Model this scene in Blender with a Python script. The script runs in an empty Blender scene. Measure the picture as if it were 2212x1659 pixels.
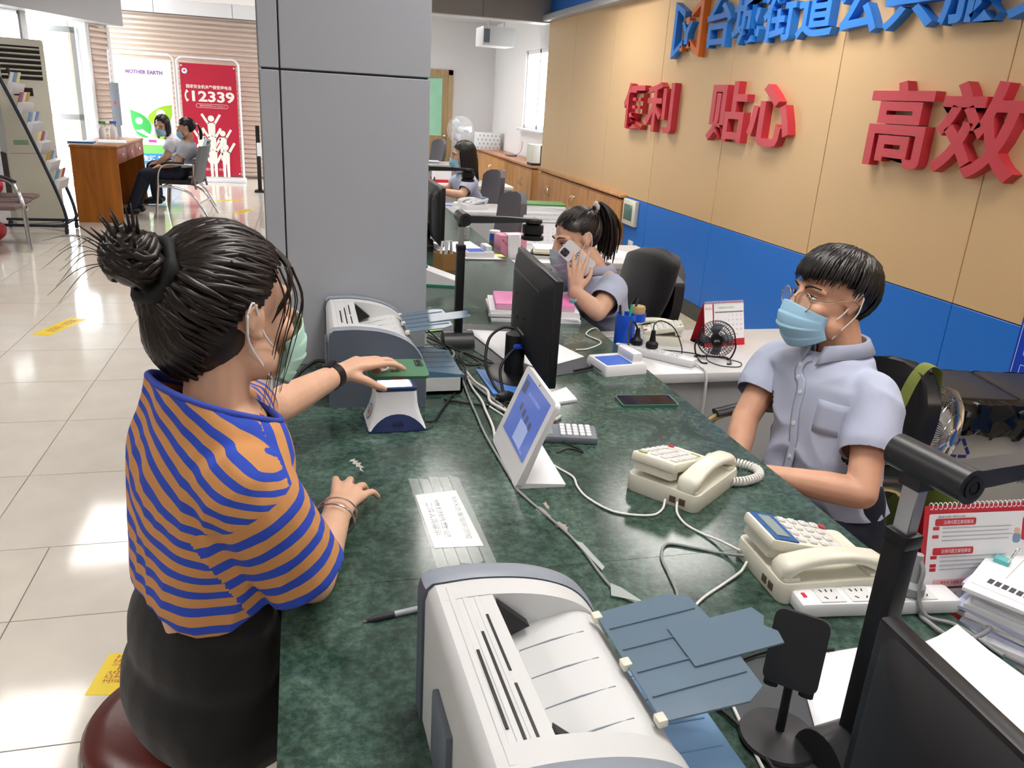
import bpy, bmesh, math, random
import numpy as np
from mathutils import Vector, Matrix, noise
random.seed(7)
SC = bpy.context.scene
COL = SC.collection
R = math.radians

# ---------------------------------------------------------------- camera, world, exposure
cam = bpy.data.cameras.new('camera')
cam.sensor_fit = 'HORIZONTAL'; cam.sensor_width = 36.0
cam.lens = 36.0 * 1717.0 / 2212.0
cam.clip_start = 0.05; cam.clip_end = 200
camo = bpy.data.objects.new('camera', cam); COL.objects.link(camo)
_r = Matrix(((0.96786019, 0.03048937, -0.24963385), (-0.24499693, 0.33839208, -0.90855231), (0.05677293, 0.94051114, 0.33498602)))
# columns of the camera matrix are the camera axes in world space
cm = Matrix(((_r[0][0], _r[0][1], _r[0][2], 0), (_r[1][0], _r[1][1], _r[1][2], 0), (_r[2][0], _r[2][1], _r[2][2], 1.58), (0, 0, 0, 1)))
# the calibration gives the view vector as -Z in camera space
camo.matrix_world = cm
SC.camera = camo

w = bpy.data.worlds.new('sky'); SC.world = w; w.use_nodes = True
nt = w.node_tree; nt.nodes.clear()
_o = nt.nodes.new('ShaderNodeOutputWorld'); _b = nt.nodes.new('ShaderNodeBackground')
_b.inputs[0].default_value = (0.93, 0.97, 1.0, 1); _b.inputs[1].default_value = 16.0
nt.links.new(_b.outputs[0], _o.inputs[0])

vs = SC.view_settings
vs.view_transform = 'Standard'; vs.look = 'None'; vs.gamma = 1.0; vs.use_curve_mapping = False
vs.exposure = 0.0
LAMP = 17.5      # strength of the ceiling light tubes

# ---------------------------------------------------------------- helpers
def lin(h):
    h = h.lstrip('#'); v = [int(h[i:i+2], 16) / 255 for i in (0, 2, 4)]
    return tuple((c / 12.92 if c <= .04045 else ((c + .055) / 1.055) ** 2.4) for c in v) + (1,)

MATS = {}
def mat(name, col='#888888', rough=.5, metal=0.0, emit=0.0, alpha=1.0, trans=0.0, ior=1.45, bump=0.0, bscale=60.0, var=0.0, vscale=8.0, coat=0.0, sheen=0.0, stretch=None, sss=0.0, spec=0.5):
    if name in MATS: return MATS[name]
    m = bpy.data.materials.new(name); m.use_nodes = True
    n = m.node_tree.nodes; l = m.node_tree.links; p = n['Principled BSDF']
    c = lin(col)
    p.inputs['Base Color'].default_value = c
    p.inputs['Roughness'].default_value = rough
    p.inputs['Metallic'].default_value = metal
    p.inputs['IOR'].default_value = ior
    p.inputs['Alpha'].default_value = alpha
    p.inputs['Specular IOR Level'].default_value = spec
    p.inputs['Transmission Weight'].default_value = trans
    p.inputs['Coat Weight'].default_value = coat
    p.inputs['Coat Roughness'].default_value = .1
    if sheen: p.inputs['Sheen Weight'].default_value = sheen
    if sss:
        p.inputs['Subsurface Weight'].default_value = sss
        p.inputs['Subsurface Radius'].default_value = (.012, .005, .003)
        p.inputs['Subsurface Scale'].default_value = 1.0
    if emit:
        p.inputs['Emission Color'].default_value = c; p.inputs['Emission Strength'].default_value = emit
    if bump or var:
        tc = n.new('ShaderNodeTexCoord'); vec = tc.outputs['Object']
        if stretch:
            mp = n.new('ShaderNodeMapping'); mp.inputs['Scale'].default_value = stretch
            l.new(vec, mp.inputs[0]); vec = mp.outputs[0]
    if var:
        t = n.new('ShaderNodeTexNoise'); t.inputs['Scale'].default_value = vscale; t.inputs['Detail'].default_value = 6
        l.new(vec, t.inputs['Vector'])
        r = n.new('ShaderNodeValToRGB')
        r.color_ramp.elements[0].position = .3; r.color_ramp.elements[1].position = .7
        r.color_ramp.elements[0].color = tuple(max(0, x * (1 - var)) for x in c[:3]) + (1,)
        r.color_ramp.elements[1].color = tuple(min(1, x * (1 + var)) for x in c[:3]) + (1,)
        l.new(t.outputs['Fac'], r.inputs[0]); l.new(r.outputs[0], p.inputs['Base Color'])
    if bump:
        t = n.new('ShaderNodeTexNoise'); t.inputs['Scale'].default_value = bscale; t.inputs['Detail'].default_value = 4
        l.new(vec, t.inputs['Vector'])
        b = n.new('ShaderNodeBump'); b.inputs['Strength'].default_value = bump; b.inputs['Distance'].default_value = .002
        l.new(t.outputs['Fac'], b.inputs['Height']); l.new(b.outputs[0], p.inputs['Normal'])
    MATS[name] = m
    return m

def spline(pts, n=10):
    """Catmull-Rom through the points"""
    P = [Vector(p) for p in pts]; P = [P[0] * 2 - P[1]] + P + [P[-1] * 2 - P[-2]]
    out = []
    for i in range(1, len(P) - 2):
        a, b, c, d = P[i-1:i+3]
        for k in range(n):
            t = k / n
            out.append(.5 * ((2*b) + (c-a)*t + (2*a-5*b+4*c-d)*t*t + (3*b-a-3*c+d)*t**3))
    out.append(P[-2]); return out

def lerpn(vals, t):
    """linear interpolation of a list at t in 0..1"""
    x = t * (len(vals) - 1); i = min(int(x), len(vals) - 2); f = x - i
    a, b = vals[i], vals[i+1]
    return tuple(p * (1 - f) + q * f for p, q in zip(a, b)) if isinstance(a, tuple) else a * (1 - f) + b * f

class G:
    def __init__(s, M=None): s.v = []; s.f = []; s.mi = []; s.M = M; s.cur = 0; s.attr = []
    def add(s, vs, fs, M=None):
        o = len(s.v)
        for p in vs:
            p = Vector(p)
            if M is not None: p = M @ p
            if s.M is not None: p = s.M @ p
            s.v.append(p)
        for f in fs: s.f.append([i + o for i in f]); s.mi.append(s.cur)
        return s
    def bm(s, b, M=None):
        b.verts.ensure_lookup_table(); b.verts.index_update()
        s.add([v.co.copy() for v in b.verts], [[v.index for v in f.verts] for f in b.faces], M); b.free(); return s
    def box(s, c, d, rot=None, bev=0, seg=2, M=None):
        X, Y, Z = d[0]/2, d[1]/2, d[2]/2
        T = Matrix.Translation(c)
        if rot: T = T @ Matrix.Rotation(rot[2], 4, 'Z') @ Matrix.Rotation(rot[1], 4, 'Y') @ Matrix.Rotation(rot[0], 4, 'X')
        if M is not None: T = M @ T
        if bev:
            b = bmesh.new(); bmesh.ops.create_cube(b, size=1)
            for v in b.verts: v.co = Vector((v.co.x*d[0], v.co.y*d[1], v.co.z*d[2]))
            bmesh.ops.bevel(b, geom=b.edges[:], offset=min(bev, .49*min(d)), segments=seg, profile=.5, affect='EDGES')
            return s.bm(b, T)
        vs = [(-X,-Y,-Z),(X,-Y,-Z),(X,Y,-Z),(-X,Y,-Z),(-X,-Y,Z),(X,-Y,Z),(X,Y,Z),(-X,Y,Z)]
        return s.add(vs, [(0,3,2,1),(4,5,6,7),(0,1,5,4),(1,2,6,5),(2,3,7,6),(3,0,4,7)], T)
    def bb(s, lo, hi, bev=0, seg=2):
        return s.box([(a+b)/2 for a, b in zip(lo, hi)], [b-a for a, b in zip(lo, hi)], bev=bev, seg=seg)
    def tube(s, pts, r, n=8, closed=False, caps=True, flat=None):
        pts = [Vector(p) for p in pts]; N = len(pts)
        rs = r if isinstance(r, (list, tuple)) else [r] * N
        if len(rs) != N: rs = [lerpn(list(rs), i / (N - 1)) for i in range(N)]
        tang = []
        for i in range(N):
            a = pts[(i-1) % N] if (closed or i > 0) else pts[0]
            b = pts[(i+1) % N] if (closed or i < N-1) else pts[-1]
            d = b - a; tang.append(d.normalized() if d.length > 1e-9 else Vector((0,0,1)))
        t0 = tang[0]; u = t0.orthogonal().normalized()
        if flat is not None:
            u = (Vector(flat) - t0 * t0.dot(Vector(flat))).normalized()
        vs = []; 
        for i in range(N):
            t = tang[i]
            u = (u - t * u.dot(t)); u = u.normalized() if u.length > 1e-6 else t.orthogonal().normalized()
            w = t.cross(u)
            ra = rs[i]; ru, rw = (ra if isinstance(ra, tuple) else (ra, ra))
            for k in range(n):
                a = 2*math.pi*k/n; vs.append(pts[i] + u*math.cos(a)*ru + w*math.sin(a)*rw)
        fs = []
        for i in range(N if closed else N-1):
            j = (i+1) % N
            for k in range(n):
                fs.append((i*n+k, i*n+(k+1) % n, j*n+(k+1) % n, j*n+k))
        if caps and not closed:
            fs.append(tuple(range(n-1, -1, -1))); fs.append(tuple((N-1)*n+k for k in range(n)))
        return s.add(vs, fs)
    def cyl(s, p0, p1, r0, r1=None, n=20, caps=True):
        return s.tube([p0, p1], [r0, r0 if r1 is None else r1], n, caps=caps)
    def limb(s, pts, rs, n=14, sub=4):
        """tapered round-ended limb through points"""
        P = spline(pts, sub) if len(pts) > 2 else [Vector(pts[0]).lerp(Vector(pts[1]), i/sub) for i in range(sub+1)]
        N = len(P); rr = [lerpn(list(rs), i/(N-1)) for i in range(N)]
        d0 = (P[0]-P[1]).normalized(); d1 = (P[-1]-P[-2]).normalized()
        a = [(P[0] + d0*rr[0]*k, rr[0]*math.sqrt(max(0.0004, 1-k*k))) for k in (.98, .8, .45)]
        b = [(P[-1] + d1*rr[-1]*k, rr[-1]*math.sqrt(max(0.0004, 1-k*k))) for k in (.45, .8, .98)]
        return s.tube([p for p, _ in a] + P + [p for p, _ in b], [x for _, x in a] + rr + [x for _, x in b], n)
    def ell(s, c, r, rot=None, nu=20, nv=14, M=None):
        T = Matrix.Translation(c)
        if rot: T = T @ Matrix.Rotation(rot[2], 4, 'Z') @ Matrix.Rotation(rot[1], 4, 'Y') @ Matrix.Rotation(rot[0], 4, 'X')
        if M is not None: T = M @ T
        vs = [(0,0,-r[2])]; fs = []
        for j in range(1, nv):
            ph = -math.pi/2 + math.pi*j/nv
            for i in range(nu):
                a = 2*math.pi*i/nu; vs.append((r[0]*math.cos(ph)*math.cos(a), r[1]*math.cos(ph)*math.sin(a), r[2]*math.sin(ph)))
        vs.append((0,0,r[2])); top = len(vs)-1
        for i in range(nu):
            fs.append((0, 1+(i+1) % nu, 1+i)); fs.append((top, top-nu+i, top-nu+(i+1) % nu))
        for j in range(nv-2):
            for i in range(nu):
                a = 1+j*nu; fs.append((a+i, a+(i+1) % nu, a+nu+(i+1) % nu, a+nu+i))
        return s.add(vs, fs, T)
    def lathe(s, prof, n=24, M=None, cap=True):
        vs = []; fs = []
        for r, z in prof:
            for k in range(n):
                a = 2*math.pi*k/n; vs.append((r*math.cos(a), r*math.sin(a), z))
        for i in range(len(prof)-1):
            for k in range(n): fs.append((i*n+k, i*n+(k+1) % n, (i+1)*n+(k+1) % n, (i+1)*n+k))
        if cap:
            fs.append(tuple(range(n-1, -1, -1))); fs.append(tuple((len(prof)-1)*n+k for k in range(n)))
        return s.add(vs, fs, M)
    def prism(s, poly, z0, z1, M=None):
        n = len(poly)
        vs = [(x, y, z0) for x, y in poly] + [(x, y, z1) for x, y in poly]
        fs = [tuple(range(n-1, -1, -1)), tuple(range(n, 2*n))] + [(i, (i+1) % n, n+(i+1) % n, n+i) for i in range(n)]
        return s.add(vs, fs, M)
    def loft(s, rings, cap0=False, cap1=False, closed=True):
        n = len(rings[0]); vs = [p for r in rings for p in r]; fs = []
        for i in range(len(rings)-1):
            for k in range(n if closed else n-1):
                fs.append((i*n+k, i*n+(k+1) % n, (i+1)*n+(k+1) % n, (i+1)*n+k))
        if cap0: fs.append(tuple(range(n-1, -1, -1)))
        if cap1: fs.append(tuple((len(rings)-1)*n+k for k in range(n)))
        return s.add(vs, fs)
    def mesh(s, name='m'):
        me = bpy.data.meshes.new(name); me.from_pydata([tuple(v) for v in s.v], [], s.f); me.update()
        return me
    def build(s, name, mats, parent=None, smooth=40, label=None, cat=None, group=None, kind=None, origin=None, solid=0, loc=None):
        if origin is not None:
            o = Vector(origin); s.v = [v - o for v in s.v]
        me = s.mesh(name)
        bmx = bmesh.new(); bmx.from_mesh(me); bmesh.ops.recalc_face_normals(bmx, faces=bmx.faces[:]) if not getattr(s, 'keep', False) else None
        bmx.to_mesh(me); bmx.free()
        ob = link(name, me, mats, parent, smooth, label, cat, group, kind)
        if len(MATLIST(mats)) > 1: me.polygons.foreach_set('material_index', s.mi)
        if origin is not None: ob.location = origin
        if solid:
            md = ob.modifiers.new('solid', 'SOLIDIFY'); md.thickness = solid; md.offset = 0
        return ob

def MATLIST(m): return m if isinstance(m, (list, tuple)) else [m]
def link(name, me, mats, parent=None, smooth=40, label=None, cat=None, group=None, kind=None):
    ob = bpy.data.objects.new(name, me); COL.objects.link(ob)
    for m in MATLIST(mats):
        if m is not None: me.materials.append(m)
    if smooth:
        me.polygons.foreach_set('use_smooth', [True] * len(me.polygons))
        if smooth < 180: me.set_sharp_from_angle(angle=R(smooth))
    if parent is not None: ob.parent = parent
    tag(ob, label, cat, group, kind)
    return ob
def tag(ob, label=None, cat=None, group=None, kind=None):
    if label: ob['label'] = label
    if cat: ob['category'] = cat
    if group: ob['group'] = group
    if kind: ob['kind'] = kind
    return ob
def thing(name, label, cat, loc=(0,0,0), rz=0, group=None):
    o = bpy.data.objects.new(name, None); COL.objects.link(o)
    o.empty_display_size = .05; o.location = loc; o.rotation_euler = (0, 0, rz)
    return tag(o, label, cat, group)
def dup(root, loc, rz=None, label=None, group=None):
    r = root.copy(); COL.objects.link(r); r.location = loc
    if rz is not None: r.rotation_euler = (0, 0, rz)
    if label: r['label'] = label
    if group: r['group'] = group
    for ch in list(root.children):
        c = ch.copy(); COL.objects.link(c); c.parent = r
        for g in list(ch.children):
            d = g.copy(); COL.objects.link(d); d.parent = c
    return r
def frame(o, x, z):
    """matrix with local x along x, local z along z, at o"""
    z = Vector(z).normalized(); x = Vector(x); x = (x - z * x.dot(z)).normalized(); y = z.cross(x)
    m = Matrix((x, y, z)).transposed().to_4x4(); m.translation = o
    return m
def text(name, body, size, m, M, parent=None, extrude=0.0, bold=0.0, align='CENTER', label=None, cat=None, group=None, fit=None, bevel=0.0, origin=None):
    """lettering lying in the local xy plane of M; fit = (width, height) it is stretched to"""
    c = bpy.data.curves.new('t', 'FONT'); c.body = body; c.size = size; c.extrude = extrude; c.offset = bold
    c.align_x = align; c.align_y = 'CENTER'; c.resolution_u = 3
    o = bpy.data.objects.new('t', c)
    me = o.to_mesh().copy(); o.to_mesh_clear(); bpy.data.objects.remove(o); bpy.data.curves.remove(c)
    co = np.array([v.co[:] for v in me.vertices])
    if len(co) and fit:
        lo = co.min(0); hi = co.max(0)
        for a in (0, 1):
            if fit[a]: co[:, a] = (co[:, a] - (lo[a]+hi[a])/2) * fit[a] / max(1e-6, hi[a]-lo[a])
    me.vertices.foreach_set('co', co.ravel()) if len(co) else None
    me.transform(M)
    me.materials.clear()
    if origin is not None: me.transform(Matrix.Translation(-Vector(origin)))
    ob = link(name, me, m, parent, 30, label, cat, group)
    if origin is not None: ob.location = origin
    return ob
def rpoly(w, h, r, n=4, cx=0, cy=0):
    """rounded rectangle polygon"""
    out = []
    for sx, sy, a0 in ((1,1,0),(-1,1,90),(-1,-1,180),(1,-1,270)):
        for k in range(n+1):
            a = R(a0 + 90*k/n); out.append((cx+sx*(w/2-r)+r*math.cos(a), cy+sy*(h/2-r)+r*math.sin(a)))
    return out
def wobble(p, s, amp, seed=0.0):
    v = noise.noise_vector(Vector(p) * s + Vector((seed, seed*1.7, -seed)))
    return Vector(p) + v * amp
# ---------------------------------------------------------------- surfaces
def nodes_of(m): return m.node_tree.nodes, m.node_tree.links, m.node_tree.nodes['Principled BSDF']
def marble():
    m = mat('green_marble', '#3c5c4e', .16); n, l, p = nodes_of(m)
    tc = n.new('ShaderNodeTexCoord')
    a = n.new('ShaderNodeTexNoise'); a.inputs['Scale'].default_value = 5.5; a.inputs['Detail'].default_value = 9; a.inputs['Roughness'].default_value = .72; a.inputs['Distortion'].default_value = 1.2
    l.new(tc.outputs['Object'], a.inputs['Vector'])
    r = n.new('ShaderNodeValToRGB'); e = r.color_ramp.elements
    e[0].position = .30; e[0].color = lin('#24382f'); e[1].position = .78; e[1].color = lin('#74897f')
    x = e.new(.45); x.color = lin('#384f46'); x = e.new(.58); x.color = lin('#486056')
    l.new(a.outputs['Fac'], r.inputs[0])
    f = n.new('ShaderNodeTexNoise'); f.inputs['Scale'].default_value = 60; f.inputs['Detail'].default_value = 4; f.inputs['Roughness'].default_value = .7
    l.new(tc.outputs['Object'], f.inputs['Vector'])
    r2 = n.new('ShaderNodeValToRGB'); r2.color_ramp.elements[0].position = .42; r2.color_ramp.elements[0].color = (.45, .5, .47, 1); r2.color_ramp.elements[1].position = .62; r2.color_ramp.elements[1].color = (1.25, 1.25, 1.25, 1)
    l.new(f.outputs['Fac'], r2.inputs[0])
    mx = n.new('ShaderNodeMix'); mx.data_type = 'RGBA'; mx.blend_type = 'MULTIPLY'; mx.inputs[0].default_value = .8
    l.new(r.outputs[0], mx.inputs[6]); l.new(r2.outputs[0], mx.inputs[7])
    # thin pale veins
    mp = n.new('ShaderNodeMapping'); mp.inputs['Scale'].default_value = (1.2, 3.2, 1); mp.inputs['Rotation'].default_value = (0, 0, .35)
    l.new(tc.outputs['Object'], mp.inputs[0])
    v = n.new('ShaderNodeTexNoise'); v.inputs['Scale'].default_value = 3.4; v.inputs['Detail'].default_value = 8; v.inputs['Distortion'].default_value = 2.2; v.inputs['Roughness'].default_value = .65
    l.new(mp.outputs[0], v.inputs['Vector'])
    r3 = n.new('ShaderNodeValToRGB'); e = r3.color_ramp.elements; e[0].position = .697; e[0].color = (0,0,0,1); e[1].position = .735; e[1].color = (.55,.55,.55,1)
    l.new(v.outputs['Fac'], r3.inputs[0])
    m2 = n.new('ShaderNodeMix'); m2.data_type = 'RGBA'
    l.new(r3.outputs[0], m2.inputs[0]); l.new(mx.outputs[2], m2.inputs[6]); m2.inputs[7].default_value = lin('#b9c9c2')
    l.new(m2.outputs[2], p.inputs['Base Color'])
    r4 = n.new('ShaderNodeMapRange'); r4.inputs[3].default_value = .1; r4.inputs[4].default_value = .24
    l.new(a.outputs['Fac'], r4.inputs[0]); l.new(r4.outputs[0], p.inputs['Roughness'])
    return m
def wood(name, c1, c2, scale=(14, 14, 1.2), rough=.35):
    m = mat(name, c1, rough); n, l, p = nodes_of(m)
    tc = n.new('ShaderNodeTexCoord'); mp = n.new('ShaderNodeMapping'); mp.inputs['Scale'].default_value = scale
    l.new(tc.outputs['Object'], mp.inputs[0])
    a = n.new('ShaderNodeTexNoise'); a.inputs['Scale'].default_value = 2.0; a.inputs['Detail'].default_value = 6; a.inputs['Distortion'].default_value = .8
    l.new(mp.outputs[0], a.inputs['Vector'])
    r = n.new('ShaderNodeValToRGB'); r.color_ramp.elements[0].position = .3; r.color_ramp.elements[0].color = lin(c2); r.color_ramp.elements[1].position = .68; r.color_ramp.elements[1].color = lin(c1)
    l.new(a.outputs['Fac'], r.inputs[0]); l.new(r.outputs[0], p.inputs['Base Color'])
    return m
MARBLE = marble()
TILE = mat('porcelain_tile', '#dad4ca', .09, var=.05, vscale=3)
TILE2 = mat('beige_stone_tile', '#c9c1aa', .14, var=.12, vscale=9)
GROUT = mat('tile_joint', '#8f897f', .8)
TAN = mat('tan_wall_panel', '#d2b184', .42, bump=.08, bscale=300)
BLUE = mat('blue_wall_panel', '#1b72d4', .38)
WHITE = mat('white_wall_paint', '#e4e2e2', .7)
CREAM = mat('pale_wall_paint', '#d8d5d2', .7)
GREYP = mat('grey_cladding_panel', '#a2a6ad', .33, var=.02, vscale=2)
GREYD = mat('dark_joint', '#4c5057', .7)
SOFFIT = mat('grey_soffit_panel', '#a3a3a6', .5)
BASEB = mat('dark_baseboard', '#4b4a48', .5)
ALU = mat('aluminium', '#c4c6c8', .3, metal=.9)
CORNICE = mat('pale_cornice', '#bcc0c6', .35)
WOODC = wood('cabinet_wood', '#cf9a63', '#b07a44', (9, 9, .8))
WOODD = wood('desk_wood', '#b06a22', '#8a4d12', (5, 5, .6))
CHROME = mat('chrome', '#d8d8da', .14, metal=1)
BLACK = mat('black_plastic', '#141417', .42)
BLACKM = mat('black_matte_plastic', '#1c1c1f', .6, bump=.1, bscale=400)
RUBBER = mat('black_rubber', '#18181a', .7)
WHITEP = mat('white_plastic', '#e6e7ea', .3)
IVORY = mat('ivory_plastic', '#dcdacb', .32)
GREYPL = mat('grey_plastic', '#70757f', .45)
LGREY = mat('light_grey_laminate', '#b9bbbf', .4)
LTOP = mat('pale_grey_laminate_top', '#d6d7d9', .25)
PAPER = mat('white_paper', '#eceef2', .6)
GLASS = mat('clear_glass', '#f2f6f6', .02, trans=1.0, ior=1.02, spec=.3)

def struct(g, name, m, **k): return g.build(name, m, kind='structure', **k)

# ---------------------------------------------------------------- floor
g = G(); g.bb((-6, -3, -.12), (3.6, 16, -.006))
floor = struct(g, 'floor', GROUT, smooth=0, label='glossy pale tiled floor of the service hall')
tile_me = G().bb((-.5, -.5, -.012), (.5, .5, 0)).mesh('tile')
tile_me.materials.append(TILE)
tile2_me = tile_me.copy(); tile2_me.materials.clear(); tile2_me.materials.append(TILE2)
def tile(x0, x1, y0, y1, me):
    o = bpy.data.objects.new('tile', me); COL.objects.link(o); o.parent = floor
    o.location = ((x0+x1)/2, (y0+y1)/2, 0); o.scale = (x1-x0-.004, y1-y0-.004, 1)
yj = [.55, 1.17, 1.78, 2.33, 2.765, 3.365, 3.97, 4.55, 5.13, 5.71, 6.29] + [6.29 + .6*k for k in range(1, 16)]
for a, b in zip(yj[:-1], yj[1:]):
    x0 = -.90 if b < 2.9 else -1.13
    lo = -2.6 if b < 3.5 else (-3.4 if b < 8 else -4.2)
    x = x0 + 1.2
    while x > lo:
        if x - .6 < .02: tile(x-.6, x, a, min(b, 15.6), tile_me)
        x -= .6
for k in range(11):
    for i in range(4): tile(1.0 + i*.55, 1.0 + (i+1)*.55, 1.2 + k*.6, 1.8 + k*.6, tile2_me)

# ---------------------------------------------------------------- right wall: blue dado, tan panels above
WX = 3.05
g = G(); g.bb((WX, -3, 0), (WX+.2, 7.3, 2.8)); g.bb((WX, 7.3, .8), (WX+.2, 10.3, 2.8)); g.bb((WX, 10.21, 0), (WX+.2, 10.3, .8)); g.bb((WX+.34, 7.3, 0), (WX+.4, 10.21, .8)); g.bb((WX+.2, 7.24, 0), (WX+.4, 7.3, .8)); g.bb((WX+.2, 7.3, .8), (WX+.4, 10.21, .86))
wr = struct(g, 'wall_right', GREYD, smooth=0, label='right wall clad in tan panels over a blue dado')
ys = [-3, -.55, .67, 1.89, 3.11, 4.33, 5.59, 6.8, 8.02, 9.24, 10.3]
for a, b in zip(ys[:-1], ys[1:]):
    G().bb((WX-.012, a+.0025, .78), (WX+.004, b-.0025, 2.9), bev=.002, seg=1).build('panel', TAN, wr, 30)
    if a < 7.3: G().bb((WX-.012, a+.0015, .122), (WX+.004, min(b, 7.298)-.0015, .775), bev=.002, seg=1).build('panel', BLUE, wr, 30)
G().bb((WX-.012, 10.212, .0), (WX+.004, 10.3, .775), bev=.002, seg=1).build('panel', BLUE, wr, 30)
g = G(); g.bb((WX-.02, -3, 0), (WX, 7.3, .12)); struct(g, 'baseboard_right', BASEB, smooth=0, label='dark baseboard along the blue right wall')
g = G(); g.bb((WX-.115, -3, 2.52), (WX-.012, 10.3, 2.59), bev=.006); struct(g, 'trim_1', CORNICE, label='pale cornice box along the top of the tan wall')
g = G(); g.bb((WX-.02, -3, 2.59), (WX-.012, 10.3, 2.8)); struct(g, 'trim_2', BLUE, smooth=0, label='blue strip above the pale cornice')

# ---------------------------------------------------------------- far office end
g = G(); g.bb((.2, 14.6, 0), (3.5, 14.8, 2.8)); struct(g, 'wall_back', WHITE, smooth=0, label='white far wall of the office with a door')
# side wall behind the far cabinets, with a window opening (y 11.7-12.7, z 1.15-2.5)
SX = 3.36
g = G(); g.bb((SX, 10.3, 0), (SX+.2, 14.6, 1.2)); g.bb((SX, 10.3, 2.3), (SX+.2, 14.6, 2.8)); g.bb((SX, 10.3, 1.2), (SX+.2, 11.2, 2.3)); g.bb((SX, 12.55, 1.2), (SX+.2, 14.6, 2.3))
struct(g, 'wall_far_right', WHITE, smooth=0, label='white side wall with a sliding window above the far cabinets')
wn = thing('window_1', 'white framed sliding window in the far white wall', None, (SX, 11.875, 1.75)); wn['kind'] = 'structure'
g = G()
for y in (-.675, -.02, .675): g.box((.06, y, 0), (.06, .05, 1.1))
for z in (-.525, .525): g.box((.06, 0, z), (.06, 1.35, .05))
g.build('window_frame', WHITEP, wn, 0)
for y in (-.345, .33): G().box((.06, y, 0), (.006, .6, 1.0)).build('pane', GLASS, wn, 0)
G().box((-.02, 0, -.57), (.12, 1.45, .03), bev=.005).build('window_sill', WHITEP, wn)
# grey down-stand beam that closes the hall ceiling
bm_ = struct(G().bb((.3, 10.3, 2.56), (3.36, 10.45, 2.8)), 'trim_3', GREYD, smooth=0, label='grey panelled down-stand beam above the office')
for a, b in ((.3, 1.0), (1.0, 2.19), (2.19, 3.05)): G().bb((a+.002, 10.285, 2.515), (b-.002, 10.30, 2.8)).build('panel', SOFFIT, bm_, 0)
G().bb((.3, 10.285, 2.505), (3.05, 10.6, 2.515)).build('panel', WHITEP, bm_, 0)
# office door in the far wall
d = thing('door_1', 'wooden office door with a large green glass pane', None, (2.15, 14.6, 0)); d['kind'] = 'structure'
WD = wood('door_wood', '#b09468', '#94784f', (12, 12, .7))
g = G()
for x in (-.42, .42): g.bb((x-.04, -.07, 0), (x+.04, .0, 2.02))
g.bb((-.46, -.07, 1.94), (.46, 0, 2.02)); g.build('door_frame', WD, d, 0)
g = G(); g.bb((-.38, -.05, .01), (.38, -.01, .93)); g.bb((-.38, -.05, 1.88), (.38, -.01, 1.94)); g.bb((-.38, -.05, .93), (-.28, -.01, 1.88)); g.bb((.28, -.05, .93), (.38, -.01, 1.88)); g.build('door_leaf', WD, d, 0)
G().bb((-.28, -.036, .93), (.28, -.026, 1.88)).build('pane', mat('green_tinted_glass', '#9fd6b8', .08, var=.12, vscale=3), d, 0)
g = G(); g.ell((.33, -.085, .93), (.03, .03, .03)); g.cyl((.33, -.05, .93), (.33, -.085, .93), .012); g.build('door_knob', CHROME, d)

# ---------------------------------------------------------------- cladded column standing in the counter
cl = struct(G().bb((-.092, 2.36, 0), (.352, 2.84, 2.8)), 'column', GREYD, smooth=0, label='square column clad in grey panels rising through the counter')
for (x0, x1) in ((-.097, -.047), (-.043, .358)):
    for (z0, z1) in ((.0, .747), (.751, 1.622), (1.627, 2.8)):
        G().bb((x0, 2.35, z0), (x1, 2.362, z1), bev=.002, seg=1).build('panel', GREYP, cl, 30)
for x0, x1 in ((-.1, -.09), (.35, .36)):
    for (z0, z1) in ((.0, .747), (.751, 1.622), (1.627, 2.8)): G().bb((x0, 2.363, z0), (x1, 2.84, z1)).build('panel', GREYP, cl, 0)

# ---------------------------------------------------------------- hall end: roller shutter
sh = struct(G().bb((-3.6, 15.44, 0), (.3, 15.6, 2.8)), 'wall_shutter', mat('shutter_backing', '#a08c7a', .6), smooth=0, label='closed roller shutter of ribbed metal slats at the hall end')
SHM = mat('shutter_metal', '#d6c6ba', .3, metal=.45)
prof = [(0, 0), (.026, .018), (.03, .05), (.014, .066), (.006, .08)]
g = G(); n = len(prof)
vs = [(-1.75, 0-p[0], p[1]) for p in prof] + [(1.75, 0-p[0], p[1]) for p in prof]
g.add(vs, [(i, i+1, n+i+1, n+i) for i in range(n-1)]); slat = g.mesh('slat'); slat.materials.append(SHM)
for k in range(33):
    o = bpy.data.objects.new('slat', slat); COL.objects.link(o); o.parent = sh; o.location = (-1.5, 15.44, .02 + .08*k)
# beam above the shutter and the ceiling
b2 = struct(G().bb((-5, 15.0, 2.6), (.3, 15.44, 2.8)), 'trim_4', GREYD, smooth=0, label='white panelled beam above the roller shutter')
for a, b in ((-3.4, -2.2), (-2.2, -1.0), (-1.0, .3)): G().bb((a+.004, 14.985, 2.59), (b-.004, 15.0, 2.8)).build('panel', WHITEP, b2, 0)
struct(G().bb((-6, -3, 2.8), (3.6, 16, 2.9)), 'ceiling', mat('ceiling_white', '#d8d8da', .8), smooth=0, label='white ceiling of the hall')

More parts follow.
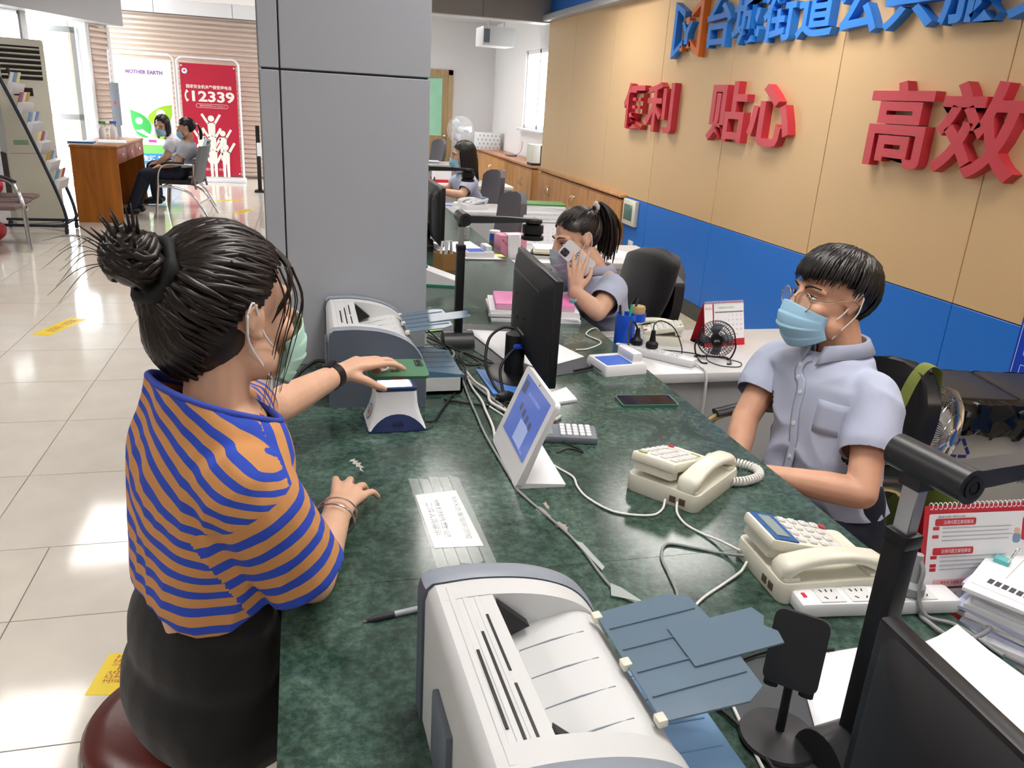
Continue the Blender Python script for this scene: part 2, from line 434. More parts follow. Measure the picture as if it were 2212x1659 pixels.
# ---------------------------------------------------------------- angled street side on the left: wall, window, open doorway
P0 = Vector((-4.4, 8.03, 0)); FD = Vector((.2689, .9632, 0)).normalized()
FM = frame(P0, FD, (0, 0, 1))          # local x along the facade, y to the street, z up
def fac(x0, x1, z0, z1, y0=0, y1=.18): return G(FM).bb((x0, y0, z0), (x1, y1, z1))
g = G(FM)
g.bb((-.8, 0, 0), (4.1, .18, 1.9)); g.bb((-.8, 0, 2.28), (6.0, .18, 2.8)); g.bb((-.8, 0, 1.9), (2.9, .18, 2.28)); g.bb((5.55, 0, 0), (6.25, .18, 2.8))
wl = struct(g, 'wall_left', mat('blue_grey_wall', '#b9bfc8', .6), smooth=0, label='pale wall on the street side with a high window and an open doorway')
struct(G().bb((-4.8, -3, 0), (-4.62, 7.3, 2.8)), 'wall_left_side', WHITE, smooth=0, label='white hall wall left of the picture')
struct(G().bb((-6, -3.1, 0), (3.6, -3, 2.8)), 'wall_near', WHITE, smooth=0, label='white wall behind the viewer')
wn = thing('window_2', 'high window strip above the air conditioner', None, FM @ Vector((3.5, 0, 1.9))); wn['kind'] = 'structure'; wn.rotation_euler = (0, 0, math.atan2(FD.y, FD.x))
g = G()
for x in (-.6, -.02, .57): g.bb((x-.03, 0, 0), (x+.03, .1, .38))
g.bb((-.6, 0, 0), (.6, .1, .04)); g.bb((-.6, 0, .34), (.6, .1, .38)); g.build('window_frame', ALU, wn, 0)
for x in (-.31, .28): G().box((x, .05, .19), (.52, .006, .3)).build('pane', GLASS, wn, 0)
# shutter box over the doorway
bx = struct(G(FM).bb((-.6, -.35, 2.28), (6.02, 0, 2.8)), 'trim_5', SOFFIT, smooth=0, label='grey boxed soffit over the street door')
# white door posts and the half-open glass leaves
for n_, x in ((6, 4.12), (7, 5.6), (8, 6.2)):
    struct(G(FM).bb((x-.05, -.03, 0), (x+.05, .2, 2.28), bev=.006), 'trim_%d' % n_, WHITEP, label=['white door post beside the air conditioner', 'white door post between doorway and side shutter', 'white corner post beside the pale green banner'][n_-6])
dl = thing('door_2', 'half open aluminium framed glass street door', None, FM @ Vector((5.5, .1, 0))); dl['kind'] = 'structure'; dl.rotation_euler = (0, 0, math.atan2(FD.y, FD.x) + R(115))
g = G()
for x in (.03, .72): g.bb((x-.03, -.02, 0), (x+.03, .02, 2.2))
for z in (.05, 1.0, 2.17): g.bb((0, -.02, z-.04), (.75, .02, z+.04))
g.build('door_frame', ALU, dl, 0)
G().bb((.06, -.004, .09), (.69, .004, .96)).build('pane', GLASS, dl, 0); G().bb((.06, -.004, 1.04), (.69, .004, 2.13)).build('pane', GLASS, dl, 0)
g = G(); g.tube(spline([(.66, .02, 1.05), (.66, .06, 1.08), (.66, .06, 1.3), (.66, .02, 1.33)], 5), .01); g.build('door_handle', CHROME, dl)
ss = struct(G(FM).bb((5.65, -.004, 0), (6.18, 0, 2.28)), 'wall_side_shutter', SHM, smooth=0, label='narrow ribbed shutter between two white posts')
g = G(); n = len(prof); g.add([(-.26, -p[0], p[1]) for p in prof] + [(.26, -p[0], p[1]) for p in prof], [(i, i+1, n+i+1, n+i) for i in range(n-1)]); slat2 = g.mesh('slat'); slat2.materials.append(SHM)
for k in range(28):
    o = bpy.data.objects.new('slat', slat2); COL.objects.link(o); o.parent = ss
    o.location = FM @ Vector((5.915, -.004, .02+.08*k)); o.rotation_euler = (0, 0, math.atan2(FD.y, FD.x))
# the street outside: pale pavement
struct(G().bb((-40, -20, -.3), (40, 60, -.13)), 'ground_outside', mat('street_paving', '#cfcac2', .8), smooth=0, label='sunlit street paving outside the door')

# ---------------------------------------------------------------- ceiling lights (grille luminaires)
EM = mat('lamp_glow', '#fff9f3', .5, emit=LAMP)
def luminaire(label):
    t = thing('ceiling_light', label, 'ceiling light', (0,0,0), 0, 'grille lights in the ceiling')
    g = G()
    for x in (-.3, .3): g.box((x, 0, -.02), (.03, 1.23, .05))
    for y in (-.6, .6): g.box((0, y, -.02), (.6, .03, .05))
    g.build('lamp_frame', WHITEP, t, 0)
    G().box((0, 0, -.004), (.57, 1.17, .006)).build('diffuser', EM, t, 0)
    g = G()
    for x in (-.15, 0, .15): g.box((x, 0, -.025), (.006, 1.17, .035))
    for i in range(1, 9): g.box((0, -.6+i*1.2/9, -.025), (.57, .006, .035))
    g.build('louvre', ALU, t, 0)
    return t
L0 = luminaire('grille ceiling light above the clerk desks')
spots = [(2.4, 4.45), (.75, 4.75), (2.4, 1.6), (.7, 1.4), (-1.95, 4.9), (-1.95, 7.8), (-1.95, 1.8), (2.3, 7.4), (.9, 7.9), (-1.6, 11.6), (1.9, 12.6), (.7, -1.2), (-1.95, -1.0)]
for i, (x, y) in enumerate(spots):
    o = L0 if i == 0 else dup(L0, (x, y, 2.8), label='grille ceiling light outside the picture')
    o.location = (x, y, 2.8); o['label'] = 'white grille ceiling light in the hall ceiling'
# ---------------------------------------------------------------- service counter
ct = thing('service_counter', 'long service counter topped with polished green marble slabs', 'counter', (.5, 1.5, 0))
def cslab(poly): G().prism([(x-.5, y-1.5) for x, y in poly], .765, .8).build('marble_slab', MARBLE, ct, 0)
def rect(x0, x1, y0, y1): return [(x0, y0), (x1, y0), (x1, y1), (x0, y1)]
cslab(rect(-.05, 1.05, .3, 1.1645))
cslab([(-.05, 1.1655), (1.05, 1.1655), (1.05, 2.92), (.364, 2.92), (.364, 2.346), (-.05, 2.346)])
for a, b in ((2.921, 4.75), (4.751, 6.8), (6.801, 9.6)): cslab(rect(-.05, 1.05, a, b))
g = G(); g.bb((-.12, -1.15, 0), (-.08, .84, .765)); g.bb((-.12, .84, 0), (-.08, 8.05, .765)); g.bb((-.08, -1.15, 0), (.35, -1.11, .765)); g.bb((.33, -1.15, 0), (.35, 8.05, .765)); g.bb((-.12, 8.05, 0), (.35, 8.09, .765)); g.build('counter_base', LGREY, ct, 0)

# ---------------------------------------------------------------- grey side desks behind the counter
def side_desk(y0, y1, label, x1=2.06):
    t = thing('side_desk', label, 'desk', (1.07, y0, 0), 0, 'grey side desks behind the counter')
    W = x1 - 1.07; D_ = y1 - y0
    G().bb((0, 0, .715), (W, D_, .75), bev=.004).build('desk_top', LTOP, t)
    G().bb((.02, .02, .05), (W-.02, .04, .715)).build('front_panel', LGREY, t, 0)
    G().bb((.02, D_-.04, .05), (W-.02, D_-.02, .715)).build('back_panel', LGREY, t, 0)
    G().bb((W-.025, 0, 0), (W, D_, .715)).build('side_panel', LGREY, t, 0)
    G().bb((0, 0, 0), (.02, D_, .715)).build('side_panel', LGREY, t, 0)
    return t
side_desk(.45, 1.04, 'grey side desk at the right edge holding the red desk calendar')
side_desk(2.3, 2.82, 'grey side desk beside the man holding the small black fan')
side_desk(4.17, 4.76, 'grey side desk behind the woman on the phone', 2.08)
side_desk(6.15, 6.68, 'grey side desk holding a white telephone in front of the wooden cabinets', 2.16)
side_desk(8.07, 8.66, 'grey side desk behind the woman with long straight hair', 2.11)
side_desk(10.5, 11.1, 'farthest grey side desk by the office door', 2.0)

# ---------------------------------------------------------------- built-in wooden cabinets
def cabinet(y0, y1, x0, x1, top, label, plinth=.08):
    t = thing('wooden_cabinet', label, 'cabinet', (x0, y0, 0), 0, 'wooden cabinets along the right wall')
    W = y1 - y0; D_ = x1 - x0
    G().bb((.02, 0, plinth), (D_, W, top-.02)).build('cabinet_body', WOODC, t, 0)
    for k, (a, b, hy) in enumerate(((.004, W/2-.002, W/2-.035), (W/2+.002, W-.004, W/2+.035))):
        dr = G().bb((0, a, plinth+.01), (.02, b, top-.035), bev=.003, seg=1).build('cabinet_door', WOODC, t, 30)
        g = G(); h = top-.16
        g.tube(spline([(0, hy, h), (-.022, hy, h-.015), (-.03, hy+(.012 if k else -.012), h-.05), (-.02, hy+(.02 if k else -.02), h-.095), (0, hy+(.02 if k else -.02), h-.11)], 5), .0045, 6)
        g.ell((-.012, hy, h), (.008, .008, .008), nu=8, nv=6); g.build('handle', CHROME, dr)
    G().bb((.02, 0, 0), (D_, W, plinth)).build('plinth', WOODC, t, 0)
    return t
for i, (a, b) in enumerate(((7.31, 8.27), (8.275, 9.23), (9.235, 10.2))):
    cabinet(a, b, 2.99, 3.38, .76, ['nearest low wooden cabinet in the tan wall', 'middle low wooden cabinet in the tan wall', 'low wooden cabinet in the tan wall next to the blue pier'][i])
g = G(); g.bb((2.975, 7.3, .761), (3.38, 10.21, .79), bev=.004); g.build('cabinet_ledge', WOODC, None, 40, 'wooden ledge on the three cabinets in the tan wall', 'ledge')
for i in range(4):
    a = 10.5 + i*.98
    cabinet(a, a+.975, 2.98, 3.355, .75, ['far wooden cabinet nearest the blue pier', 'second far wooden cabinet beyond the blue pier', 'third far wooden cabinet under the white wall', 'farthest wooden cabinet in the corner under the wrapped box'][i])
g = G(); g.bb((2.965, 10.49, .751), (3.355, 14.42, .78), bev=.004); g.build('cabinet_worktop', wood('cabinet_top_wood', '#c98d68', '#b67a55', (9, 1, 9)), None, 40, 'reddish wooden top over the far row of cabinets', 'worktop')

# ---------------------------------------------------------------- raised characters on the tan wall
RED = mat('red_letter_paint', '#c43543', .38)
BLU = mat('blue_letter_paint', '#2a80dc', .35)
NTH = ['first from the left', 'second from the left', 'third from the left', 'fourth from the left', 'fifth from the left', 'sixth from the left', 'seventh from the left', 'last at the right edge']
def wchar(ch, y0, y1, z0, z1, m, label, bold, cat='sign letter', group=None):
    M = frame((3.038-.028, (y0+y1)/2, (z0+z1)/2), (0, -1, 0), (-1, 0, 0))
    return text('wall_character', ch, .4, m, M, None, .028, bold, label=label, cat=cat, group=group, fit=(abs(y1-y0), z1-z0), origin=(3.03, (y0+y1)/2, (z0+z1)/2))
for ch, a, b, z0, z1 in (('便', 7.47, 6.98, 1.395, 1.80), ('利', 6.93, 6.39, 1.395, 1.80), ('贴', 5.76, 5.22, 1.385, 1.80), ('心', 5.17, 4.66, 1.39, 1.78), ('高', 3.92, 3.46, 1.365, 1.79), ('效', 3.41, 2.90, 1.36, 1.785)):
    wchar(ch, a, b, z0, z1, RED, 'raised red wall character ' + ch + ', %s in the red slogan' % NTH['便利贴心高效'.index(ch)], .007 if ch in '便利' else .009, group='red raised slogan on the tan wall')
for k, ch in enumerate('台城街道公共服务'):
    y = 5.785 - .402*k
    wchar(ch, y+.185, y-.185, 2.035, 2.375, BLU, 'raised blue wall character ' + ch + ', %s in the blue row' % NTH[k], .0075, group='blue raised office name on the tan wall')
lg = thing('wall_logo', 'open book emblem in blue and orange left of the blue lettering', 'logo', (3.038, 6.3, 2.19))
LM = frame((-.055, 0, 0), (0, -1, 0), (-1, 0, 0))
def lpoly(name, pts, m, z=.055): G(LM).prism(pts, -.055, z-.055).build(name, m, lg, 0)
OR = mat('orange_letter_paint', '#d8702a', .4)
for nm, m, s in (('left_page', BLU, 1), ('right_page', OR, -1)):
    g = G(LM)
    q = [(-.25, -.21), (-.06, -.125), (-.06, -.075), (-.2, -.15), (-.2, .155), (-.06, .085), (-.06, .135), (-.25, .215)]
    g.prism([(s*x, y) for x, y in (q if s > 0 else q[::-1])], -.055, 0)
    g.build(nm, m, lg, 0)
g = G(LM); g.prism([(-.1, .05), (-.06, .06), (-.01, .0), (.05, .06), (.09, .05), (.03, -.03), (.03, -.11), (-.03, -.11), (-.03, -.03)], -.055, 0.0); g.build('figure_body', BLU, lg, 0)
g = G(LM); g.cyl((.005, .06, -.055), (.005, .06, 0), .028, n=16); g.build('figure_head', OR, lg)
g = G(LM); g.prism([(.01, -.14), (.07, -.09), (.09, -.1), (.09, -.14)], -.055, 0); g.prism([(-.09, -.12), (-.05, -.12), (-.05, -.16), (-.09, -.16)], -.055, 0); g.build('figure_base', OR, lg, 0)

# wall devices
def wallbox(name, y0, y1, z0, z1, label, cat):
    t = thing(name, label, cat, (3.038, (y0+y1)/2, (z0+z1)/2)); return t, abs(y1-y0), z1-z0
t, W, H = wallbox('switch_box', 6.98, 7.28, .53, .765, 'cream wall box with a dark green window beside the cabinets', 'wall box')
G().box((-.02, 0, 0), (.04, W, H), bev=.008).build('box_frame', IVORY, t)
G().box((-.041, .01, .0), (.004, W*.66, H*.62), bev=.002).build('window', mat('dark_green_window', '#5a7a72', .15), t)
for z, nm in ((.36, 0),):
    t, W, H = wallbox('wall_socket', 7.02, 7.13, .28, .39, 'white wall socket on the blue dado under the cream wall box', 'socket')
    G().box((-.006, 0, 0), (.012, W, H), bev=.004).build('plate', WHITEP, t)
    g = G()
    for q in ((-.012, .015), (.012, .015), (0, -.015)): g.box((-.0122, q[0], q[1]), (.001, .004, .014))
    g.build('slots', BLACK, t, 0)
t = thing('light_switch', 'small white switch on the blue pier between the cabinets', 'switch', (3.038, 10.257, .66)); G().box((-.006, 0, 0), (.012, .075, .16), bev=.004).build('plate', WHITEP, t); G().box((-.014, 0, 0), (.006, .04, .06), bev=.002).build('rocker', WHITEP, t)
# blue recycling poster
t = thing('recycling_poster', 'blue poster with white outlined icons hung on the blue wall', 'poster', (3.036, 2.44, .7))
SB = mat('poster_blue', '#0b3fc0', .3); PW = mat('poster_white', '#dfe6f6', .5)
G().box((-.002, 0, 0), (.004, .52, .44)).build('sheet', SB, t, 0)
PM = frame((-.0046, 0, 0), (0, -1, 0), (-1, 0, 0))
def outline(g, w, h, r, cx, cy, th=.003):
    a = rpoly(w, h, r, 4, cx, cy); b = rpoly(w-2*th, h-2*th, max(.001, r-th), 4, cx, cy); n = len(a)
    g.add([(x, y, 0) for x, y in a] + [(x, y, 0) for x, y in b], [(i, (i+1) % n, n+(i+1) % n, n+i) for i in range(n)])
g = G(PM); outline(g, .5, .42, .02, 0, 0)
for cx in (-.17, -.05, .07, .19):
    for cy in (-.12, .0): outline(g, .085, .08, .008, cx, cy)
g.build('border_lines', PW, t, 0)
for i, cx in enumerate((-.17, -.05, .07, .19)):
    g = G(PM); Mx = Matrix.Translation((cx, -.12, 0)); g.prism([(-.008, -.03), (.008, -.03), (.008, .012), (.003, .02), (.003, .03), (-.003, .03), (-.003, .02), (-.008, .012)], 0, .0004, Mx)
    g.prism([(-.008, -.03), (.008, -.03), (.008, .012), (.003, .02), (.003, .03), (-.003, .03), (-.003, .02), (-.008, .012)], 0, .0004, Matrix.Translation((cx, 0, 0)) @ Matrix.Rotation(-.9, 4, 'Z')); g.build('bottle_icon', PW, t, 0)
    text('caption', '瓶罐' if i % 2 == 0 else '塑料', .018, PW, PM @ Matrix.Translation((cx, -.175, .0003)), t); text('caption', '玻璃', .018, PW, PM @ Matrix.Translation((cx, -.055, .0003)), t)
text('title', '可回收物', .06, PW, PM @ Matrix.Translation((0, .13, .0003)), t)

# ---------------------------------------------------------------- office chairs
CHF = mat('grey_chair_fabric', '#5c585d', .8, bump=.3, bscale=500)
BLF = mat('black_chair_leather', '#17181b', .4, bump=.15, bscale=260)
def office_chair(label, loc, rz, m=CHF, arms=True, back_h=.46, back_w=.44, seat_z=.46, gold=False):
    """faces local +y"""
    t = thing('office_chair', label, 'chair', loc, rz, 'office chairs behind the counter')
    G().box((0, .0, seat_z-.03), (.46, .46, .07), bev=.03, seg=3).build('seat', m, t)
    rings = []
    for i in range(10):
        f = i/9; z = seat_z+.05+f*back_h; w_ = back_w/2*(.78+.26*math.sin(f*math.pi*.75)); y = -.21-.10*f-.03*math.sin(f*3.1)
        rings.append([Vector((x*w_, y+.05*(x*x)+s_*.022, z + (.03*(1-x*x) if i == 9 else 0) - .03*(abs(x)**6)*(1 if i == 9 else 0))) for s_, xs in ((1, [-1, -.8, -.5, 0, .5, .8, 1]), (-1, [1, .8, .5, 0, -.5, -.8, -1])) for x in xs])
    G().loft(rings, True, True).build('backrest', m, t, 60)
    g = G(); g.tube(spline([(0, -.16, seat_z-.07), (0, -.26, seat_z-.04), (0, -.28, seat_z+.1), (0, -.27, seat_z+.2)], 5), [(.03, .012)]*16, 8); g.build('back_bracket', BLACK, t)
    g = G(); g.cyl((0, 0, .1), (0, 0, .3), .028); g.cyl((0, 0, .28), (0, 0, seat_z-.06), .018); g.build('gas_column', BLACK, t)
    for k in range(5):
        a = 2*math.pi*k/5+.3; c, s_ = math.cos(a), math.sin(a)
        lg_ = G().tube([(0, 0, .12), (.16*c, .16*s_, .1), (.29*c, .29*s_, .075)], [.026, .02, .015], 8).build('leg', BLACK, t)
        g = G(); g.cyl((.29*c-.015*s_, .29*s_+.015*c, .03), (.29*c+.015*s_, .29*s_-.015*c, .03), .03, n=14); g.cyl((.29*c, .29*s_, .03), (.29*c, .29*s_, .075), .008, n=8); g.build('caster', RUBBER, lg_)
    if arms:
        for s_ in (-1, 1):
            ar = G().tube(spline([(s_*.24, -.14, seat_z), (s_*.275, -.15, seat_z+.1), (s_*.28, -.1, seat_z+.2), (s_*.28, .06, seat_z+.21), (s_*.275, .17, seat_z+.17), (s_*.26, .17, seat_z+.06), (s_*.23, .12, seat_z-.02)], 5), .013, 8).build('armrest', mat('gilt_chrome', '#cdb88a', .2, metal=.9) if gold else CHROME, t)
            G().tube(spline([(s_*.28, -.13, seat_z+.215), (s_*.282, 0, seat_z+.228), (s_*.28, .14, seat_z+.205)], 5), [(.024, .013)]*11, 10, flat=(1, 0, 0)).build('arm_pad', BLACK, ar)
    return t
PI = math.pi
MANCH = office_chair('black leather office chair the man sits in', (1.42, 1.87, 0), PI/2, BLF, True, .38, .36, .46, True)
W2CH = office_chair('office chair draped with a black jacket behind the woman on the phone', (1.27, 3.22, 0), PI/2, BLF, True, .42, .44, .46)
office_chair('empty grey office chair between the two farther desks', (1.14, 5.3, 0), PI/2+.2, CHF, False, .46, .36, .46)
W3CH = office_chair('grey office chair of the woman with long straight hair', (1.52, 7.35, 0), PI/2+.25, CHF, False, .44, .36, .46)
office_chair('farthest grey office chair beside the office door', (1.72, 11.9, 0), PI/2+.3, CHF, False, .46, .4, .46)
# black jacket over the woman's chair
JK = mat('black_jacket_cloth', '#101013', .85, bump=.3, bscale=120, sheen=.2)
jk = thing('black_jacket', 'black jacket draped over the chair back behind the woman on the phone', 'jacket', (1.49, 3.22, .9))
rings = []
for i in range(16):
    f = i/15; z = .09 - .56*f
    hw = .245 - .06*f + .012*math.sin(f*9); th = .07 - .02*f
    ring = []
    for k in range(36):
        a = 2*PI*k/36; cx, sy = math.cos(a), math.sin(a)
        rr = 1 + .09*math.sin(4*a + f*5)*f + .06*math.sin(7*a - f*7)*f
        p = Vector((-.14*f*f*0 - .10*f + th*cx*rr*(1+.3*f), hw*sy*rr + .05*f*math.sin(f*4), z - .05*abs(sy)**3*(1-f) - .03*sy*(1-f) - .03*math.sin(4*a)*f))
        ring.append(p)
    rings.append(ring)
top = [[Vector((p.x*.25 + .0, p.y*.86, p.z+.02)) for p in rings[0]]]
G().loft(top + rings, True, False).build('jacket_body', JK, jk, 180)
for k in range(5):
    g = G(); g.tube(spline([(-.055-.02*k*.2, -.12+.06*k, .0-.02*k), (-.11, -.05+.055*k, -.18), (-.16, -.0+.05*k, -.4)], 6), [.004, .016, .006], 8); g.build('fold', JK, jk, 180)
# ---------------------------------------------------------------- laser printers
PRW = mat('printer_white', '#d3d5d6', .42); PRG = mat('printer_grey', '#6b727d', .45); PRL = mat('printer_light_rim', '#8c94a0', .4)
TRAYB = mat('smoky_tray_plastic', '#6c8194', .2, alpha=.8); BLUET = mat('blue_tray_plastic', '#7ea6cf', .22, alpha=.92)
def printer(label, loc, rz, input_long=.12, side_dark=PRG, tray_m=BLUET):
    """front (paper exit) faces local +x, width along y"""
    t = thing('laser_printer', label, 'printer', loc, rz, 'laser printers on the counter')
    def arc(pts): return [(v.x, v.y) for v in spline([(x, z, 0) for x, z in pts], 5)]
    front = arc([(-.11, .207), (-.05, .209), (.02, .199), (.075, .175), (.108, .135), (.121, .085), (.122, .0)])
    full = [(-.122, .0), (-.122, .185), (-.118, .2)] + front
    cen = [(-.122, .0), (-.122, .185), (-.118, .2), (-.11, .207), (-.045, .208), (-.042, .15)] + arc([(-.04, .148), (.02, .162), (.07, .168), (.1, .145), (.121, .085), (.122, .0)])
    def side(poly, y0, y1): return Matrix(((1,0,0,0),(0,0,-1,y1),(0,1,0,0),(0,0,0,1))), poly, 0, y1-y0
    g = G()
    for poly, a, b in ((full, -.152, -.118), (cen, -.118, .118), (full, .118, .152)):
        M_, p_, z0, z1 = side(poly, a, b); g.prism(p_, z0, z1, M_)
    g.build('printer_body', PRW, t, 35)
    for sgn in (-1, 1):
        big = [(x*1.02 - .001, z*1.005) for x, z in full]
        g = G(); M_, p_, z0, z1 = side(big, *((-.185, -.1525) if sgn < 0 else (.1525, .185))); g.prism(p_, z0, z1, M_)
        sp = g.build('side_panel', side_dark, t, 35)
        rim = [(x, z+.001) for x, z in big[2:-1]]
        g = G(); g.tube([(x, sgn*.169, z) for x, z in rim], [(.0162, .003)]*len(rim), 8, flat=(0, 1, 0)); g.build('rim', PRL, sp, 60)
    # cooling slots on the top
    for k, (x, y0, y1) in enumerate(((-.088, -.1, .02), (-.075, -.13, .05), (-.062, -.02, .08), (-.062, -.12, -.04))):
        G().bb((x-.0016, y0, .2072), (x+.0016, y1, .2088)).build('cooling_slot', BLACK, t, 0)
    for k, x in enumerate((-.095, -.08, -.066)):
        G().bb((x-.004, -.145, .206), (x+.004, .145, .2083), bev=.001, seg=1).build('rib', PRW, t, 30)
    for y in (-.112, .1): 
        g = G(); g.add([(-.041, y, .15), (-.041, y+.014, .15), (-.041, y+.014, .205), (-.041, y, .205), (.0, y, .168), (.0, y+.014, .168)], [(0,1,2,3), (0,4,5,1), (3,2,5,4), (0,3,4), (1,5,2)]); g.build('paper_guide', BLACK, t, 0)
    for k in range(4): G().tube([(-.02, -.075+.05*k, .1525), (.02, -.075+.05*k, .1625), (.062, -.075+.05*k, .1685)], .0012, 5).build('rib', PRL, t)
    # smoky output flap
    fl = thing2 = G()
    FMx = frame((.085, 0, .175), (math.cos(R(7)), 0, math.sin(R(7))), (-math.sin(R(7)), 0, math.cos(R(7))))
    g = G(FMx); g.prism([(0, -.095), (.1, -.1), (.125, -.085), (.13, .02), (.125, .085), (.1, .1), (0, .095)], 0, .0025)
    op = g.build('output_flap', TRAYB, t, 20)
    g = G(FMx); g.prism([(.07, -.035), (.185, -.035), (.19, -.015), (.18, 0), (.19, .015), (.185, .035), (.07, .035)], .003, .005); g.build('flap_extension', TRAYB, op, 0)
    for y in (-.06, -.02, .02, .06): G(FMx).bb((.005, y-.001, .0025), (.12, y+.001, .0045)).build('rib', TRAYB, op, 0)
    for y in (-.09, 0, .09): G(FMx).box((.0, y, .0), (.012, .014, .01), bev=.002).build('hinge', IVORY, op)
    # input tray
    x1 = .122 + input_long
    g = G(); g.bb((.1, -.115, .006), (x1, .115, .012)); g.bb((x1-.006, -.115, .006), (x1, .115, .05)); g.bb((.1, -.115, .006), (x1, -.11, .05)); g.bb((.1, .11, .006), (x1, .115, .05)); it = g.build('input_tray', PRW, t, 0)
    g = G(); g.prism([(.1, .052), (x1, .04), (x1+.004, .046), (x1, .058), (.1, .075)], -.113, .113, Matrix(((1,0,0,0),(0,0,-1,0),(0,1,0,0),(0,0,0,1)))); g.build('tray_cover', tray_m, it, 30)
    for k in range(5): G().bb((.122, -.09+.045*k-.001, .0735), (x1-.02, -.09+.045*k+.001, .0755)).build('rib', tray_m, it, 0)
    G().bb((-.13, -.02, .03), (-.121, .06, .13), bev=.003).build('rear_cover', PRG, t)
    g = G(); g.bb((.02, -.172, .187), (.06, -.168, .19)); 
    return t
DKT = mat('teal_tray_plastic', '#55768f', .25, alpha=.96)
PRG2 = mat('printer_slate', '#5a626e', .42)
printer('white and slate laser printer on the counter against the grey column', (.182, 2.16, .8), 0, .115, PRG2, DKT)
printer('large white laser printer at the front of the counter beside the pen', (.262, .69, .8), R(2), .1, PRG2)

# ---------------------------------------------------------------- telephones
IVK = mat('ivory_key', '#d3d4d6', .4); LCD = mat('lcd_grey', '#8e9a98', .2); LCDB = mat('display_blue', '#2b5c9a', .3); SOCK = mat('socket_brown', '#5d4a3c', .5)
def coil(g, pts, r=.008, turns=30, wire=.0028):
    P = spline(pts, 12); N = len(P); L_ = [0]
    for a, b in zip(P[:-1], P[1:]): L_.append(L_[-1] + (b-a).length)
    out = []; n = turns*9
    for i in range(n+1):
        s = L_[-1]*i/n; k = next((j for j in range(1, N) if L_[j] >= s), N-1); f = (s-L_[k-1])/max(1e-6, L_[k]-L_[k-1])
        p = P[k-1].lerp(P[k], f); tg = (P[k]-P[k-1]).normalized(); u = tg.cross(Vector((0,0,1))); u = u.normalized() if u.length > 1e-3 else Vector((1,0,0)); w_ = u.cross(tg)
        a = 2*PI*turns*i/n; out.append(p + (u*math.cos(a)+w_*math.sin(a))*r)
    g.tube(out, wire, 6)
def telephone(label, loc, rz, display=False, m=IVORY, handset=True, s=1.0):
    t = thing('desk_telephone', label, 'telephone', loc, rz, 'desk telephones')
    t.scale = (s, s, s)
    g = G()
    W, D_ = .105, .085
    g.loft([[Vector((x*k, y*k, z)) for x, y in rpoly(2*W, 2*D_, .016)] for k, z in ((.985, .0), (1, .004), (1, .03), (.98, .038))] , True, True)
    g.build('phone_base', m, t, 50)
    # tilted key panel, high at -x
    KM = frame((-.02, .028, .062), (math.cos(R(-13)), 0, math.sin(R(-13))), (math.sin(R(13)), 0, math.cos(R(13))))
    kp = G(KM).box((0, 0, 0), (.165, .105, .022), bev=.006, seg=2).build('key_panel', m, t)
    G(KM).box((-.06, 0, -.018), (.03, .09, .02)).build('panel_support', m, kp, 0)
    x0 = -.03 if display else -.055
    if display:
        G(KM).box((-.052, 0, .0115), (.05, .098, .003), bev=.001, seg=1).build('display_frame', LCDB, kp)
        G(KM).box((-.054, .0, .0135), (.026, .075, .002)).build('display', LCD, kp, 0)
    for i in range(4 if display else 5):
        for j in range(4):
            G(KM).box((x0+.024*(i+ (.6 if display else 0)), -.036+.024*j, .0125), (.015, .016, .005), bev=.002, seg=1).build('key', IVK, kp, 30)
    if not display:
        for xx, yy in ((-.072, .032), (.066, -.03)):
            g = G(KM); g.lathe([(.009, .011), (.009, .0135)], 16, Matrix.Translation((xx, yy, 0)) @ Matrix.Diagonal((.7, 1.2, 1, 1))); g.build('sticker', mat('green_sticker', '#9fae74', .5), kp)
    G(KM).lathe([(.007, .011), (.007, .0145), (.0, .0147)], 14, Matrix.Translation((.073, .035, 0)), cap=False).build('red_key', mat('red_key', '#b0303c', .4), kp)
    if handset:
        # handset along x on the -y side
        rings = []
        for i in range(17):
            f = i/16; x = -.1 + .2*f; e = abs(2*f-1)
            z = .072 - .02*e**2.2 + .004; w_ = .021 + .006*e**3; h = .011 + .013*e**4
            if i in (0, 16): w_ *= .72; h *= .6
            rings.append([Vector((x*(1 if 0 < i < 16 else 1.0), -.054 + w_*c_, z + h*s_*.9 - h*.35)) for c_, s_ in [(math.copysign(abs(math.cos(a))**.7, math.cos(a)), math.copysign(abs(math.sin(a))**.7, math.sin(a))) for a in [2*PI*k/18 for k in range(18)]]])
        G().loft(rings, True, True).build('handset', m, t, 60)
        G().bb((-.098, -.078, .036), (-.066, -.03, .046), bev=.004).build('cradle', m, t); G().bb((.066, -.078, .036), (.098, -.03, .046), bev=.004).build('cradle', m, t)
    for y in (-.03, -.052): G().bb((-.1065, y-.007, .01), (-.1035, y+.007, .024)).build('socket', SOCK, t, 0)
    return t
phA = telephone('cream desk telephone with coiled cord in the middle of the counter', (.797, 1.432, .8), R(37))
phB = telephone('cream desk telephone with a blue framed display near the power strip', (.873, 1.068, .8), R(-3), True)
phC = telephone('cream telephone behind the blue pen holder on the grey desk', (1.30, 2.69, .75), R(160), False, IVORY, True, .9)
phD = telephone('white telephone with a blue display on the far grey desk', (1.33, 6.36, .75), R(200), True, WHITEP)
CW = mat('white_cable', '#d9d8d4', .45); CG = mat('grey_cable', '#8d8f92', .5); CB = mat('black_cable', '#161618', .5)
def cable(name, pts, r, m, label, cat='cable', group=None, n=10, seg=8):
    g = G(); g.tube(spline(pts, n), r, seg); return g.build(name, m, None, 60, label, cat, group, origin=pts[0])
g = G(); c_ = [( .885, 1.49, .838), (.905, 1.50, .836)]
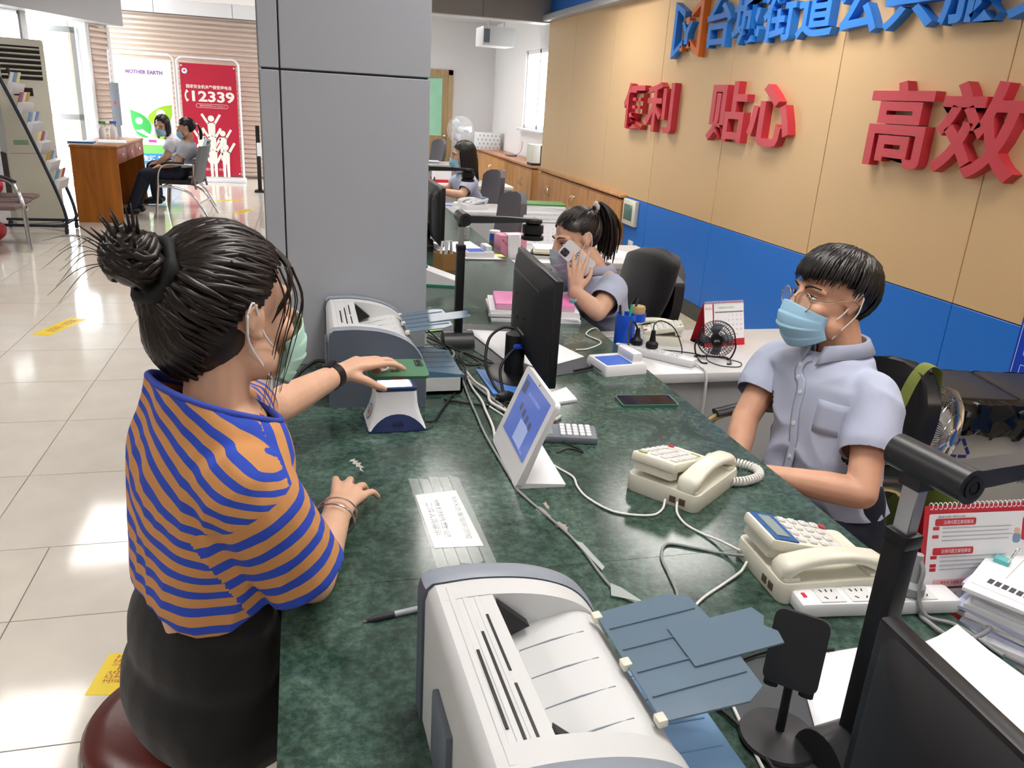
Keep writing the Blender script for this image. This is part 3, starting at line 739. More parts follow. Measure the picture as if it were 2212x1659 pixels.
coil(g, [(.886, 1.488, .838), (.925, 1.505, .815), (.97, 1.500, .812), (1.0, 1.468, .811), (.985, 1.43, .811), (.94, 1.412, .811), (.905, 1.412, .812)], .0085, 34)
g.tube(spline([(.905, 1.412, .812), (.885, 1.415, .808), (.862, 1.425, .812)], 5), .0026, 6); g.build('coiled_cord', CW, None, 60, 'white coiled handset cord curling beside the middle telephone', 'cord', origin=(.9, 1.45, .8))
Z = .8028
cable('white_cord', [(.715, 1.345, .817), (.70, 1.325, .805), (.665, 1.31, Z), (.60, 1.335, Z), (.565, 1.40, Z), (.56, 1.455, Z), (.565, 1.5, Z), (.545, 1.55, Z), (.525, 1.60, Z), (.52, 1.66, Z), (.54, 1.75, Z), (.50, 1.86, Z), (.47, 1.95, Z)], .0026, CW, 'white cord running from the middle telephone past the white tablet')
cable('white_cord', [(.735, 1.33, .817), (.725, 1.305, .806), (.725, 1.265, Z), (.742, 1.225, Z), (.757, 1.19, .808), (.768, 1.13, .82)], .0026, CW, 'short white cord linking the two cream telephones')
cable('white_cord', [(.765, 1.10, .815), (.745, 1.085, .806), (.70, 1.06, Z), (.64, 1.025, Z), (.60, .99, Z), (.59, .96, Z), (.58, .90, Z), (.565, .80, Z), (.545, .68, Z), (.53, .55, Z)], .0026, CW, 'white cord running from the display telephone behind the front printer')
cable('taped_cable', [(.425, 1.455, .804), (.44, 1.40, Z), (.46, 1.33, Z), (.478, 1.26, Z), (.487, 1.2, Z), (.49, 1.14, Z), (.495, 1.09, Z), (.505, 1.055, Z), (.535, 1.02, Z), (.57, 1.012, Z), (.60, 1.04, Z), (.613, 1.10, Z), (.625, 1.16, Z), (.655, 1.20, Z), (.70, 1.18, Z), (.74, 1.155, Z), (.772, 1.12, .815)], .0028, CG, 'grey cable taped along the counter to the display telephone')
# torn tape and glue residue along the cable
TAPE = mat('clear_tape', '#dfe6e4', .12, alpha=.16); GLUE = mat('glue_residue', '#9a938a', .6); PEEL = mat('peeled_paper', '#b9b6ae', .7)
def patch(name, poly, z, m, label, cat, group=None, th=.0006):
    cx = sum(p[0] for p in poly)/len(poly); cy = sum(p[1] for p in poly)/len(poly)
    return G().prism([(x-cx, y-cy) for x, y in poly], 0, th).build(name, m, None, 0, label, cat, group), (cx, cy)
def flat(name, poly, z, m, label, cat, group=None, th=.0006):
    o, (cx, cy) = patch(name, poly, z, m, label, cat, group, th); o.location = (cx, cy, z); return o
def ragged(cx, cy, w, h, rz, n=22, j=.35, seed=1):
    rd = random.Random(seed); out = []
    for k in range(n):
        a = 2*PI*k/n; q = 1 - j*rd.random(); x, y = w*math.cos(a)*q, h*math.sin(a)*q
        out.append((cx+x*math.cos(rz)-y*math.sin(rz), cy+x*math.sin(rz)+y*math.cos(rz)))
    return out
for k, (x, y, w_, h_, a) in enumerate(((.455, 1.36, .012, .03, .3), (.476, 1.30, .012, .022, .3), (.47, 1.385, .006, .02, .1))):
    flat('glue_patch', ragged(x, y, w_, h_, a, 18, .5, k), .8001, GLUE, ['largest patch of old glue beside the taped grey cable', 'smaller glue patch nearer the front printer on the taped cable', 'thin glue streak beside the foot of the white tablet'][k], 'residue', 'glue marks on the counter')
flat('peeled_patch', [(.09,1.655),(.1,1.66),(.098,1.65),(.106,1.648),(.101,1.638),(.112,1.637),(.108,1.625),(.117,1.612),(.109,1.61),(.114,1.59),(.106,1.60),(.107,1.615),(.099,1.618),(.1,1.63),(.092,1.635),(.096,1.645),(.086,1.648)], .8001, PEEL, 'pale flaked patch on the marble in front of the scanner', 'residue')
TAPE2 = mat('clear_tape_strip', '#cfd8d6', .08, alpha=.5)
flat('tape_strip', [(.479,1.235),(.492,1.225),(.505,1.14),(.497,1.13)], .8056, TAPE2, 'clear tape strip holding the middle of the grey cable', 'tape', 'tape on the cable')
flat('tape_strip', [(.485,1.055),(.52,1.035),(.535,1.025),(.51,1.075),(.497,1.09)], .8056, TAPE2, 'crumpled clear tape over the grey cable beside the front printer', 'tape', 'tape on the cable')

# taped notice
nt_ = thing('taped_notice', 'white printed slip taped flat to the counter', 'notice', (.258, 1.36, .8))
q = [(.21,1.467),(.217,1.257),(.308,1.251),(.297,1.476)]
G().prism([(x-.258, y-1.36) for x, y in q], .0004, .0012).build('slip', PAPER, nt_, 0)
INK = mat('printed_ink', '#3c3f46', .6)
for k, (s_, yy, ln) in enumerate((('工作人员提示', .232, .034), ('请扫码登记', .249, .018), ('XXX办事指南须知', .287, .014))):
    text('print', s_, .02, INK, Matrix.Translation((yy-.258, 1.365-1.36, .00135)) @ Matrix.Rotation(-PI/2, 4, 'Z'), nt_, fit=(.13 + .02*k, .012 if k else .014))
for k in range(5):
    x0 = .205 + .022*k; G().prism([(x-.258, y-1.36) for x, y in ((x0, 1.545-.006*(k % 2)), (x0+.006, 1.18+.01*((k*7) % 3)), (x0+.026, 1.178+.008*((k*5) % 4)), (x0+.02, 1.543-.005*((k+1) % 3)))], .0014+.00012*k, .0015+.00012*k).build('tape_strip', TAPE, nt_, 0)
G().prism([(x-.258, y-1.36) for x, y in ((.207,1.19),(.21,1.12),(.228,1.12),(.228,1.19))], .0014, .0015).build('tape_strip', TAPE, nt_, 0)

# pen in front of the printer
def pen(name, p0, p1, m, label, grip=BLACK, r=.005, tip=None, group='pens'):
    p0, p1 = Vector(p0), Vector(p1); d = (p1-p0)
    t = thing(name, label, 'pen', p0, 0, group)
    G().tube([d*.22, d*.97, d], [r, r, r*.6], 12).build('barrel', m, t)
    G().tube([d*.06, d*.2, d*.45], [r*.55, r*1.1, r*1.08], 12).build('grip', grip, t)
    G().tube([d*0, d*.08], [r*.12, r*.6], 10).build('tip', tip or CHROME, t)
    return t
CLEARP = mat('clear_pen_barrel', '#b9c0c6', .12, alpha=.75)
pen('ballpoint_pen', (.072, 1.0575, .8035), (.185, 1.078, .8055), CLEARP, 'ballpoint pen with a dark grip lying beside the front printer', mat('dark_grip', '#34363c', .6))
pen('ballpoint_pen', (.60, 1.80, .8035), (.645, 1.845, .8045), CLEARP, 'short clear pen lying behind the white tablet', mat('red_grip', '#b03040', .5))

# ---------------------------------------------------------------- code scanner box
sc = thing('code_scanner', 'white desktop code scanner with a navy base and glowing top window', 'scanner', (.21, 1.862, .8), R(2))
NAVY = mat('navy_plastic', '#25335f', .4)
def rrect(w_, d_, r, z, oy=0): return [Vector((x, y+oy, z)) for x, y in rpoly(w_, d_, r, 5)]
g = G(); g.loft([rrect(.142, .125, .006, .004), rrect(.134, .12, .012, .016), rrect(.116, .105, .012, .04), rrect(.104, .095, .011, .065), rrect(.1, .092, .01, .088), rrect(.099, .091, .01, .1)], True, True); g.build('scanner_body', WHITEP, sc, 60)
G().loft([rrect(.143, .126, .006, 0), rrect(.143, .126, .006, .005)], True, True).build('base_plate', NAVY, sc, 50)
ar_ = [(-.068, .003)] + [(.06*math.cos(a)*1.1, .004+.04*math.sin(a)**1.5) for a in [PI - PI*k/14 for k in range(1, 14)]] + [(.068, .003)]
g = G()
vs = []; 
for x, z in ar_: 
    f = min(1, z/.04); vs.append((x, -.0635 - .0 + .0105*f*f + .0008*f, z))
n = len(vs); vs2 = [(x, y-.0012, z) for x, y, z in vs]; base = [(x, -.0645, .003) for x, y, z in vs]
g.add(vs2 + base, [(i, i+1, n+i+1, n+i) for i in range(n-1)]); g.build('front_arch', NAVY, sc, 60)
for i in range(6):
    for j in range(3): 
        xx = -.011+.0045*i; zz = .017+.0042*j
        G().cyl((xx, -.064+.0028*j*.55, zz), (xx, -.060, zz), .0011, n=6).build('speaker_hole', BLACK, sc, 0)
g = G(); o_ = rpoly(.1, .092, .01, 5); i_ = rpoly(.082, .07, .006, 5); n = len(o_)
g.add([(x, y, .1) for x, y in o_] + [(x, y, .108) for x, y in o_] + [(x, y, .108) for x, y in i_] + [(x, y, .095) for x, y in i_], [(k*n+i, k*n+(i+1) % n, (k+1)*n+(i+1) % n, (k+1)*n+i) for k in range(3) for i in range(n)]); g.build('window_rim', NAVY, sc, 50)
G().prism(i_, .1005, .1015).build('glowing_window', mat('scanner_glow', '#f4f8ff', .3, emit=1.6), sc, 0)
EMB = frame((-.0605, .0, .035), (0, -1, 0), (-1, 0, .33))
g = G(EMB); g.lathe([(.021, .001), (.021, .0016), (.0, .0017)], 28, cap=False); em = g.build('emblem', PRW, sc)
g = G(EMB); n = 28; g.add([(.020*math.cos(2*PI*k/n), .020*math.sin(2*PI*k/n), .0021) for k in range(n)] + [(.0165*math.cos(2*PI*k/n), .0165*math.sin(2*PI*k/n), .0021) for k in range(n)], [(i, (i+1) % n, n+(i+1) % n, n+i) for i in range(n)]); g.build('emblem_ring', LCDB, em, 0)
g = G(EMB); g.prism([(-.006, -.01), (.001, -.004), (.007, -.009), (.009, .004), (.002, .001), (-.003, .011), (-.007, .006)], .0018, .0022); g.build('emblem_mark', mat('emblem_red', '#c04a3a', .5), em, 0)

# ---------------------------------------------------------------- white tablet display
tb = thing('display_tablet', 'white desktop tablet on a wedge stand showing a blue screen', 'tablet', (.42, 1.59, .8), R(-2))
n_ = Vector((-.185, 0, .075)).normalized(); up = Vector((.075, 0, .185)).normalized()
TM = frame((.006, 0, .004), (0, -1, 0), n_)      # local x towards -y, local y up the panel
g = G(TM); g.prism(rpoly(.258, .205, .012, 4, 0, .1035), -.012, 0); g.build('tablet_body', WHITEP, tb, 40)
g = G(); g.prism([(.012, 0), (.118, 0), (.118, .007), (.085, .16), (.07, .17)], -.124, .124, Matrix(((1,0,0,0),(0,0,-1,0),(0,1,0,0),(0,0,0,1)))) if 0 else None
g = G(); g.prism([(.008, 0), (.118, 0), (.12, .006), (.03, .012), (.084, .17), (.074, .17)], -.124, .124, Matrix(((1,0,0,0),(0,0,-1,0),(0,1,0,0),(0,0,0,1)))); g.build('wedge_stand', WHITEP, tb, 30)
SCR = mat('blue_screen', '#5a6fb8', .15, emit=.45)
g = G(TM); g.prism(rpoly(.205, .142, .002, 2, .004, .122), .0002, .0008); s_ = g.build('screen', SCR, tb, 0)
SW = mat('screen_pale', '#9fb0dc', .2, emit=.35); SD = mat('screen_grey', '#5d6684', .2, emit=.15)
G(TM).prism(rpoly(.07, .05, .002, 2, .02, .085), .0009, .0012).build('screen_panel', SW, s_, 0)
G(TM).prism(rpoly(.03, .03, .001, 2, -.075, .168), .0009, .0012).build('screen_picture', SD, s_, 0)
for k in range(4): G(TM).prism(rpoly(.018, .018, .004, 3, -.045+.032*k, .128-.004*k), .0009, .0012).build('screen_icon', SD, s_, 0)
text('screen_text', '请出示您的健康码', .012, SW, TM @ Matrix.Translation((.01, .165, .001)), s_, fit=(.1, .008)); text('screen_text', '政务服务', .01, SW, TM @ Matrix.Translation((.06, .06, .001)), s_, fit=(.04, .006))
g = G(TM); g.cyl((.0, .199, 0), (0, .199, .001), .0022, n=10); g.build('camera_dot', BLACK, tb)

# ---------------------------------------------------------------- keypad, id readers, mobile phone
kpd = thing('calculator', 'grey calculator with white keys half hidden behind the tablet', 'calculator', (.62, 1.722, .8), R(-14))
G().box((0, 0, .009), (.15, .085, .018), bev=.004).build('case', GREYPL, kpd)
for i in range(5):
    for j in range(4): G().box((-.01+.016*i, -.027+.018*j, .02), (.0125, .013, .006), bev=.0015, seg=1).build('key', WHITEP, kpd, 30)
G().box((-.05, .0, .0185), (.03, .06, .002)).build('display', LCD, kpd, 0)
def reader(label, loc, rz):
    t = thing('card_reader', label, 'card reader', loc, rz, 'white card readers')
    G().loft([rrect(.15, .13, .008, 0), rrect(.15, .13, .008, .022), rrect(.142, .122, .01, .032)], True, True).build('reader_body', WHITEP, t, 50)
    G().box((-.018, -.008, .0325), (.088, .085, .003), bev=.001, seg=1).build('blue_pad', mat('reader_blue', '#2f63d0', .35), t)
    G().box((.05, .01, .045), (.036, .1, .03), bev=.006).build('ridge', WHITEP, t)
    G().bb((-.076, -.04, .008), (-.0745, .03, .012)).build('card_slot', GREYPL, t, 0)
    return t
reader('white card reader with a blue pad at the counter edge by the grey desk', (.95, 2.225, .8), R(8))
reader('white card reader on papers at the farther counter station', (.89, 4.08, .8), R(5))
reader('small white card reader beside the far white telephone', (1.12, 6.25, .75), R(-20))
mp = thing('mobile_phone', 'mobile phone with a dark screen and green case lying on the counter', 'mobile phone', (.925, 1.928, .8), R(-4))
G().prism(rpoly(.165, .08, .01), 0, .009).build('case', mat('green_case', '#3f6f62', .4), mp, 30); G().prism(rpoly(.158, .073, .008), .009, .0096).build('screen', mat('dark_screen', '#2a1c1c', .06), mp, 0)

# ---------------------------------------------------------------- document cameras
DARK = mat('dark_grey_plastic', '#2a2b2e', .38)
def doc_camera(label, loc, rz, arm_tilt=0.0):
    t = thing('document_camera', label, 'document camera', loc, rz, 'document cameras')
    g = G(); pts = [(.045*math.cos(a), .05*math.sin(a)) for a in [PI*k/12 for k in range(13)]]
    g.prism([(x, y) for x, y in pts], -.05, .05, Matrix(((0,0,1,0),(1,0,0,0),(0,1,0,0),(0,0,0,1)))); g.build('base', DARK, t, 40)
    G().bb((-.013, -.015, .045), (.013, .015, .335), bev=.003).build('pole', BLACK, t)
    G().bb((-.014, -.017, .32), (.014, .017, .338), bev=.003).build('collar', BLACK, t)
    G().bb((-.008, -.011, .33), (.008, .011, .41), bev=.001, seg=1).build('inner_pole', ALU, t)
    g = G(); g.cyl((0, .035, .425), (0, -.065, .425), .02, n=24); g.bb((-.012, -.014, .395), (.012, .014, .42)); jo = g.build('joint', DARK, t)
    g = G(); g.lathe([(.013, 0), (.013, .002), (.008, .002)], 20, frame((0, -.0652, .425), (1, 0, 0), (0, -1, 0)), cap=False); g.cyl((0, -.06, .425), (0, -.0665, .425), .006, n=6); g.build('end_cap', BLACK, jo)
    g = G(); g.loft([[Vector((x, y_*w_ - .04, .425 + z_*h_)) for y_, z_ in ((-1,-1),(1,-1),(1,1),(-1,1))] for x, w_, h_ in ((.0, .014, .011), (.05, .014, .011), (.14, .012, .009), (.2, .014, .006), (.24, .016, .005))], True, True); g.build('arm', DARK, t, 30)
    H = Matrix.Translation((.225, -.04, 0))
    g = G(); g.lathe([(.0, .43), (.028, .428), (.03, .418), (.02, .412), (.034, .41), (.034, .385), (.027, .38), (.036, .376), (.036, .364), (.0, .362)], 24, H, cap=False); hd = g.build('camera_head', BLACK, t, 30)
    G().lathe([(.014, .3635), (.014, .3615), (.0, .361)], 16, H, cap=False).build('lens', mat('lens_glass', '#0b0b12', .05), hd)
    return t
dc1 = doc_camera('black document camera on the mat behind the first monitor', (.492, 2.51, .8), 0)
dc2 = doc_camera('nearest black document camera beside the phone stand at right', (.665, .668, .8), R(8))
dc3 = doc_camera('farther document camera with its arm reaching past the column', (.635, 4.3, .8), 0)

# ---------------------------------------------------------------- monitors
def monitor(label, loc, rz, slot=False, W=.5, H=.3, stand=True):
    """screen faces local +x; back towards -x; origin on the counter under the screen"""
    t = thing('monitor', label, 'monitor', loc, rz, 'monitors on the counter')
    z0 = .045; g = G()
    g.box((0, 0, z0+H/2), (.022, W, H), bev=.005); g.build('bezel', BLACK, t)
    rings = []
    for x, k in ((-.008, .97), (-.02, .9), (-.034, .72), (-.04, .5)):
        rings.append([Vector((x, y*k, z0+H/2+z*k)) for y, z in rpoly(W, H, .02, 3)])
    G().loft(rings, False, True).build('back_shell', BLACKM, t, 60)
    G().box((.0112, 0, z0+H/2), (.001, W-.03, H-.03)).build('screen', mat('dark_screen2', '#10141c', .1), t, 0)
    G().bb((-.046, -.05, .1), (-.03, .05, .14), bev=.005).build('port_housing', BLACK, t)
    if slot:
        sl = G().prism([(x, y) for x, y in rpoly(.2, .022, .011)], 0, .004, frame((-.0405, .02, z0+H*.62), (0, -1, 0), (-1, 0, 0))).build('vent_recess', BLACK, t, 0)
        for k in range(18): G().box((-.0455, .11-.01*k, z0+H*.62), (.002, .004, .02)).build('vent_rib', BLACKM, sl, 0)
    else:
        sl = G().bb((-.0356, -W*.33, z0+H*.79), (-.033, W*.33, z0+H*.845)).build('vent_strip', mat('dark_glossy_strip', '#0c0c0e', .3), t, 0)
    for k, (y, z) in enumerate(((.08, .19), (-.03, .14), (.06, .12))): G().cyl((-.0425, y, z0+z), (-.038, y, z0+z), .004, n=8).build('screw', RUBBER, t)
    if stand:
        G().cyl((-.055, 0, .012), (-.055, 0, .13), .03, n=20).build('stand_column', BLACK, t)
        g = G(); g.lathe([(.0, 0), (.105, 0), (.105, .006), (.09, .012), (.0, .014)], 32, Matrix.Translation((-.05, 0, 0)) @ Matrix.Diagonal((.8, 1.1, 1, 1)), cap=False); g.build('stand_foot', BLACK, t)
    return t
monitor('black monitor seen from behind in the middle of the counter', (.66, 2.19, .8), R(-3), W=.5, H=.3)
monitor('black monitor seen from behind at the bottom right corner', (.545, .30, .8), R(-2), True, .5, .275)
monitor('far black monitor edge showing beside the column', (.70, 4.32, .8), R(0), W=.5, H=.3)

# ---------------------------------------------------------------- desk mats and papers
MATB = mat('dark_desk_mat', '#3b4046', .5)
flat('desk_mat', [(.44,2.79),(.62,2.13),(.905,2.23),(.80,2.72)], .8002, MATB, 'dark desk mat under the first document camera', 'desk mat', 'dark desk mats', .002)
flat('desk_mat', [(.565,.87),(.548,.33),(1.0,.33),(1.0,.86)], .8002, MATB, 'dark desk mat under the phone stand at right', 'desk mat', 'dark desk mats', .002)
flat('desk_mat', [(.66,4.55),(.68,3.96),(1.02,3.96),(1.0,4.5)], .8002, MATB, 'dark desk mat at the farther station beside the pink tissue box', 'desk mat', 'dark desk mats', .002)
def sheet(name, poly, z, label, curl=0.0, m=PAPER, group='loose papers', n=8):
    """one sheet of paper; corners in order, gently curled"""
    a, b, c, d_ = [Vector((p[0], p[1], 0)) for p in poly]; g = G(); o = (a+b+c+d_)/4
    rows = []
    for i in range(n+1):
        row = []
        for j in range(n+1):
            u, v = i/n, j/n; p = (a*(1-u)*(1-v) + b*u*(1-v) + c*u*v + d_*(1-u)*v) - o
            p.z = .0008 + curl*((2*u-1)**4 + .6*(2*v-1)**6)*(.5+.5*math.sin(3*u+2*v)); row.append(p)
        rows.append(row)
    g.loft(rows, closed=False); ob = g.build(name, m, None, 60, label, 'paper', group, solid=.0006); ob.location = (o.x, o.y, z); return ob
sheet('paper_sheet', [(.555,2.675),(.63,2.19),(.885,2.345),(.80,2.61)], .8026, 'white sheets on the mat behind the first monitor', .004)
sheet('paper_sheet', [(.70,4.45),(.69,3.99),(1.0,3.98),(.93,4.48)], .8026, 'white sheets under the farther card reader', .004)
sheet('paper_sheet', [(.71,.855),(.60,.6),(.80,.5),(.86,.86)], .8026, 'white sheet on the mat behind the phone stand', .002)
sheet('paper_sheet', [(1.0,.855),(.80,.80),(.80,.35),(1.03,.35)], .8045, 'large white sheet lifting behind the bottom right monitor', .03)
def pile(label, loc, rz, n, w_, d_, th, mats, jit=.004, cat='papers', group='piles of papers', name='paper_pile'):
    t = thing(name, label, cat, loc, rz, group); rd = random.Random(n*7+int(w_*1000)); z = 0
    for k in range(n):
        h = th*(.7+.6*rd.random()); G().box((rd.uniform(-jit, jit), rd.uniform(-jit, jit), z+h/2), (w_, d_, h*.96), rot=(0, 0, rd.uniform(-.03, .03)*jit/.004)).build('sheet', mats[k % len(mats)], t, 0); z += h
    return t, z
PKB = mat('pink_folder', '#e07ab5', .4); PKL = mat('pale_pink', '#e9b4cf', .5); LIL = mat('lilac_paper', '#c3c9e6', .6)
pile('stack of white papers under the pink folder', (.86, 2.90, .8), R(-12), 4, .34, .24, .009, [PAPER], .01)
fo = thing('pink_folder', 'pink plastic folder lying on white papers by the woman on the phone', 'folder', (.86, 2.90, .8375), R(-10))
G().box((0, 0, .013), (.3, .21, .026), bev=.003).build('cover', PKB, fo); G().bb((-.148, -.1075, .004), (.148, -.104, .022)).build('spine_label', PKL, fo, 0)
bc = thing('binder_clip', 'small clip with silver handles at the corner of the pink folder', 'clip', (1.0, 2.83, .865), R(30)); G().box((0, 0, .004), (.02, .02, .01), bev=.002).build('clip_body', mat('teal_clip', '#5fb5b8', .4), bc); g = G(); g.tube(spline([(.005, -.004, .006), (.04, -.007, .016), (.055, 0, .02), (.04, .007, .016), (.005, .004, .006)], 5), .0013, 6); g.build('clip_handle', CHROME, bc)
st, zz = pile('tall fanned stack of documents at the right edge', (1.235, .835, .75), R(28), 16, .23, .3, .0078, [PAPER, LIL, PAPER, PAPER], .014)
G().box((-.0, .0, zz+.0006), (.22, .29, .001)).build('top_sheet', PAPER, st, 0)
for k in range(12): G().bb((-.09, .12-.011*k, zz+.0012), (-.09+.018, .128-.011*k, zz+.0016)).build('print', INK, st, 0)
for k in range(5): G().bb((-.05, .11-.03*k, zz+.0012), (.08, .1115-.03*k, zz+.0015)).build('print', LGREY, st, 0)
bc2 = thing('binder_clip', 'teal binder clip on the tall stack of documents', 'clip', (1.175, .955, .75+zz+.001), R(120)); G().box((0, 0, .004), (.024, .02, .01), bev=.002).build('clip_body', mat('teal_clip', '#5fb5b8', .4), bc2); g = G(); g.tube(spline([(-.01, -.008, .006), (-.02, -.006, .03), (-.018, 0, .036), (-.016, .006, .03), (-.01, .008, .006)], 5), .0013, 6); g.build('clip_handle', CHROME, bc2)

# ---------------------------------------------------------------- desk calendars
RDC = mat('calendar_red', '#c8283a', .45); PINKP = mat('pale_rose_print', '#e6b9b6', .6)
def calendar(label, loc, rz, W=.25, H=.19, big=True, RDC=RDC):
    """page faces local -y, leaning back"""
    t = thing('desk_calendar', label, 'calendar', loc, rz, 'standing desk calendars'); lean = math.asin(.045/H)
    PM_ = frame((0, -.045, .0), (1, 0, 0), (0, -math.cos(lean), math.sin(lean)))
    back = G(); back.add([(-W/2, -.045, 0), (W/2, -.045, 0), (W/2, 0, H*math.cos(lean)), (-W/2, 0, H*math.cos(lean)), (-W/2, .05, 0), (W/2, .05, 0)], [(0,1,2,3), (3,2,5,4), (0,4,5,1)]); back.build('stand', RDC, t, 0)
    P_ = lambda w_, h_, cx, cy, nm, m, z, r=.003, par=t: G(PM_).prism(rpoly(w_, h_, r, 3, cx, cy), z, z+.0006).build(nm, m, par, 0)
    if big:
        P_(W*.93, H*.62, 0, H*.62, 'page', PAPER, .0008); P_(W*.93, H*.13, 0, H*.225, 'date_strip', PAPER, .0008)
        for k, cy in enumerate((.86, .615)):
            P_(W*.3, H*.06, -W*.27, H*cy, 'red_heading', RDC, .0016); text('print', '法律问题互解答解说', .01, PAPER, PM_ @ Matrix.Translation((-W*.25, H*cy, .0024)), t, fit=(W*.22, H*.035))
        text('print', '常用法律小知识问答', .01, INK, PM_ @ Matrix.Translation((-W*.3, H*.905, .0016)), t, fit=(W*.2, H*.02))
        rr = random.Random(4)
        for k, cy in enumerate((.81, .775, .74, .705, .565, .53, .495, .46)):
            P_(W*.045, H*.028, -W*.41, H*cy, 'red_tag', RDC, .0016, .001) if k % 2 == 0 or k > 5 else None
            G(PM_).prism([(-W*.36, H*cy-.0012), (-W*.36+W*(.45+.3*rr.random()), H*cy-.0012), (-W*.36+W*.5, H*cy+.0012), (-W*.36, H*cy+.0012)], .0016, .002).build('print_line', LGREY, t, 0)
        P_(W*.13, H*.2, W*.3, H*.78, 'picture_book', RDC, .0016, .004); G(PM_).prism([(W*.3+.006*math.cos(2*PI*k/16), H*.8+.006*math.sin(2*PI*k/16)) for k in range(16)], .0024, .003).build('picture_seal', mat('gold_print', '#d9a13a', .5), t, 0)
        for s_ in (-1, 1):
            P_(.016, .018, W*.3+s_*W*.1, H*.7, 'picture_figure', mat('picture_green', '#8fae6a', .6) if s_ > 0 else mat('picture_blue', '#7d97b5', .6), .0016, .006); P_(.012, .012, W*.3+s_*W*.1, H*.76, 'picture_head', mat('picture_skin', '#e0b69b', .6), .0016, .0055)
        P_(W*.8, H*.05, .0, H*.35, 'pink_band', PINKP, .0016); text('print', '和谐社会人人学法', .01, RDC, PM_ @ Matrix.Translation((-W*.05, H*.35, .0024)), t, fit=(W*.6, H*.025))
        G(PM_).prism([(-W*.4+.015*math.cos(2*PI*k/24), H*.25+.015*math.sin(2*PI*k/24)) for k in range(24)], .0016, .0024).build('month_disc', RDC, t, 0); text('print', '08', .02, PAPER, PM_ @ Matrix.Translation((-W*.4, H*.252, .0028)), t, bold=.0006, fit=(.017, .012))
        for i in range(13):
            text('date', str(i+1), .008, INK, PM_ @ Matrix.Translation((-W*.28+W*.055*i, H*.245, .0016)), t); text('date', str(i+16), .008, INK, PM_ @ Matrix.Translation((-W*.28+W*.055*i, H*.205, .0016)), t)
        text('print', '中国人寿', .02, mat('gold_print', '#d9a13a', .5), PM_ @ Matrix.Translation((-W*.25, H*.08, .0012)), t, fit=(W*.2, H*.07))
    else:
        P_(W*.74, H*.82, W*.12, H*.57, 'month_page', PAPER, .0008); P_(W*.2, H*.82, -W*.385, H*.57, 'side_page', PAPER, .0008)
        text('print', '2021', .014, RDC, PM_ @ Matrix.Translation((-W*.385, H*.87, .0016)), t, fit=(W*.17, H*.055))
        P_(W*.7, H*.025, W*.12, H*.78, 'week_bar', GREYPL, .0016, .0005); text('print', '阳春面馆古子家粉店', .01, mat('picture_green', '#8fae6a', .6), PM_ @ Matrix.Translation((W*.05, H*.88, .0016)), t, fit=(W*.4, H*.05))
        for r_ in range(5):
            for c_ in range(7):
                if 0 <= r_*7+c_-3 < 31: text('date', str(r_*7+c_-2), .009, GREYPL if c_ < 6 else RDC, PM_ @ Matrix.Translation((-W*.19+W*.1*c_, H*(.7-.11*r_), .0016)), t)
        text('print', '美味新享', .012, mat('gold_print', '#d9a13a', .5), PM_ @ Matrix.Translation((W*.05, H*.08, .0012)), t, fit=(W*.5, H*.04))
    for k in range(28 if big else 24):
        x = -W*.46 + W*.92*k/(27 if big else 23); zt = H*math.cos(lean)
        g = G(); g.tube([(x+.0006*math.cos(a), .0+.0055*math.cos(a)-.002, zt+.006*math.sin(a)) for a in [2*PI*j/10 for j in range(10)]], .0008, 5, closed=True); g.build('ring', WHITEP, t)
    return t
calendar('red framed desk calendar with spiral rings and month disc at right', (1.165, .995, .75), R(-4), .27, .215, True)
calendar('red and white desk calendar with a month page behind the small fan', (1.535, 2.64, .75), R(8), .185, .165, False)
calendar('white spiral calendar seen behind the black camera arm', (1.43, 4.63, .75), R(0), .3, .2, False, mat('calendar_white', '#d9dedd', .5))

# ---------------------------------------------------------------- power strips
def power_strip(label, loc, rz, L_=.28):
    t = thing('power_strip', label, 'power strip', loc, rz, 'white power strips')
    G().box((0, 0, .014), (L_, .052, .028), bev=.007).build('strip_body', WHITEP, t)
    for k in range(4):
        x = -L_*.34 + .055*k + .012; pr = G().box((x, 0, .0283), (.045, .042, .0012), bev=.0005, seg=1).build('outlet', PRW, t)
        for q in ((-.01, .01, .3), (.0, .01, 0), (-.009, -.01, .6), (.009, -.01, -.6), (.01, .01, -.3)): G().box((x+q[0], q[1], .0292), (.002, .007, .0008), rot=(0, 0, q[2])).build('hole', BLACK, pr, 0)
    G().box((-L_*.45, 0, .0287), (.006, .012, .002)).build('indicator', RDC, t, 0)
    return t
power_strip('white power strip on the counter beside the display telephone', (.925, .955, .8), R(-7), .29)
power_strip('white power strip with black plugs on the grey desk', (1.2, 2.475, .75), R(-48), .3)
def plug(label, p, m, up=.05, group='mains plugs'):
    t = thing('mains_plug', label, 'plug', p, 0, group)
    G().lathe([(.018, 0), (.022, .004), (.022, .018), (.012, .026), (.009, up), (.007, up+.02)], 16).build('plug_body', m, t, 40); return t
plug('grey plug in the power strip beside the red calendar', (.985, .946, .829), mat('grey_plug', '#8f9296', .45), .055)
plug('black plug at the near end of the power strip on the grey desk', (1.195, 2.50, .779), BLACK, .045)
plug('black plug at the far end of the power strip on the grey desk', (1.155, 2.545, .779), BLACK, .04)
cable('plug_cable', [(.985, .946, .90), (.985, .93, .88), (.982, .925, .84), (.99, .905, .81), (1.03, .88, .8045), (1.045, .80, .8045)], .0035, CG, 'grey mains cable hanging from the grey plug')
cable('plug_cable', [(1.07, .935, .815), (1.09, .90, .80), (1.075, .86, .806), (1.0, .845, .806), (.985, .90, .806), (.99, .92, .806)], .004, CG, 'grey cable looping at the end of the near power strip')
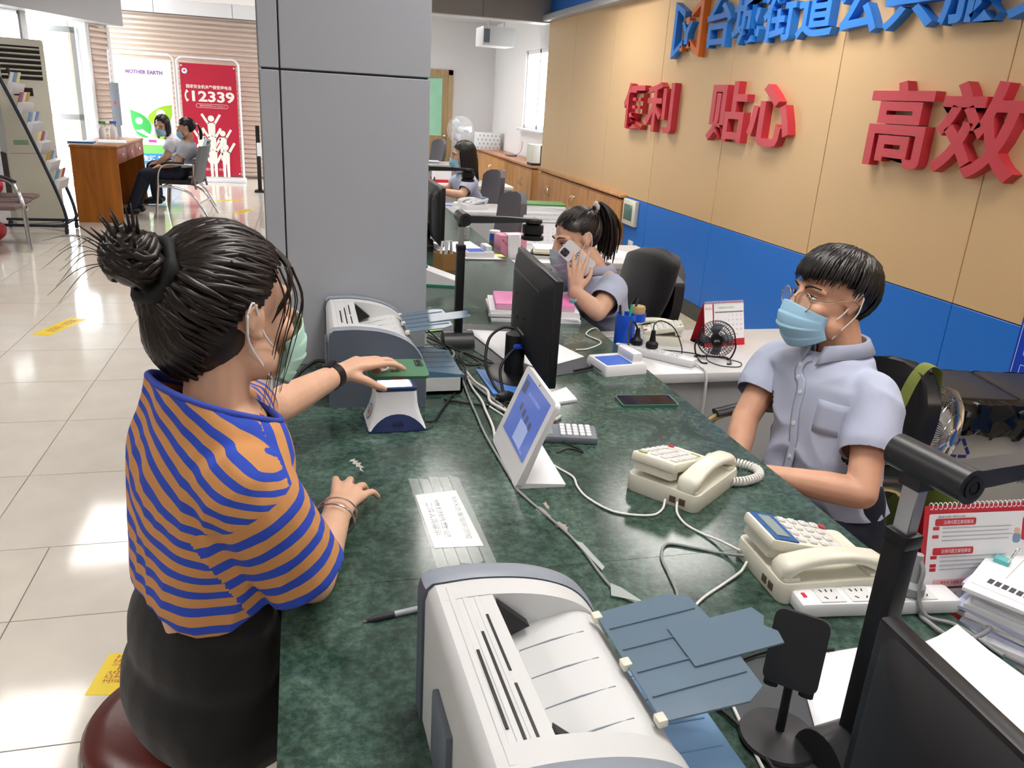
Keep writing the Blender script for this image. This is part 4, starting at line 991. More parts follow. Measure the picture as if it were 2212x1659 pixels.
cable('plug_cable', [(1.195, 2.50, .84), (1.2, 2.51, .862), (1.235, 2.53, .87), (1.29, 2.53, .84), (1.31, 2.49, .77), (1.27, 2.46, .756), (1.24, 2.55, .755), (1.36, 2.5, .755), (1.38, 2.45, .756)], .0022, CB, 'thin black cable from the far power strip to the small fan')
cable('plug_cable', [(1.155, 2.545, .835), (1.14, 2.55, .86), (1.11, 2.52, .865), (1.085, 2.46, .83), (1.055, 2.40, .806), (1.0, 2.34, .806), (.90, 2.25, .8065), (.80, 2.2, .8065)], .0035, CB, 'black mains cable curving from the grey desk onto the counter')
cable('plug_cable', [(1.30, 2.37, .766), (1.315, 2.345, .757), (1.31, 2.30, .752), (1.31, 2.287, .68), (1.31, 2.288, .5), (1.31, 2.288, .2)], .005, CW, 'white mains cable hanging down the front of the grey desk')
cable('white_cord', [(1.21, 2.735, .77), (1.16, 2.73, .757), (1.09, 2.70, .765), (1.045, 2.68, .803), (.98, 2.60, .8035), (1.0, 2.5, .8035), (.93, 2.43, .8035), (.88, 2.42, .8035)], .0026, CW, 'white cord snaking from the far cream telephone onto the counter')

# small usb fan
fn = thing('desk_fan', 'small black metal desk fan in front of the calendar', 'fan', (1.40, 2.42, .75), R(-14))
FC = Vector((0, 0, .082)); FMm = frame(FC, (1, 0, 0), (-.18, -1, .1))
for s_ in (1, -1):
    cage = []
    g = G(FMm)
    for r_, z in ((.066, .0), (.064, .012*s_), (.052, .022*s_), (.038, .027*s_), (.024, .03*s_)): g.tube([(r_*math.cos(2*PI*k/32), r_*math.sin(2*PI*k/32), z) for k in range(32)], .0011, 5, closed=True)
    for k in range(40):
        a = 2*PI*k/40; g.tube([(r_*math.cos(a), r_*math.sin(a), z) for r_, z in ((.066, 0), (.064, .012*s_), (.052, .022*s_), (.038, .027*s_), (.02, .03*s_))], .0008, 4)
    g.build('guard', BLACK, fn, 60)
g = G(FMm); g.lathe([(.0, .032), (.021, .031), (.021, .028), (.0, .027)], 20, cap=False); g.build('hub_badge', BLACK, fn)
text('badge_text', 'gxls', .012, PRW, FMm @ Matrix.Translation((0, 0, .0325)), fn)
for k in range(4):
    g = G(FMm); a = PI/2*k; g.add([(.012*math.cos(a), .012*math.sin(a), .006), (.055*math.cos(a-.35), .055*math.sin(a-.35), .009), (.058*math.cos(a+.2), .058*math.sin(a+.2), .0), (.04*math.cos(a+.6), .04*math.sin(a+.6), -.008), (.012*math.cos(a+.7), .012*math.sin(a+.7), -.006)], [(0,1,2,3,4)]); g.build('blade', GREYPL, fn, 60, solid=.0012)
G(FMm).cyl((0, 0, -.035), (0, 0, .008), .017, n=16).build('motor', BLACK, fn)
g = G(); g.tube(spline([(-.068, 0, .082), (-.072, .0, .05), (-.06, .005, .012), (-.05, .045, .004), (.05, .045, .004), (.06, .005, .012), (.072, 0, .05), (.068, 0, .082)], 5), .003, 7); g.tube(spline([(-.06, .004, .012), (-.05, -.035, .004), (-.03, -.04, .004)], 4), .003, 7); g.tube(spline([(.06, .004, .012), (.055, -.03, .004), (.04, -.035, .004)], 4), .003, 7); g.build('wire_stand', BLACK, fn)
cable('fan_cable', [(1.39, 2.44, .79), (1.375, 2.42, .757), (1.40, 2.36, .753), (1.46, 2.345, .753), (1.49, 2.39, .753), (1.45, 2.44, .753), (1.41, 2.455, .756)], .0017, CB, 'thin black cable looping under the small fan')

# pen holder
ph = thing('pen_holder', 'blue plastic pen holder with a side tape compartment', 'pen holder', (1.125, 2.595, .75), R(5)); PB = mat('bright_blue_plastic', '#1d55d6', .3)
g = G(); g.lathe([(.0, 0), (.035, 0), (.036, .01), (.037, .13), (.034, .13), (.033, .012), (.0, .01)], 28, cap=False); g.build('cup', PB, ph, 50)
g = G(); g.lathe([(.031, .1), (.033, .1), (.033, .13), (.031, .13)], 24, Matrix.Translation((.05, .012, 0)), cap=False); g.build('side_ring', PB, ph, 50)
g = G(); g.lathe([(.0, .0), (.034, .0), (.034, .012), (.0, .012)], 24, Matrix.Translation((.05, .012, 0)), cap=False); g.build('side_tray', PB, ph, 40)
for k, (x, y, dx, dy, l_, m_, lb) in enumerate(((-.02, -.01, -.012, .0, .165, mat('black_pen', '#1b1b1f', .4), 'black pen leaning left in the blue holder'), (-.006, .008, -.002, .01, .175, CLEARP, 'clear pen in the blue holder'), (.006, -.004, .012, .004, .165, mat('green_pen', '#25a58a', .4), 'green pen in the blue holder'), (.014, .006, .028, .0, .185, mat('dark_pen', '#33302f', .4), 'dark pen with white end in the blue holder'))):
    pen('pen', (1.125+x*.6, 2.595+y*.6, .763), (1.125+x+dx, 2.595+y+dy, .75+l_), m_, lb, m_, .0045, group='pens in the blue holder')
tr = thing('tape_roll', 'roll of clear tape standing in the blue holder', 'tape roll', (1.176, 2.61, .763)); g = G(); g.lathe([(.018, 0), (.029, 0), (.029, .045), (.018, .045), (.018, 0)], 28, cap=False); g.build('tape_ring', mat('clear_tape_roll', '#cbd6e4', .2, alpha=.8), tr)
g = G(); g.lathe([(.0, .1), (.026, .1), (.027, .135), (.024, .142), (.0, .145)], 24, cap=False); g.build('brown_tape', mat('tan_tape', '#b59b6c', .35), tr, 40)

# phone stand
ps = thing('phone_stand', 'black metal phone stand with a round base on the near mat', 'phone stand', (.592, .715, .8022), R(48))
g = G(); g.lathe([(.0, 0), (.05, 0), (.052, .003), (.05, .007), (.012, .011), (.0, .012)], 36, cap=False); g.build('round_base', DARK, ps, 40)
G().cyl((.005, 0, .01), (.005, 0, .1), .006, n=14).build('stem', BLACK, ps)
SMx = frame((.0, 0, .135), (0, -1, .0), (-1, 0, .22)); G(SMx).prism(rpoly(.068, .1, .012, 4, 0, .005), -.003, .003).build('back_plate', DARK, ps, 30)
for s_ in (-.022, .022): g = G(SMx); g.tube([(s_, -.043, 0), (s_, -.052, -.004), (s_, -.054, -.022), (s_, -.046, -.028)], [(.009, .002)]*4, 8, flat=(1, 0, 0)); g.build('hook', DARK, ps, 40)

# ---------------------------------------------------------------- cables around the first monitor and scanner
cable('scanner_cable', [(.285, 1.83, .812), (.31, 1.85, .806), (.345, 1.93, .804), (.39, 2.03, .804), (.44, 2.12, .804), (.46, 2.22, .82), (.45, 2.30, .822), (.47, 2.38, .81)], .0032, CB, 'black cable running from the white scanner to the cable tangle')
cable('monitor_cable', [(.615, 2.25, .93), (.58, 2.26, .93), (.535, 2.24, .90), (.515, 2.18, .84), (.52, 2.08, .81), (.53, 1.98, .806)], .0045, CB, 'black power cable bending out of the back of the first monitor')
cable('monitor_cable', [(.612, 2.17, .90), (.58, 2.15, .885), (.545, 2.12, .85), (.535, 2.05, .815), (.53, 1.98, .806), (.5, 1.9, .806)], .0045, CB, 'black video cable below the blue plug on the first monitor')
vg = thing('video_plug', 'blue video plug in the back of the first monitor', 'plug', (.602, 2.17, .90)); G().box((.006, 0, 0), (.03, .032, .014), bev=.003).build('plug_shell', mat('blue_plug', '#2b46c0', .35), vg); 
for s_ in (-.012, .012): G().cyl((-.012, s_, 0), (.004, s_, 0), .004, n=10).build('thumb_screw', mat('blue_plug', '#2b46c0', .35), vg)
for k, (pts, r_, m_, lb) in enumerate((
    ([(.36, 2.0, .804), (.42, 1.965, .804), (.48, 1.94, .804), (.54, 1.96, .804), (.60, 1.9, .804)], .003, CB, 'black cable crossing behind the teal printer tray'),
    ([(.41, 2.62, .806), (.45, 2.52, .806), (.46, 2.40, .806), (.43, 2.30, .806), (.45, 2.2, .806), (.47, 2.08, .806), (.50, 1.96, .806), (.52, 1.85, .806)], .004, CG, 'thick grey cable running in the tangle beside the monitor foot'),
    ([(.40, 2.58, .806), (.44, 2.48, .812), (.50, 2.36, .81), (.52, 2.28, .81), (.47, 2.24, .82), (.46, 2.3, .83), (.49, 2.36, .82), (.55, 2.3, .806), (.62, 2.25, .806)], .003, CB, 'black looped cable on the dark mat behind the monitor'),
    ([(.46, 2.18, .806), (.455, 2.08, .806), (.46, 1.98, .806), (.455, 1.9, .806), (.45, 1.80, .806), (.44, 1.73, .806)], .0035, CW, 'white cable dropping from the tangle to the tablet'),
    ([(.46, 2.22, .812), (.47, 2.12, .81), (.49, 2.04, .81), (.48, 1.96, .81), (.50, 1.90, .81), (.53, 1.84, .806), (.56, 1.78, .806), (.58, 1.70, .806)], .004, CW, 'thick white cable looping to the back of the tablet'),
    ([(.44, 2.15, .806), (.43, 2.0, .806), (.425, 1.88, .806), (.42, 1.74, .806), (.425, 1.5, .8045)], .003, CG, 'thin grey cable passing under the tablet edge'),
    ([(.36, 2.60, .85), (.40, 2.60, .83), (.43, 2.55, .812), (.44, 2.45, .81), (.46, 2.38, .806)], .003, CB, 'black cable plugged into the base of the first document camera'),
    ([(.565, 1.62, .806), (.60, 1.64, .806), (.63, 1.62, .806), (.60, 1.68, .806)], .0025, CB, 'short black cable end behind the tablet by the calculator'))):
    cable('loose_cable', pts, r_, m_, lb)
ad = thing('cable_adapter', 'black cable joint lying in the tangle beside the monitor', 'adapter', (.528, 1.985, .8), R(35)); G().box((0, 0, .012), (.05, .028, .022), bev=.006).build('adapter_body', BLACK, ad); G().cyl((-.036, 0, .012), (-.024, 0, .012), .005, n=10).build('strain_relief', BLACK, ad)
cable('printer_cable', [(.065, 2.2, .85), (.03, 2.22, .85), (-.005, 2.2, .835), (-.03, 2.17, .82), (-.052, 2.14, .8), (-.058, 2.12, .76)], .0055, CB, 'thick black cable leaving the back of the printer by the column')
cable('printer_cable', [(.135, .62, .82), (.11, .62, .82), (.105, .60, .806), (.12, .54, .806), (.13, .4, .806)], .005, CB, 'thick black cable at the back of the front printer')
cable('stand_cable', [(.47, .88, .806), (.52, .875, .806), (.585, .858, .807), (.68, .875, .807), (.78, .86, .807)], .003, CB, 'dark cable lying across the counter behind the phone stand')
cable('tray_cable', [(.50, .87, .804), (.53, .80, .804), (.55, .74, .806), (.555, .66, .806), (.55, .6, .806)], .003, CB, 'black cable beside the blue paper tray')
cb = flat('leaflet_stack', [(.50,2.25),(.505,2.03),(.60,2.03),(.60,2.2)], .8, mat('leaflet_blue', '#4f86d8', .4), 'blue leaflets lying under the first monitor', 'leaflet', None, .004)
flat('leaflet_stack', [(.67,2.02),(.66,1.94),(.73,1.96),(.73,2.06)], .8, PAPER, 'white and blue slips under the monitor edge', 'paper', None, .006)
flat('leaflet', [(.40,2.78),(.41,2.66),(.47,2.68),(.455,2.80)], .803, mat('leaflet_green', '#8fc24a', .4), 'green and yellow leaflet by the printer flap', 'leaflet', None, .001)
# ---------------------------------------------------------------- right-hand corner: bins, standing fan, green bag
def densify(poly, n=7):
    out = []
    for i, p in enumerate(poly):
        q = poly[(i+1) % len(poly)]; k = n if math.hypot(q[0]-p[0], q[1]-p[1]) > .05 else 1
        out += [(p[0]+(q[0]-p[0])*j/k*1.0, p[1]+(q[1]-p[1])*j/k) for j in range(k)] if k == 1 else [(p[0]+(q[0]-p[0])*j/16, p[1]+(q[1]-p[1])*j/16) for j in range(16)]
    return out
bn = thing('recycling_bin', 'pale grey recycling bin with black bag edges beside the blue wall', 'bin', (2.64, 2.38, 0), R(-12))
BING = mat('bin_grey', '#a9a79f', .5); BAG = mat('black_bin_bag', '#0e0e10', .28, bump=.6, bscale=25)
G().bb((-.3, -.16, .0), (.3, .2, .58), bev=.012).build('bin_body', BING, bn)
for x0, x1 in ((-.29, -.01), (.01, .29)):
    ld = G().bb((x0, -.15, .6), (x1, .19, .63), bev=.01).build('lid', mat('bin_lid', '#2b2d31', .45), bn)
    rings = []
    for i, (dz, o_) in enumerate(((.625, -.004), (.61, .012), (.585, .022), (.55, .02), (.51, .016), (.48, .012))):
        ring = []
        for k, (x, y) in enumerate(densify(rpoly(x1-x0+.03+2*o_, .37+2*o_, .03, 3, (x0+x1)/2, .02))):
            w_ = noise.noise(Vector((x*22, y*22, i*.9+x0*9))); w2 = noise.noise(Vector((x*50+5, y*50, i*1.7))); nx_ = .03*w_+.02*w2; ring.append(Vector((x+nx_*min(i, 2)*.6*(1 if x > (x0+x1)/2 else -1), y-nx_*min(i, 2)*.6, dz+.022*w_*(i*.4+.3))))
        rings.append(ring)
    G().loft(rings).build('bag_edge', BAG, bn, 30, solid=.003)
BM = frame((0, -.161, 0), (1, 0, 0), (0, -1, 0))
def tri(cx, cz, s, m):
    for k in range(3):
        a0 = R(90+120*k); a1 = R(90+120*(k+1)); p = Vector((cx+s*math.cos(a0), cz+s*math.sin(a0))); q = Vector((cx+s*math.cos(a1), cz+s*math.sin(a1))); d_ = (q-p); n_ = Vector((-d_.y, d_.x)).normalized()*s*.11
        for f0, f1 in ((.12, .46), (.54, .88)): g = G(BM); g.prism([tuple(p+d_*f0-n_), tuple(p+d_*f1-n_), tuple(p+d_*f1+n_), tuple(p+d_*f0+n_)], 0, .001); g.build('recycling_mark', m, bn, 0)
IND = mat('indigo_print', '#2c2f86', .5)
tri(-.2, .42, .055, IND); tri(.13, .4, .055, INK)
text('caption', '可回收物', .05, IND, BM @ Matrix.Translation((-.2, .325, .001)), bn, fit=(.13, .035)); text('caption', '其他垃圾', .05, INK, BM @ Matrix.Translation((.13, .305, .001)), bn, fit=(.13, .035))
G().bb((.292, -.17, 0), (.306, -.155, .58)).build('corner_strip', ALU, bn, 0)

def big_fan(label, loc, rz, r=.2, post=.5, m=CHROME, tilt=0.0, blade='#8d9094', dense=64):
    t = thing('standing_fan', label, 'fan', loc, rz)
    Mf = frame((0, 0, post), (1, 0, 0), (0, -1, tilt))
    for s_ in (1, -1):
        g = G(Mf); P_ = ((r, .0), (r*.97, .03*s_), (r*.8, .055*s_), (r*.5, .07*s_), (r*.2, .075*s_))
        for r_, z in (P_[0], P_[2], P_[3], P_[4]): g.tube([(r_*math.cos(2*PI*k/40), r_*math.sin(2*PI*k/40), z) for k in range(40)], .003 if r_ == r else .0014, 5, closed=True)
        for k in range(dense):
            a = 2*PI*k/dense; g.tube([(r_*math.cos(a), r_*math.sin(a), z) for r_, z in P_], .0011, 4)
        g.build('guard', m, t, 60)
    for k in range(3):
        a = 2*PI*k/3; g = G(Mf); pts = [(.03, a-.2, .015), (r*.6, a-.45, .03), (r*.88, a-.1, .015), (r*.9, a+.35, -.005), (r*.5, a+.55, -.02), (.03, a+.5, -.012)]
        g.add([(q[0]*math.cos(q[1]), q[0]*math.sin(q[1]), q[2]) for q in pts], [tuple(range(6))]); g.build('blade', mat('fan_blade' + blade, blade, .4), t, 60, solid=.003)
    G(Mf).cyl((0, 0, -.16), (0, 0, .02), .045, n=20).build('motor', m if m is not CHROME else GREYPL, t)
    G(Mf).lathe([(.035, .077), (.03, .082), (.0, .083)], 20, cap=False).build('badge', m, t)
    G().cyl((0, .08, .02), (0, .08, post-.02), .014, n=14).build('post', m, t)
    g = G(); g.lathe([(.0, 0), (.17, 0), (.17, .015), (.03, .035), (.0, .04)], 28, Matrix.Translation((0, .08, 0)), cap=False); g.build('base', m if m is not CHROME else BLACK, t, 40)
    return t
big_fan('chrome wire standing fan behind the man', (2.12, 2.13, 0), R(25), .165, .57, dense=90)

STRAP = mat('olive_webbing', '#76803a', .8, bump=.4, bscale=500); OLIVE = mat('olive_canvas', '#5f6a2c', .85, bump=.3, bscale=300)
bg = thing('olive_bag', 'olive canvas bag hanging by its strap from the man chair', 'bag', (1.72, 1.80, .9))
g = G(); P_ = spline([(-.075, 0, -.24), (-.06, 0, -.12), (-.035, 0, -.02), (-.005, 0, .028), (.025, 0, .032), (.05, 0, -.0), (.06, 0, -.12), (.06, 0, -.3)], 6); g.tube(P_, [(.021, .0022)]*len(P_), 8, flat=(0, 1, 0)); g.build('strap', STRAP, bg, 60)
G().box((-.078, 0, -.255), (.01, .03, .05), bev=.003).build('buckle', BLACK, bg)
rings = [[Vector((.11+.05*k_*math.cos(a)*(1+.08*math.sin(3*a)), .15*k_*math.sin(a), z)) for a in [2*PI*j/24 for j in range(24)]] for z, k_ in ((-.27, .5), (-.29, .85), (-.36, 1), (-.46, 1.05), (-.54, .95), (-.57, .6))]
G().loft(rings, True, True).build('bag_body', OLIVE, bg, 180)

# ---------------------------------------------------------------- round stool
so = thing('round_stool', 'round stool with a brown leather seat and chrome rim', 'stool', (-.24, 1.262, .024))
SEAT = mat('brown_leather', '#5e2520', .32, bump=.12, bscale=200)
g = G(); g.lathe([(.0, .43), (.15, .43), (.163, .438), (.166, .452), (.155, .468), (.12, .477), (.0, .48)], 48, cap=False); g.build('seat', SEAT, so, 60)
for z in (.424, .408): g = G(); g.tube([(.165*math.cos(2*PI*k/48), .165*math.sin(2*PI*k/48), z) for k in range(48)], .0085, 10, closed=True); g.build('chrome_ring', CHROME, so)
for k in range(4):
    a = PI/4+PI/2*k; g = G(); g.tube(spline([(.13*math.cos(a), .13*math.sin(a), .42), (.145*math.cos(a), .145*math.sin(a), .3), (.18*math.cos(a), .18*math.sin(a), .012)], 5), .012, 10); lg_ = g.build('leg', CHROME, so); G().lathe([(.015, 0), (.015, .02)], 12, Matrix.Translation((.18*math.cos(a), .18*math.sin(a), 0))).build('foot', RUBBER, lg_)
g = G(); g.tube([(.155*math.cos(2*PI*k/40), .155*math.sin(2*PI*k/40), .2) for k in range(40)], .008, 8, closed=True); g.build('foot_ring', CHROME, so)

# yellow floor stickers
YEL = mat('yellow_sticker', '#f0d21c', .35); STR = mat('sticker_red', '#b0603a', .5)
def sticker(label, x, y, rz, w_=.36, d_=.11):
    t = thing('floor_sticker', label, 'sticker', (x, y, .0002), rz, 'yellow floor stickers'); G().bb((-w_/2, -d_/2, 0), (w_/2, d_/2, .0008)).build('sheet', YEL, t, 0)
    text('print', '请保持一米距离', .07, STR, Matrix.Translation((.02, 0, .001)), t, fit=(w_*.7, d_*.55)); return t
sticker('yellow distance sticker on the floor nearest the viewer', -1.575, 5.66, R(72), .42, .12)
sticker('yellow distance sticker on the floor behind the seated woman\'s hair bun', -1.56, 7.62, R(72), .42, .12)
sticker('yellow distance sticker on the floor by the red banner', -.75, 11.2, R(72), .42, .12)
sticker('yellow distance sticker under the far metal chair', -1.0, 12.3, R(20), .42, .12)
sticker('yellow distance sticker peeking out behind the brown stool', -.545, 2.03, R(80), .17, .1)

# ---------------------------------------------------------------- farther stations: small things
tb_ = thing('tissue_box', 'pink patterned tissue box with white paper hanging out', 'tissue box', (1.13, 4.33, .75), R(10))
PKX = mat('pink_box', '#e79ab4', .5)
G().box((0, 0, .065), (.16, .1, .13), bev=.004).build('box', PKX, tb_)
rd = random.Random(3)
for k in range(16): G().box((rd.uniform(-.07, .07), -.0505, rd.uniform(.02, .12)), (.008, .001, .008), rot=(0, rd.random(), 0)).build('flower_print', mat('rose_print', '#a8435f', .5), tb_, 0)
g = G(); g.loft([[Vector((x, y, z)) for x in (-.04, -.02, 0, .02, .04)] for y, z in ((.02, .132), (-.02, .135), (-.052, .132), (-.056, .09), (-.06, .04), (-.07, .004))], closed=False); g.build('tissue', PAPER, tb_, 60, solid=.001)
t = thing('blue_cup', 'blue and dark insulated cup beside the pink tissue box', 'cup', (1.06, 4.42, .75)); G().lathe([(.028, 0), (.03, .05), (.03, .08)], 20).build('lower_cup', GREYPL, t); G().lathe([(.0302, .08), (.0302, .115), (.028, .118)], 20).build('blue_band', mat('cup_blue', '#1f57b4', .3), t); G().lathe([(.031, .118), (.031, .132), (.02, .135)], 20).build('lid', WHITEP, t)
pile('books and papers on the desk behind the woman on the phone', (1.40, 4.36, .75), R(-14), 4, .26, .18, .012, [PAPER, mat('dark_book', '#2d2b25', .5), mat('cream_book', '#d8cfae', .5), PAPER], .02, 'books')
pile('green topped book pile on the grey desk by the cabinets', (1.93, 6.42, .75), R(-6), 3, .34, .24, .016, [PAPER, PAPER, mat('green_book', '#4f8a45', .5)], .012, 'books')
pile('white papers at the right end of the desk behind the woman on the phone', (1.86, 4.42, .75), R(-50), 2, .3, .21, .001, [PAPER], .004)
flat('sticky_note', [(.985,4.13),(.99,4.06),(1.035,4.055),(1.03,4.125)], .8024, mat('note_yellow', '#e2de7c', .6), 'small yellow note beside the farther card reader', 'note')
t = thing('pen_box', 'brown card box full of pens and slips at the farther station', 'pen box', (.665, 3.75, .8), R(20)); CARD = mat('brown_card', '#9a7443', .7)
g = G()
for s_ in (-.045, .045): g.box((s_, 0, .04), (.003, .09, .08)); g.box((0, s_, .04), (.09, .003, .08))
g.box((0, 0, .002), (.09, .09, .004)); g.build('box', CARD, t, 0)
for k in range(7): G().box((-.03+.01*k, .01*math.sin(k*2.1), .075), (.012, .004, .12), rot=(.1*math.sin(k), .15*math.cos(k*1.7), k)).build('slip', [PAPER, CLEARP, PAPER, LIL][k % 4], t, 0)
t = thing('label_machine', 'white and green card machine beside the column', 'card machine', (.585, 3.42, .8), R(-15)); g = G(); g.prism([(-.1, 0), (.1, 0), (.1, .02), (-.06, .07), (-.1, .07)], -.05, .05, Matrix(((1,0,0,0),(0,0,-1,0),(0,1,0,0),(0,0,0,1)))); g.build('machine_body', WHITEP, t, 30); G().bb((-.102, -.052, 0), (.102, .052, .008)).build('green_base', mat('teal_base', '#2f8f72', .4), t, 0); G().cyl((-.07, 0, .065), (-.07, 0, .082), .012, n=14).build('green_knob', mat('teal_base', '#2f8f72', .4), t)
t = thing('pen_cup', 'black pen cup with a yellow and a red pen by the far telephone', 'pen cup', (1.18, 6.75, .8), 0); t.location = (1.03, 6.62, .8); G().bb((-.04, -.035, 0), (.04, .035, .09), bev=.004).build('cup', BLACK, t); 
for k, c_ in enumerate(('#e8c22a', '#c02834', '#2a2a30')): G().cyl((-.02+.02*k, 0, .08), (-.03+.03*k, .01, .16), .006, n=8).build('pen', mat('pen_' + c_, c_, .4), t)
t = thing('standing_card', 'green standing notice card in front of the woman with long hair', 'notice card', (.955, 6.6, .8), R(60)); g = G(); g.add([(-.07, -.03, 0), (.07, -.03, 0), (.07, .0, .15), (-.07, 0, .15), (-.07, .04, 0), (.07, .04, 0)], [(0,1,2,3), (3,2,5,4), (0,4,5,1)]); g.build('card', mat('card_green', '#86a877', .5), t, 0)
t = thing('desk_sign', 'white and red standing sign on the far grey desk', 'desk sign', (1.4, 8.3, .75), 0); G().box((0, 0, .08), (.2, .02, .12)).build('sheet', PAPER, t, 0); G().box((0, -.002, .015), (.2, .03, .03)).build('red_foot', RDC, t, 0)
pile('white papers on the farthest grey desk', (1.62, 10.8, .75), 0, 3, .3, .22, .008, [PAPER], .02)
t = thing('clear_jar', 'small clear jar standing on the farther counter edge', 'jar', (.93, 4.62, .8)); G().lathe([(.024, 0), (.025, .03), (.02, .035), (.024, .04), (.024, .07), (.018, .075)], 18).build('jar_body', mat('clear_jar_plastic', '#c6ccca', .1, alpha=.5), t)
# far corner things
big_fan('white standing fan beside the office door', (2.38, 12.5, 0), R(-8), .2, 1.12, WHITEP, 0, '#dfe0e4', 72)
bx_ = thing('wrapped_box', 'white box with small green leaf print on the far cabinets', 'box', (3.09, 13.8, .78), R(-4)); G().bb((-.2, -.13, 0), (.2, .13, .27), bev=.004).build('box', PAPER, bx_)
for i in range(4):
    for j in range(6): G().box((-.17+.068*j+.03*(i % 2), -.1305, .03+.065*i), (.018, .001, .028)).build('leaf_print', mat('leaf_print_green', '#7faea6', .6), bx_, 0)
ph_ = thing('projector_box', 'white ventilation box hung from the ceiling in the far office', 'ventilation box', (2.66, 11.6, 2.27)); G().bb((-.22, -.2, 0), (.22, .3, .24), bev=.006).build('housing', WHITEP, ph_); G().box((-.17, -.201, .12), (.08, .004, .17)).build('grille', GREYPL, ph_, 0)
for x in (-.1, .12): G().cyl((x, .05, .24), (x, .05, .53), .008, n=8).build('hanger', ALU, ph_)
cm_ = thing('cream_machine', 'cream office machine on the far cabinets beside the tan wall', 'machine', (3.09, 10.72, .78)); G().bb((-.1, -.13, .03), (.14, .13, .27), bev=.01).build('housing', IVORY, cm_); G().bb((-.09, -.12, 0), (.13, .12, .03)).build('foot', BLACK, cm_, 0); G().bb((.02, -.134, .03), (.14, -.13, .26)).build('side_panel', BLACK, cm_, 0)
rt = thing('router', 'small flat router with a cable on the far cabinet top', 'router', (3.14, 12.3, .78)); G().box((0, 0, .012), (.14, .2, .024), bev=.005).build('case', GREYPL, rt); g = G(); g.tube(spline([(.05, .05, .02), (.12, .1, .02), (.19, .12, .08), (.205, .1, .22)], 6), .003, 6); g.build('cord', BLACK, rt)

# ---------------------------------------------------------------- hall end: desk, banners, machine, shutter side
dk = thing('wooden_desk', 'orange brown wooden desk with drawers in front of the street door', 'desk', (-2.22, 10.06, 0), R(0))
G().bb((-.24, 0, 0), (.235, .03, .82)).build('end_panel', WOODD, dk, 0); G().bb((-.24, 1.62, 0), (.235, 1.65, .82)).build('end_panel', WOODD, dk, 0)
G().bb((-.25, -.01, .82), (.245, 1.66, .85), bev=.004).build('desk_top', WOODD, dk)
REDW = wood('red_brown_wood', '#a8604e', '#8c4a3a', (3, 1, 8))
G().bb((-.24, .03, 0), (-.22, 1.62, .82)).build('front_panel', REDW, dk, 0)
for k in range(3):
    dw = G().bb((.2, .035+.53*k, .65), (.232, .555+.53*k, .815), bev=.004).build('drawer', REDW, dk); G().bb((.232, .26+.53*k, .72), (.245, .35+.53*k, .755), bev=.004).build('handle', CHROME, dw)
pile('blue folders and papers on the near end of the wooden desk', (-2.36, 10.2, .85), R(3), 2, .26, .2, .018, [PAPER, mat('blue_folder', '#33619c', .4)], .005, 'folders')
pile('papers spread on the wooden desk', (-2.15, 10.75, .85), R(10), 2, .3, .5, .006, [PAPER], .01)
for k, (x, y, c_, lb) in enumerate(((-2.33, 11.1, '#4fae62', 'spray bottle with a green trigger on the wooden desk'), (-2.24, 11.25, '#3a6fd0', 'spray bottle with a blue trigger on the wooden desk'))):
    t = thing('spray_bottle', lb, 'spray bottle', (x, y, .85), R(30*k), 'spray bottles on the wooden desk'); G().lathe([(.04, 0), (.042, .1), (.03, .14), (.012, .16), (.012, .18)], 16).build('bottle', WHITEP, t); g = G(); g.box((.01, 0, .2), (.08, .025, .03), bev=.005); g.tube([(.03, 0, .19), (.045, 0, .15)], .005, 6); g.build('trigger', mat('trigger' + c_, c_, .4), t)
def banner(label, cx, y, W, H, m):
    t = thing('banner_stand', label, 'banner', (cx, y, 0), 0, 'standing banners'); r_ = .1
    P_ = [(-W/2, 0, .06), (-W/2, 0, H-r_)] + [(-W/2+r_-r_*math.cos(R(15*k)), 0, H-r_+r_*math.sin(R(15*k))) for k in range(1, 6)] + [(-W/2+r_, 0, H), (W/2-r_, 0, H)] + [(W/2-r_+r_*math.sin(R(15*k)), 0, H-r_+r_*math.cos(R(15*k))) for k in range(1, 6)] + [(W/2, 0, H-r_), (W/2, 0, .06)]
    g = G(); g.tube(P_, .016, 10); g.build('frame', WHITEP, t); G().bb((-W/2-.03, -.17, 0), (W/2+.03, .17, .06), bev=.01).build('foot', WHITEP, t)
    G().bb((-W/2+.045, -.03, .1), (W/2-.045, -.026, H-.09)).build('sheet', m, t, 0)
    for x in (-1, 1):
        for z in (.14, H-.13): G().cyl((x*(W/2-.07), -.034, z), (x*(W/2-.07), -.026, z), .014, n=12).build('eyelet', WHITEP, t)
    return t
BRED = mat('banner_red', '#b8203c', .4); BW = mat('banner_print', '#f2ece4', .5)
br = banner('red banner with white lettering and stick figures in front of the shutter', -1.41, 14.75, .95, 1.95, BRED)
BM2 = frame((0, -.0306, 0), (1, 0, 0), (0, -1, 0))
text('lettering', '国家安全机关举报受理电话', .06, BW, BM2 @ Matrix.Translation((0, 1.51, .001)), br, bold=.001, fit=(.7, .06))
text('number', '12339', .2, BW, BM2 @ Matrix.Translation((.06, 1.36, .001)), br, bold=.006, fit=(.66, .17))
g = G(BM2); P_ = [(-.36+.06*math.cos(R(a))*1.0+.05, 1.36+.085*math.sin(R(a)), .001) for a in range(110, 260, 15)]; g.tube(P_, [(.026, .001), (.012, .001), (.012, .001), (.012, .001), (.026, .001)], 8, flat=(1, 0, 0)); g.build('handset_print', BW, br)
g = G(BM2); outline(g, .5, .062, .03, .03, 1.215, .005); g.build('box_print', BW, br, 0); text('lettering', '国家安全部官网 www.12339.gov.cn', .03, BW, BM2 @ Matrix.Translation((.04, 1.215, .001)), br, fit=(.4, .026))
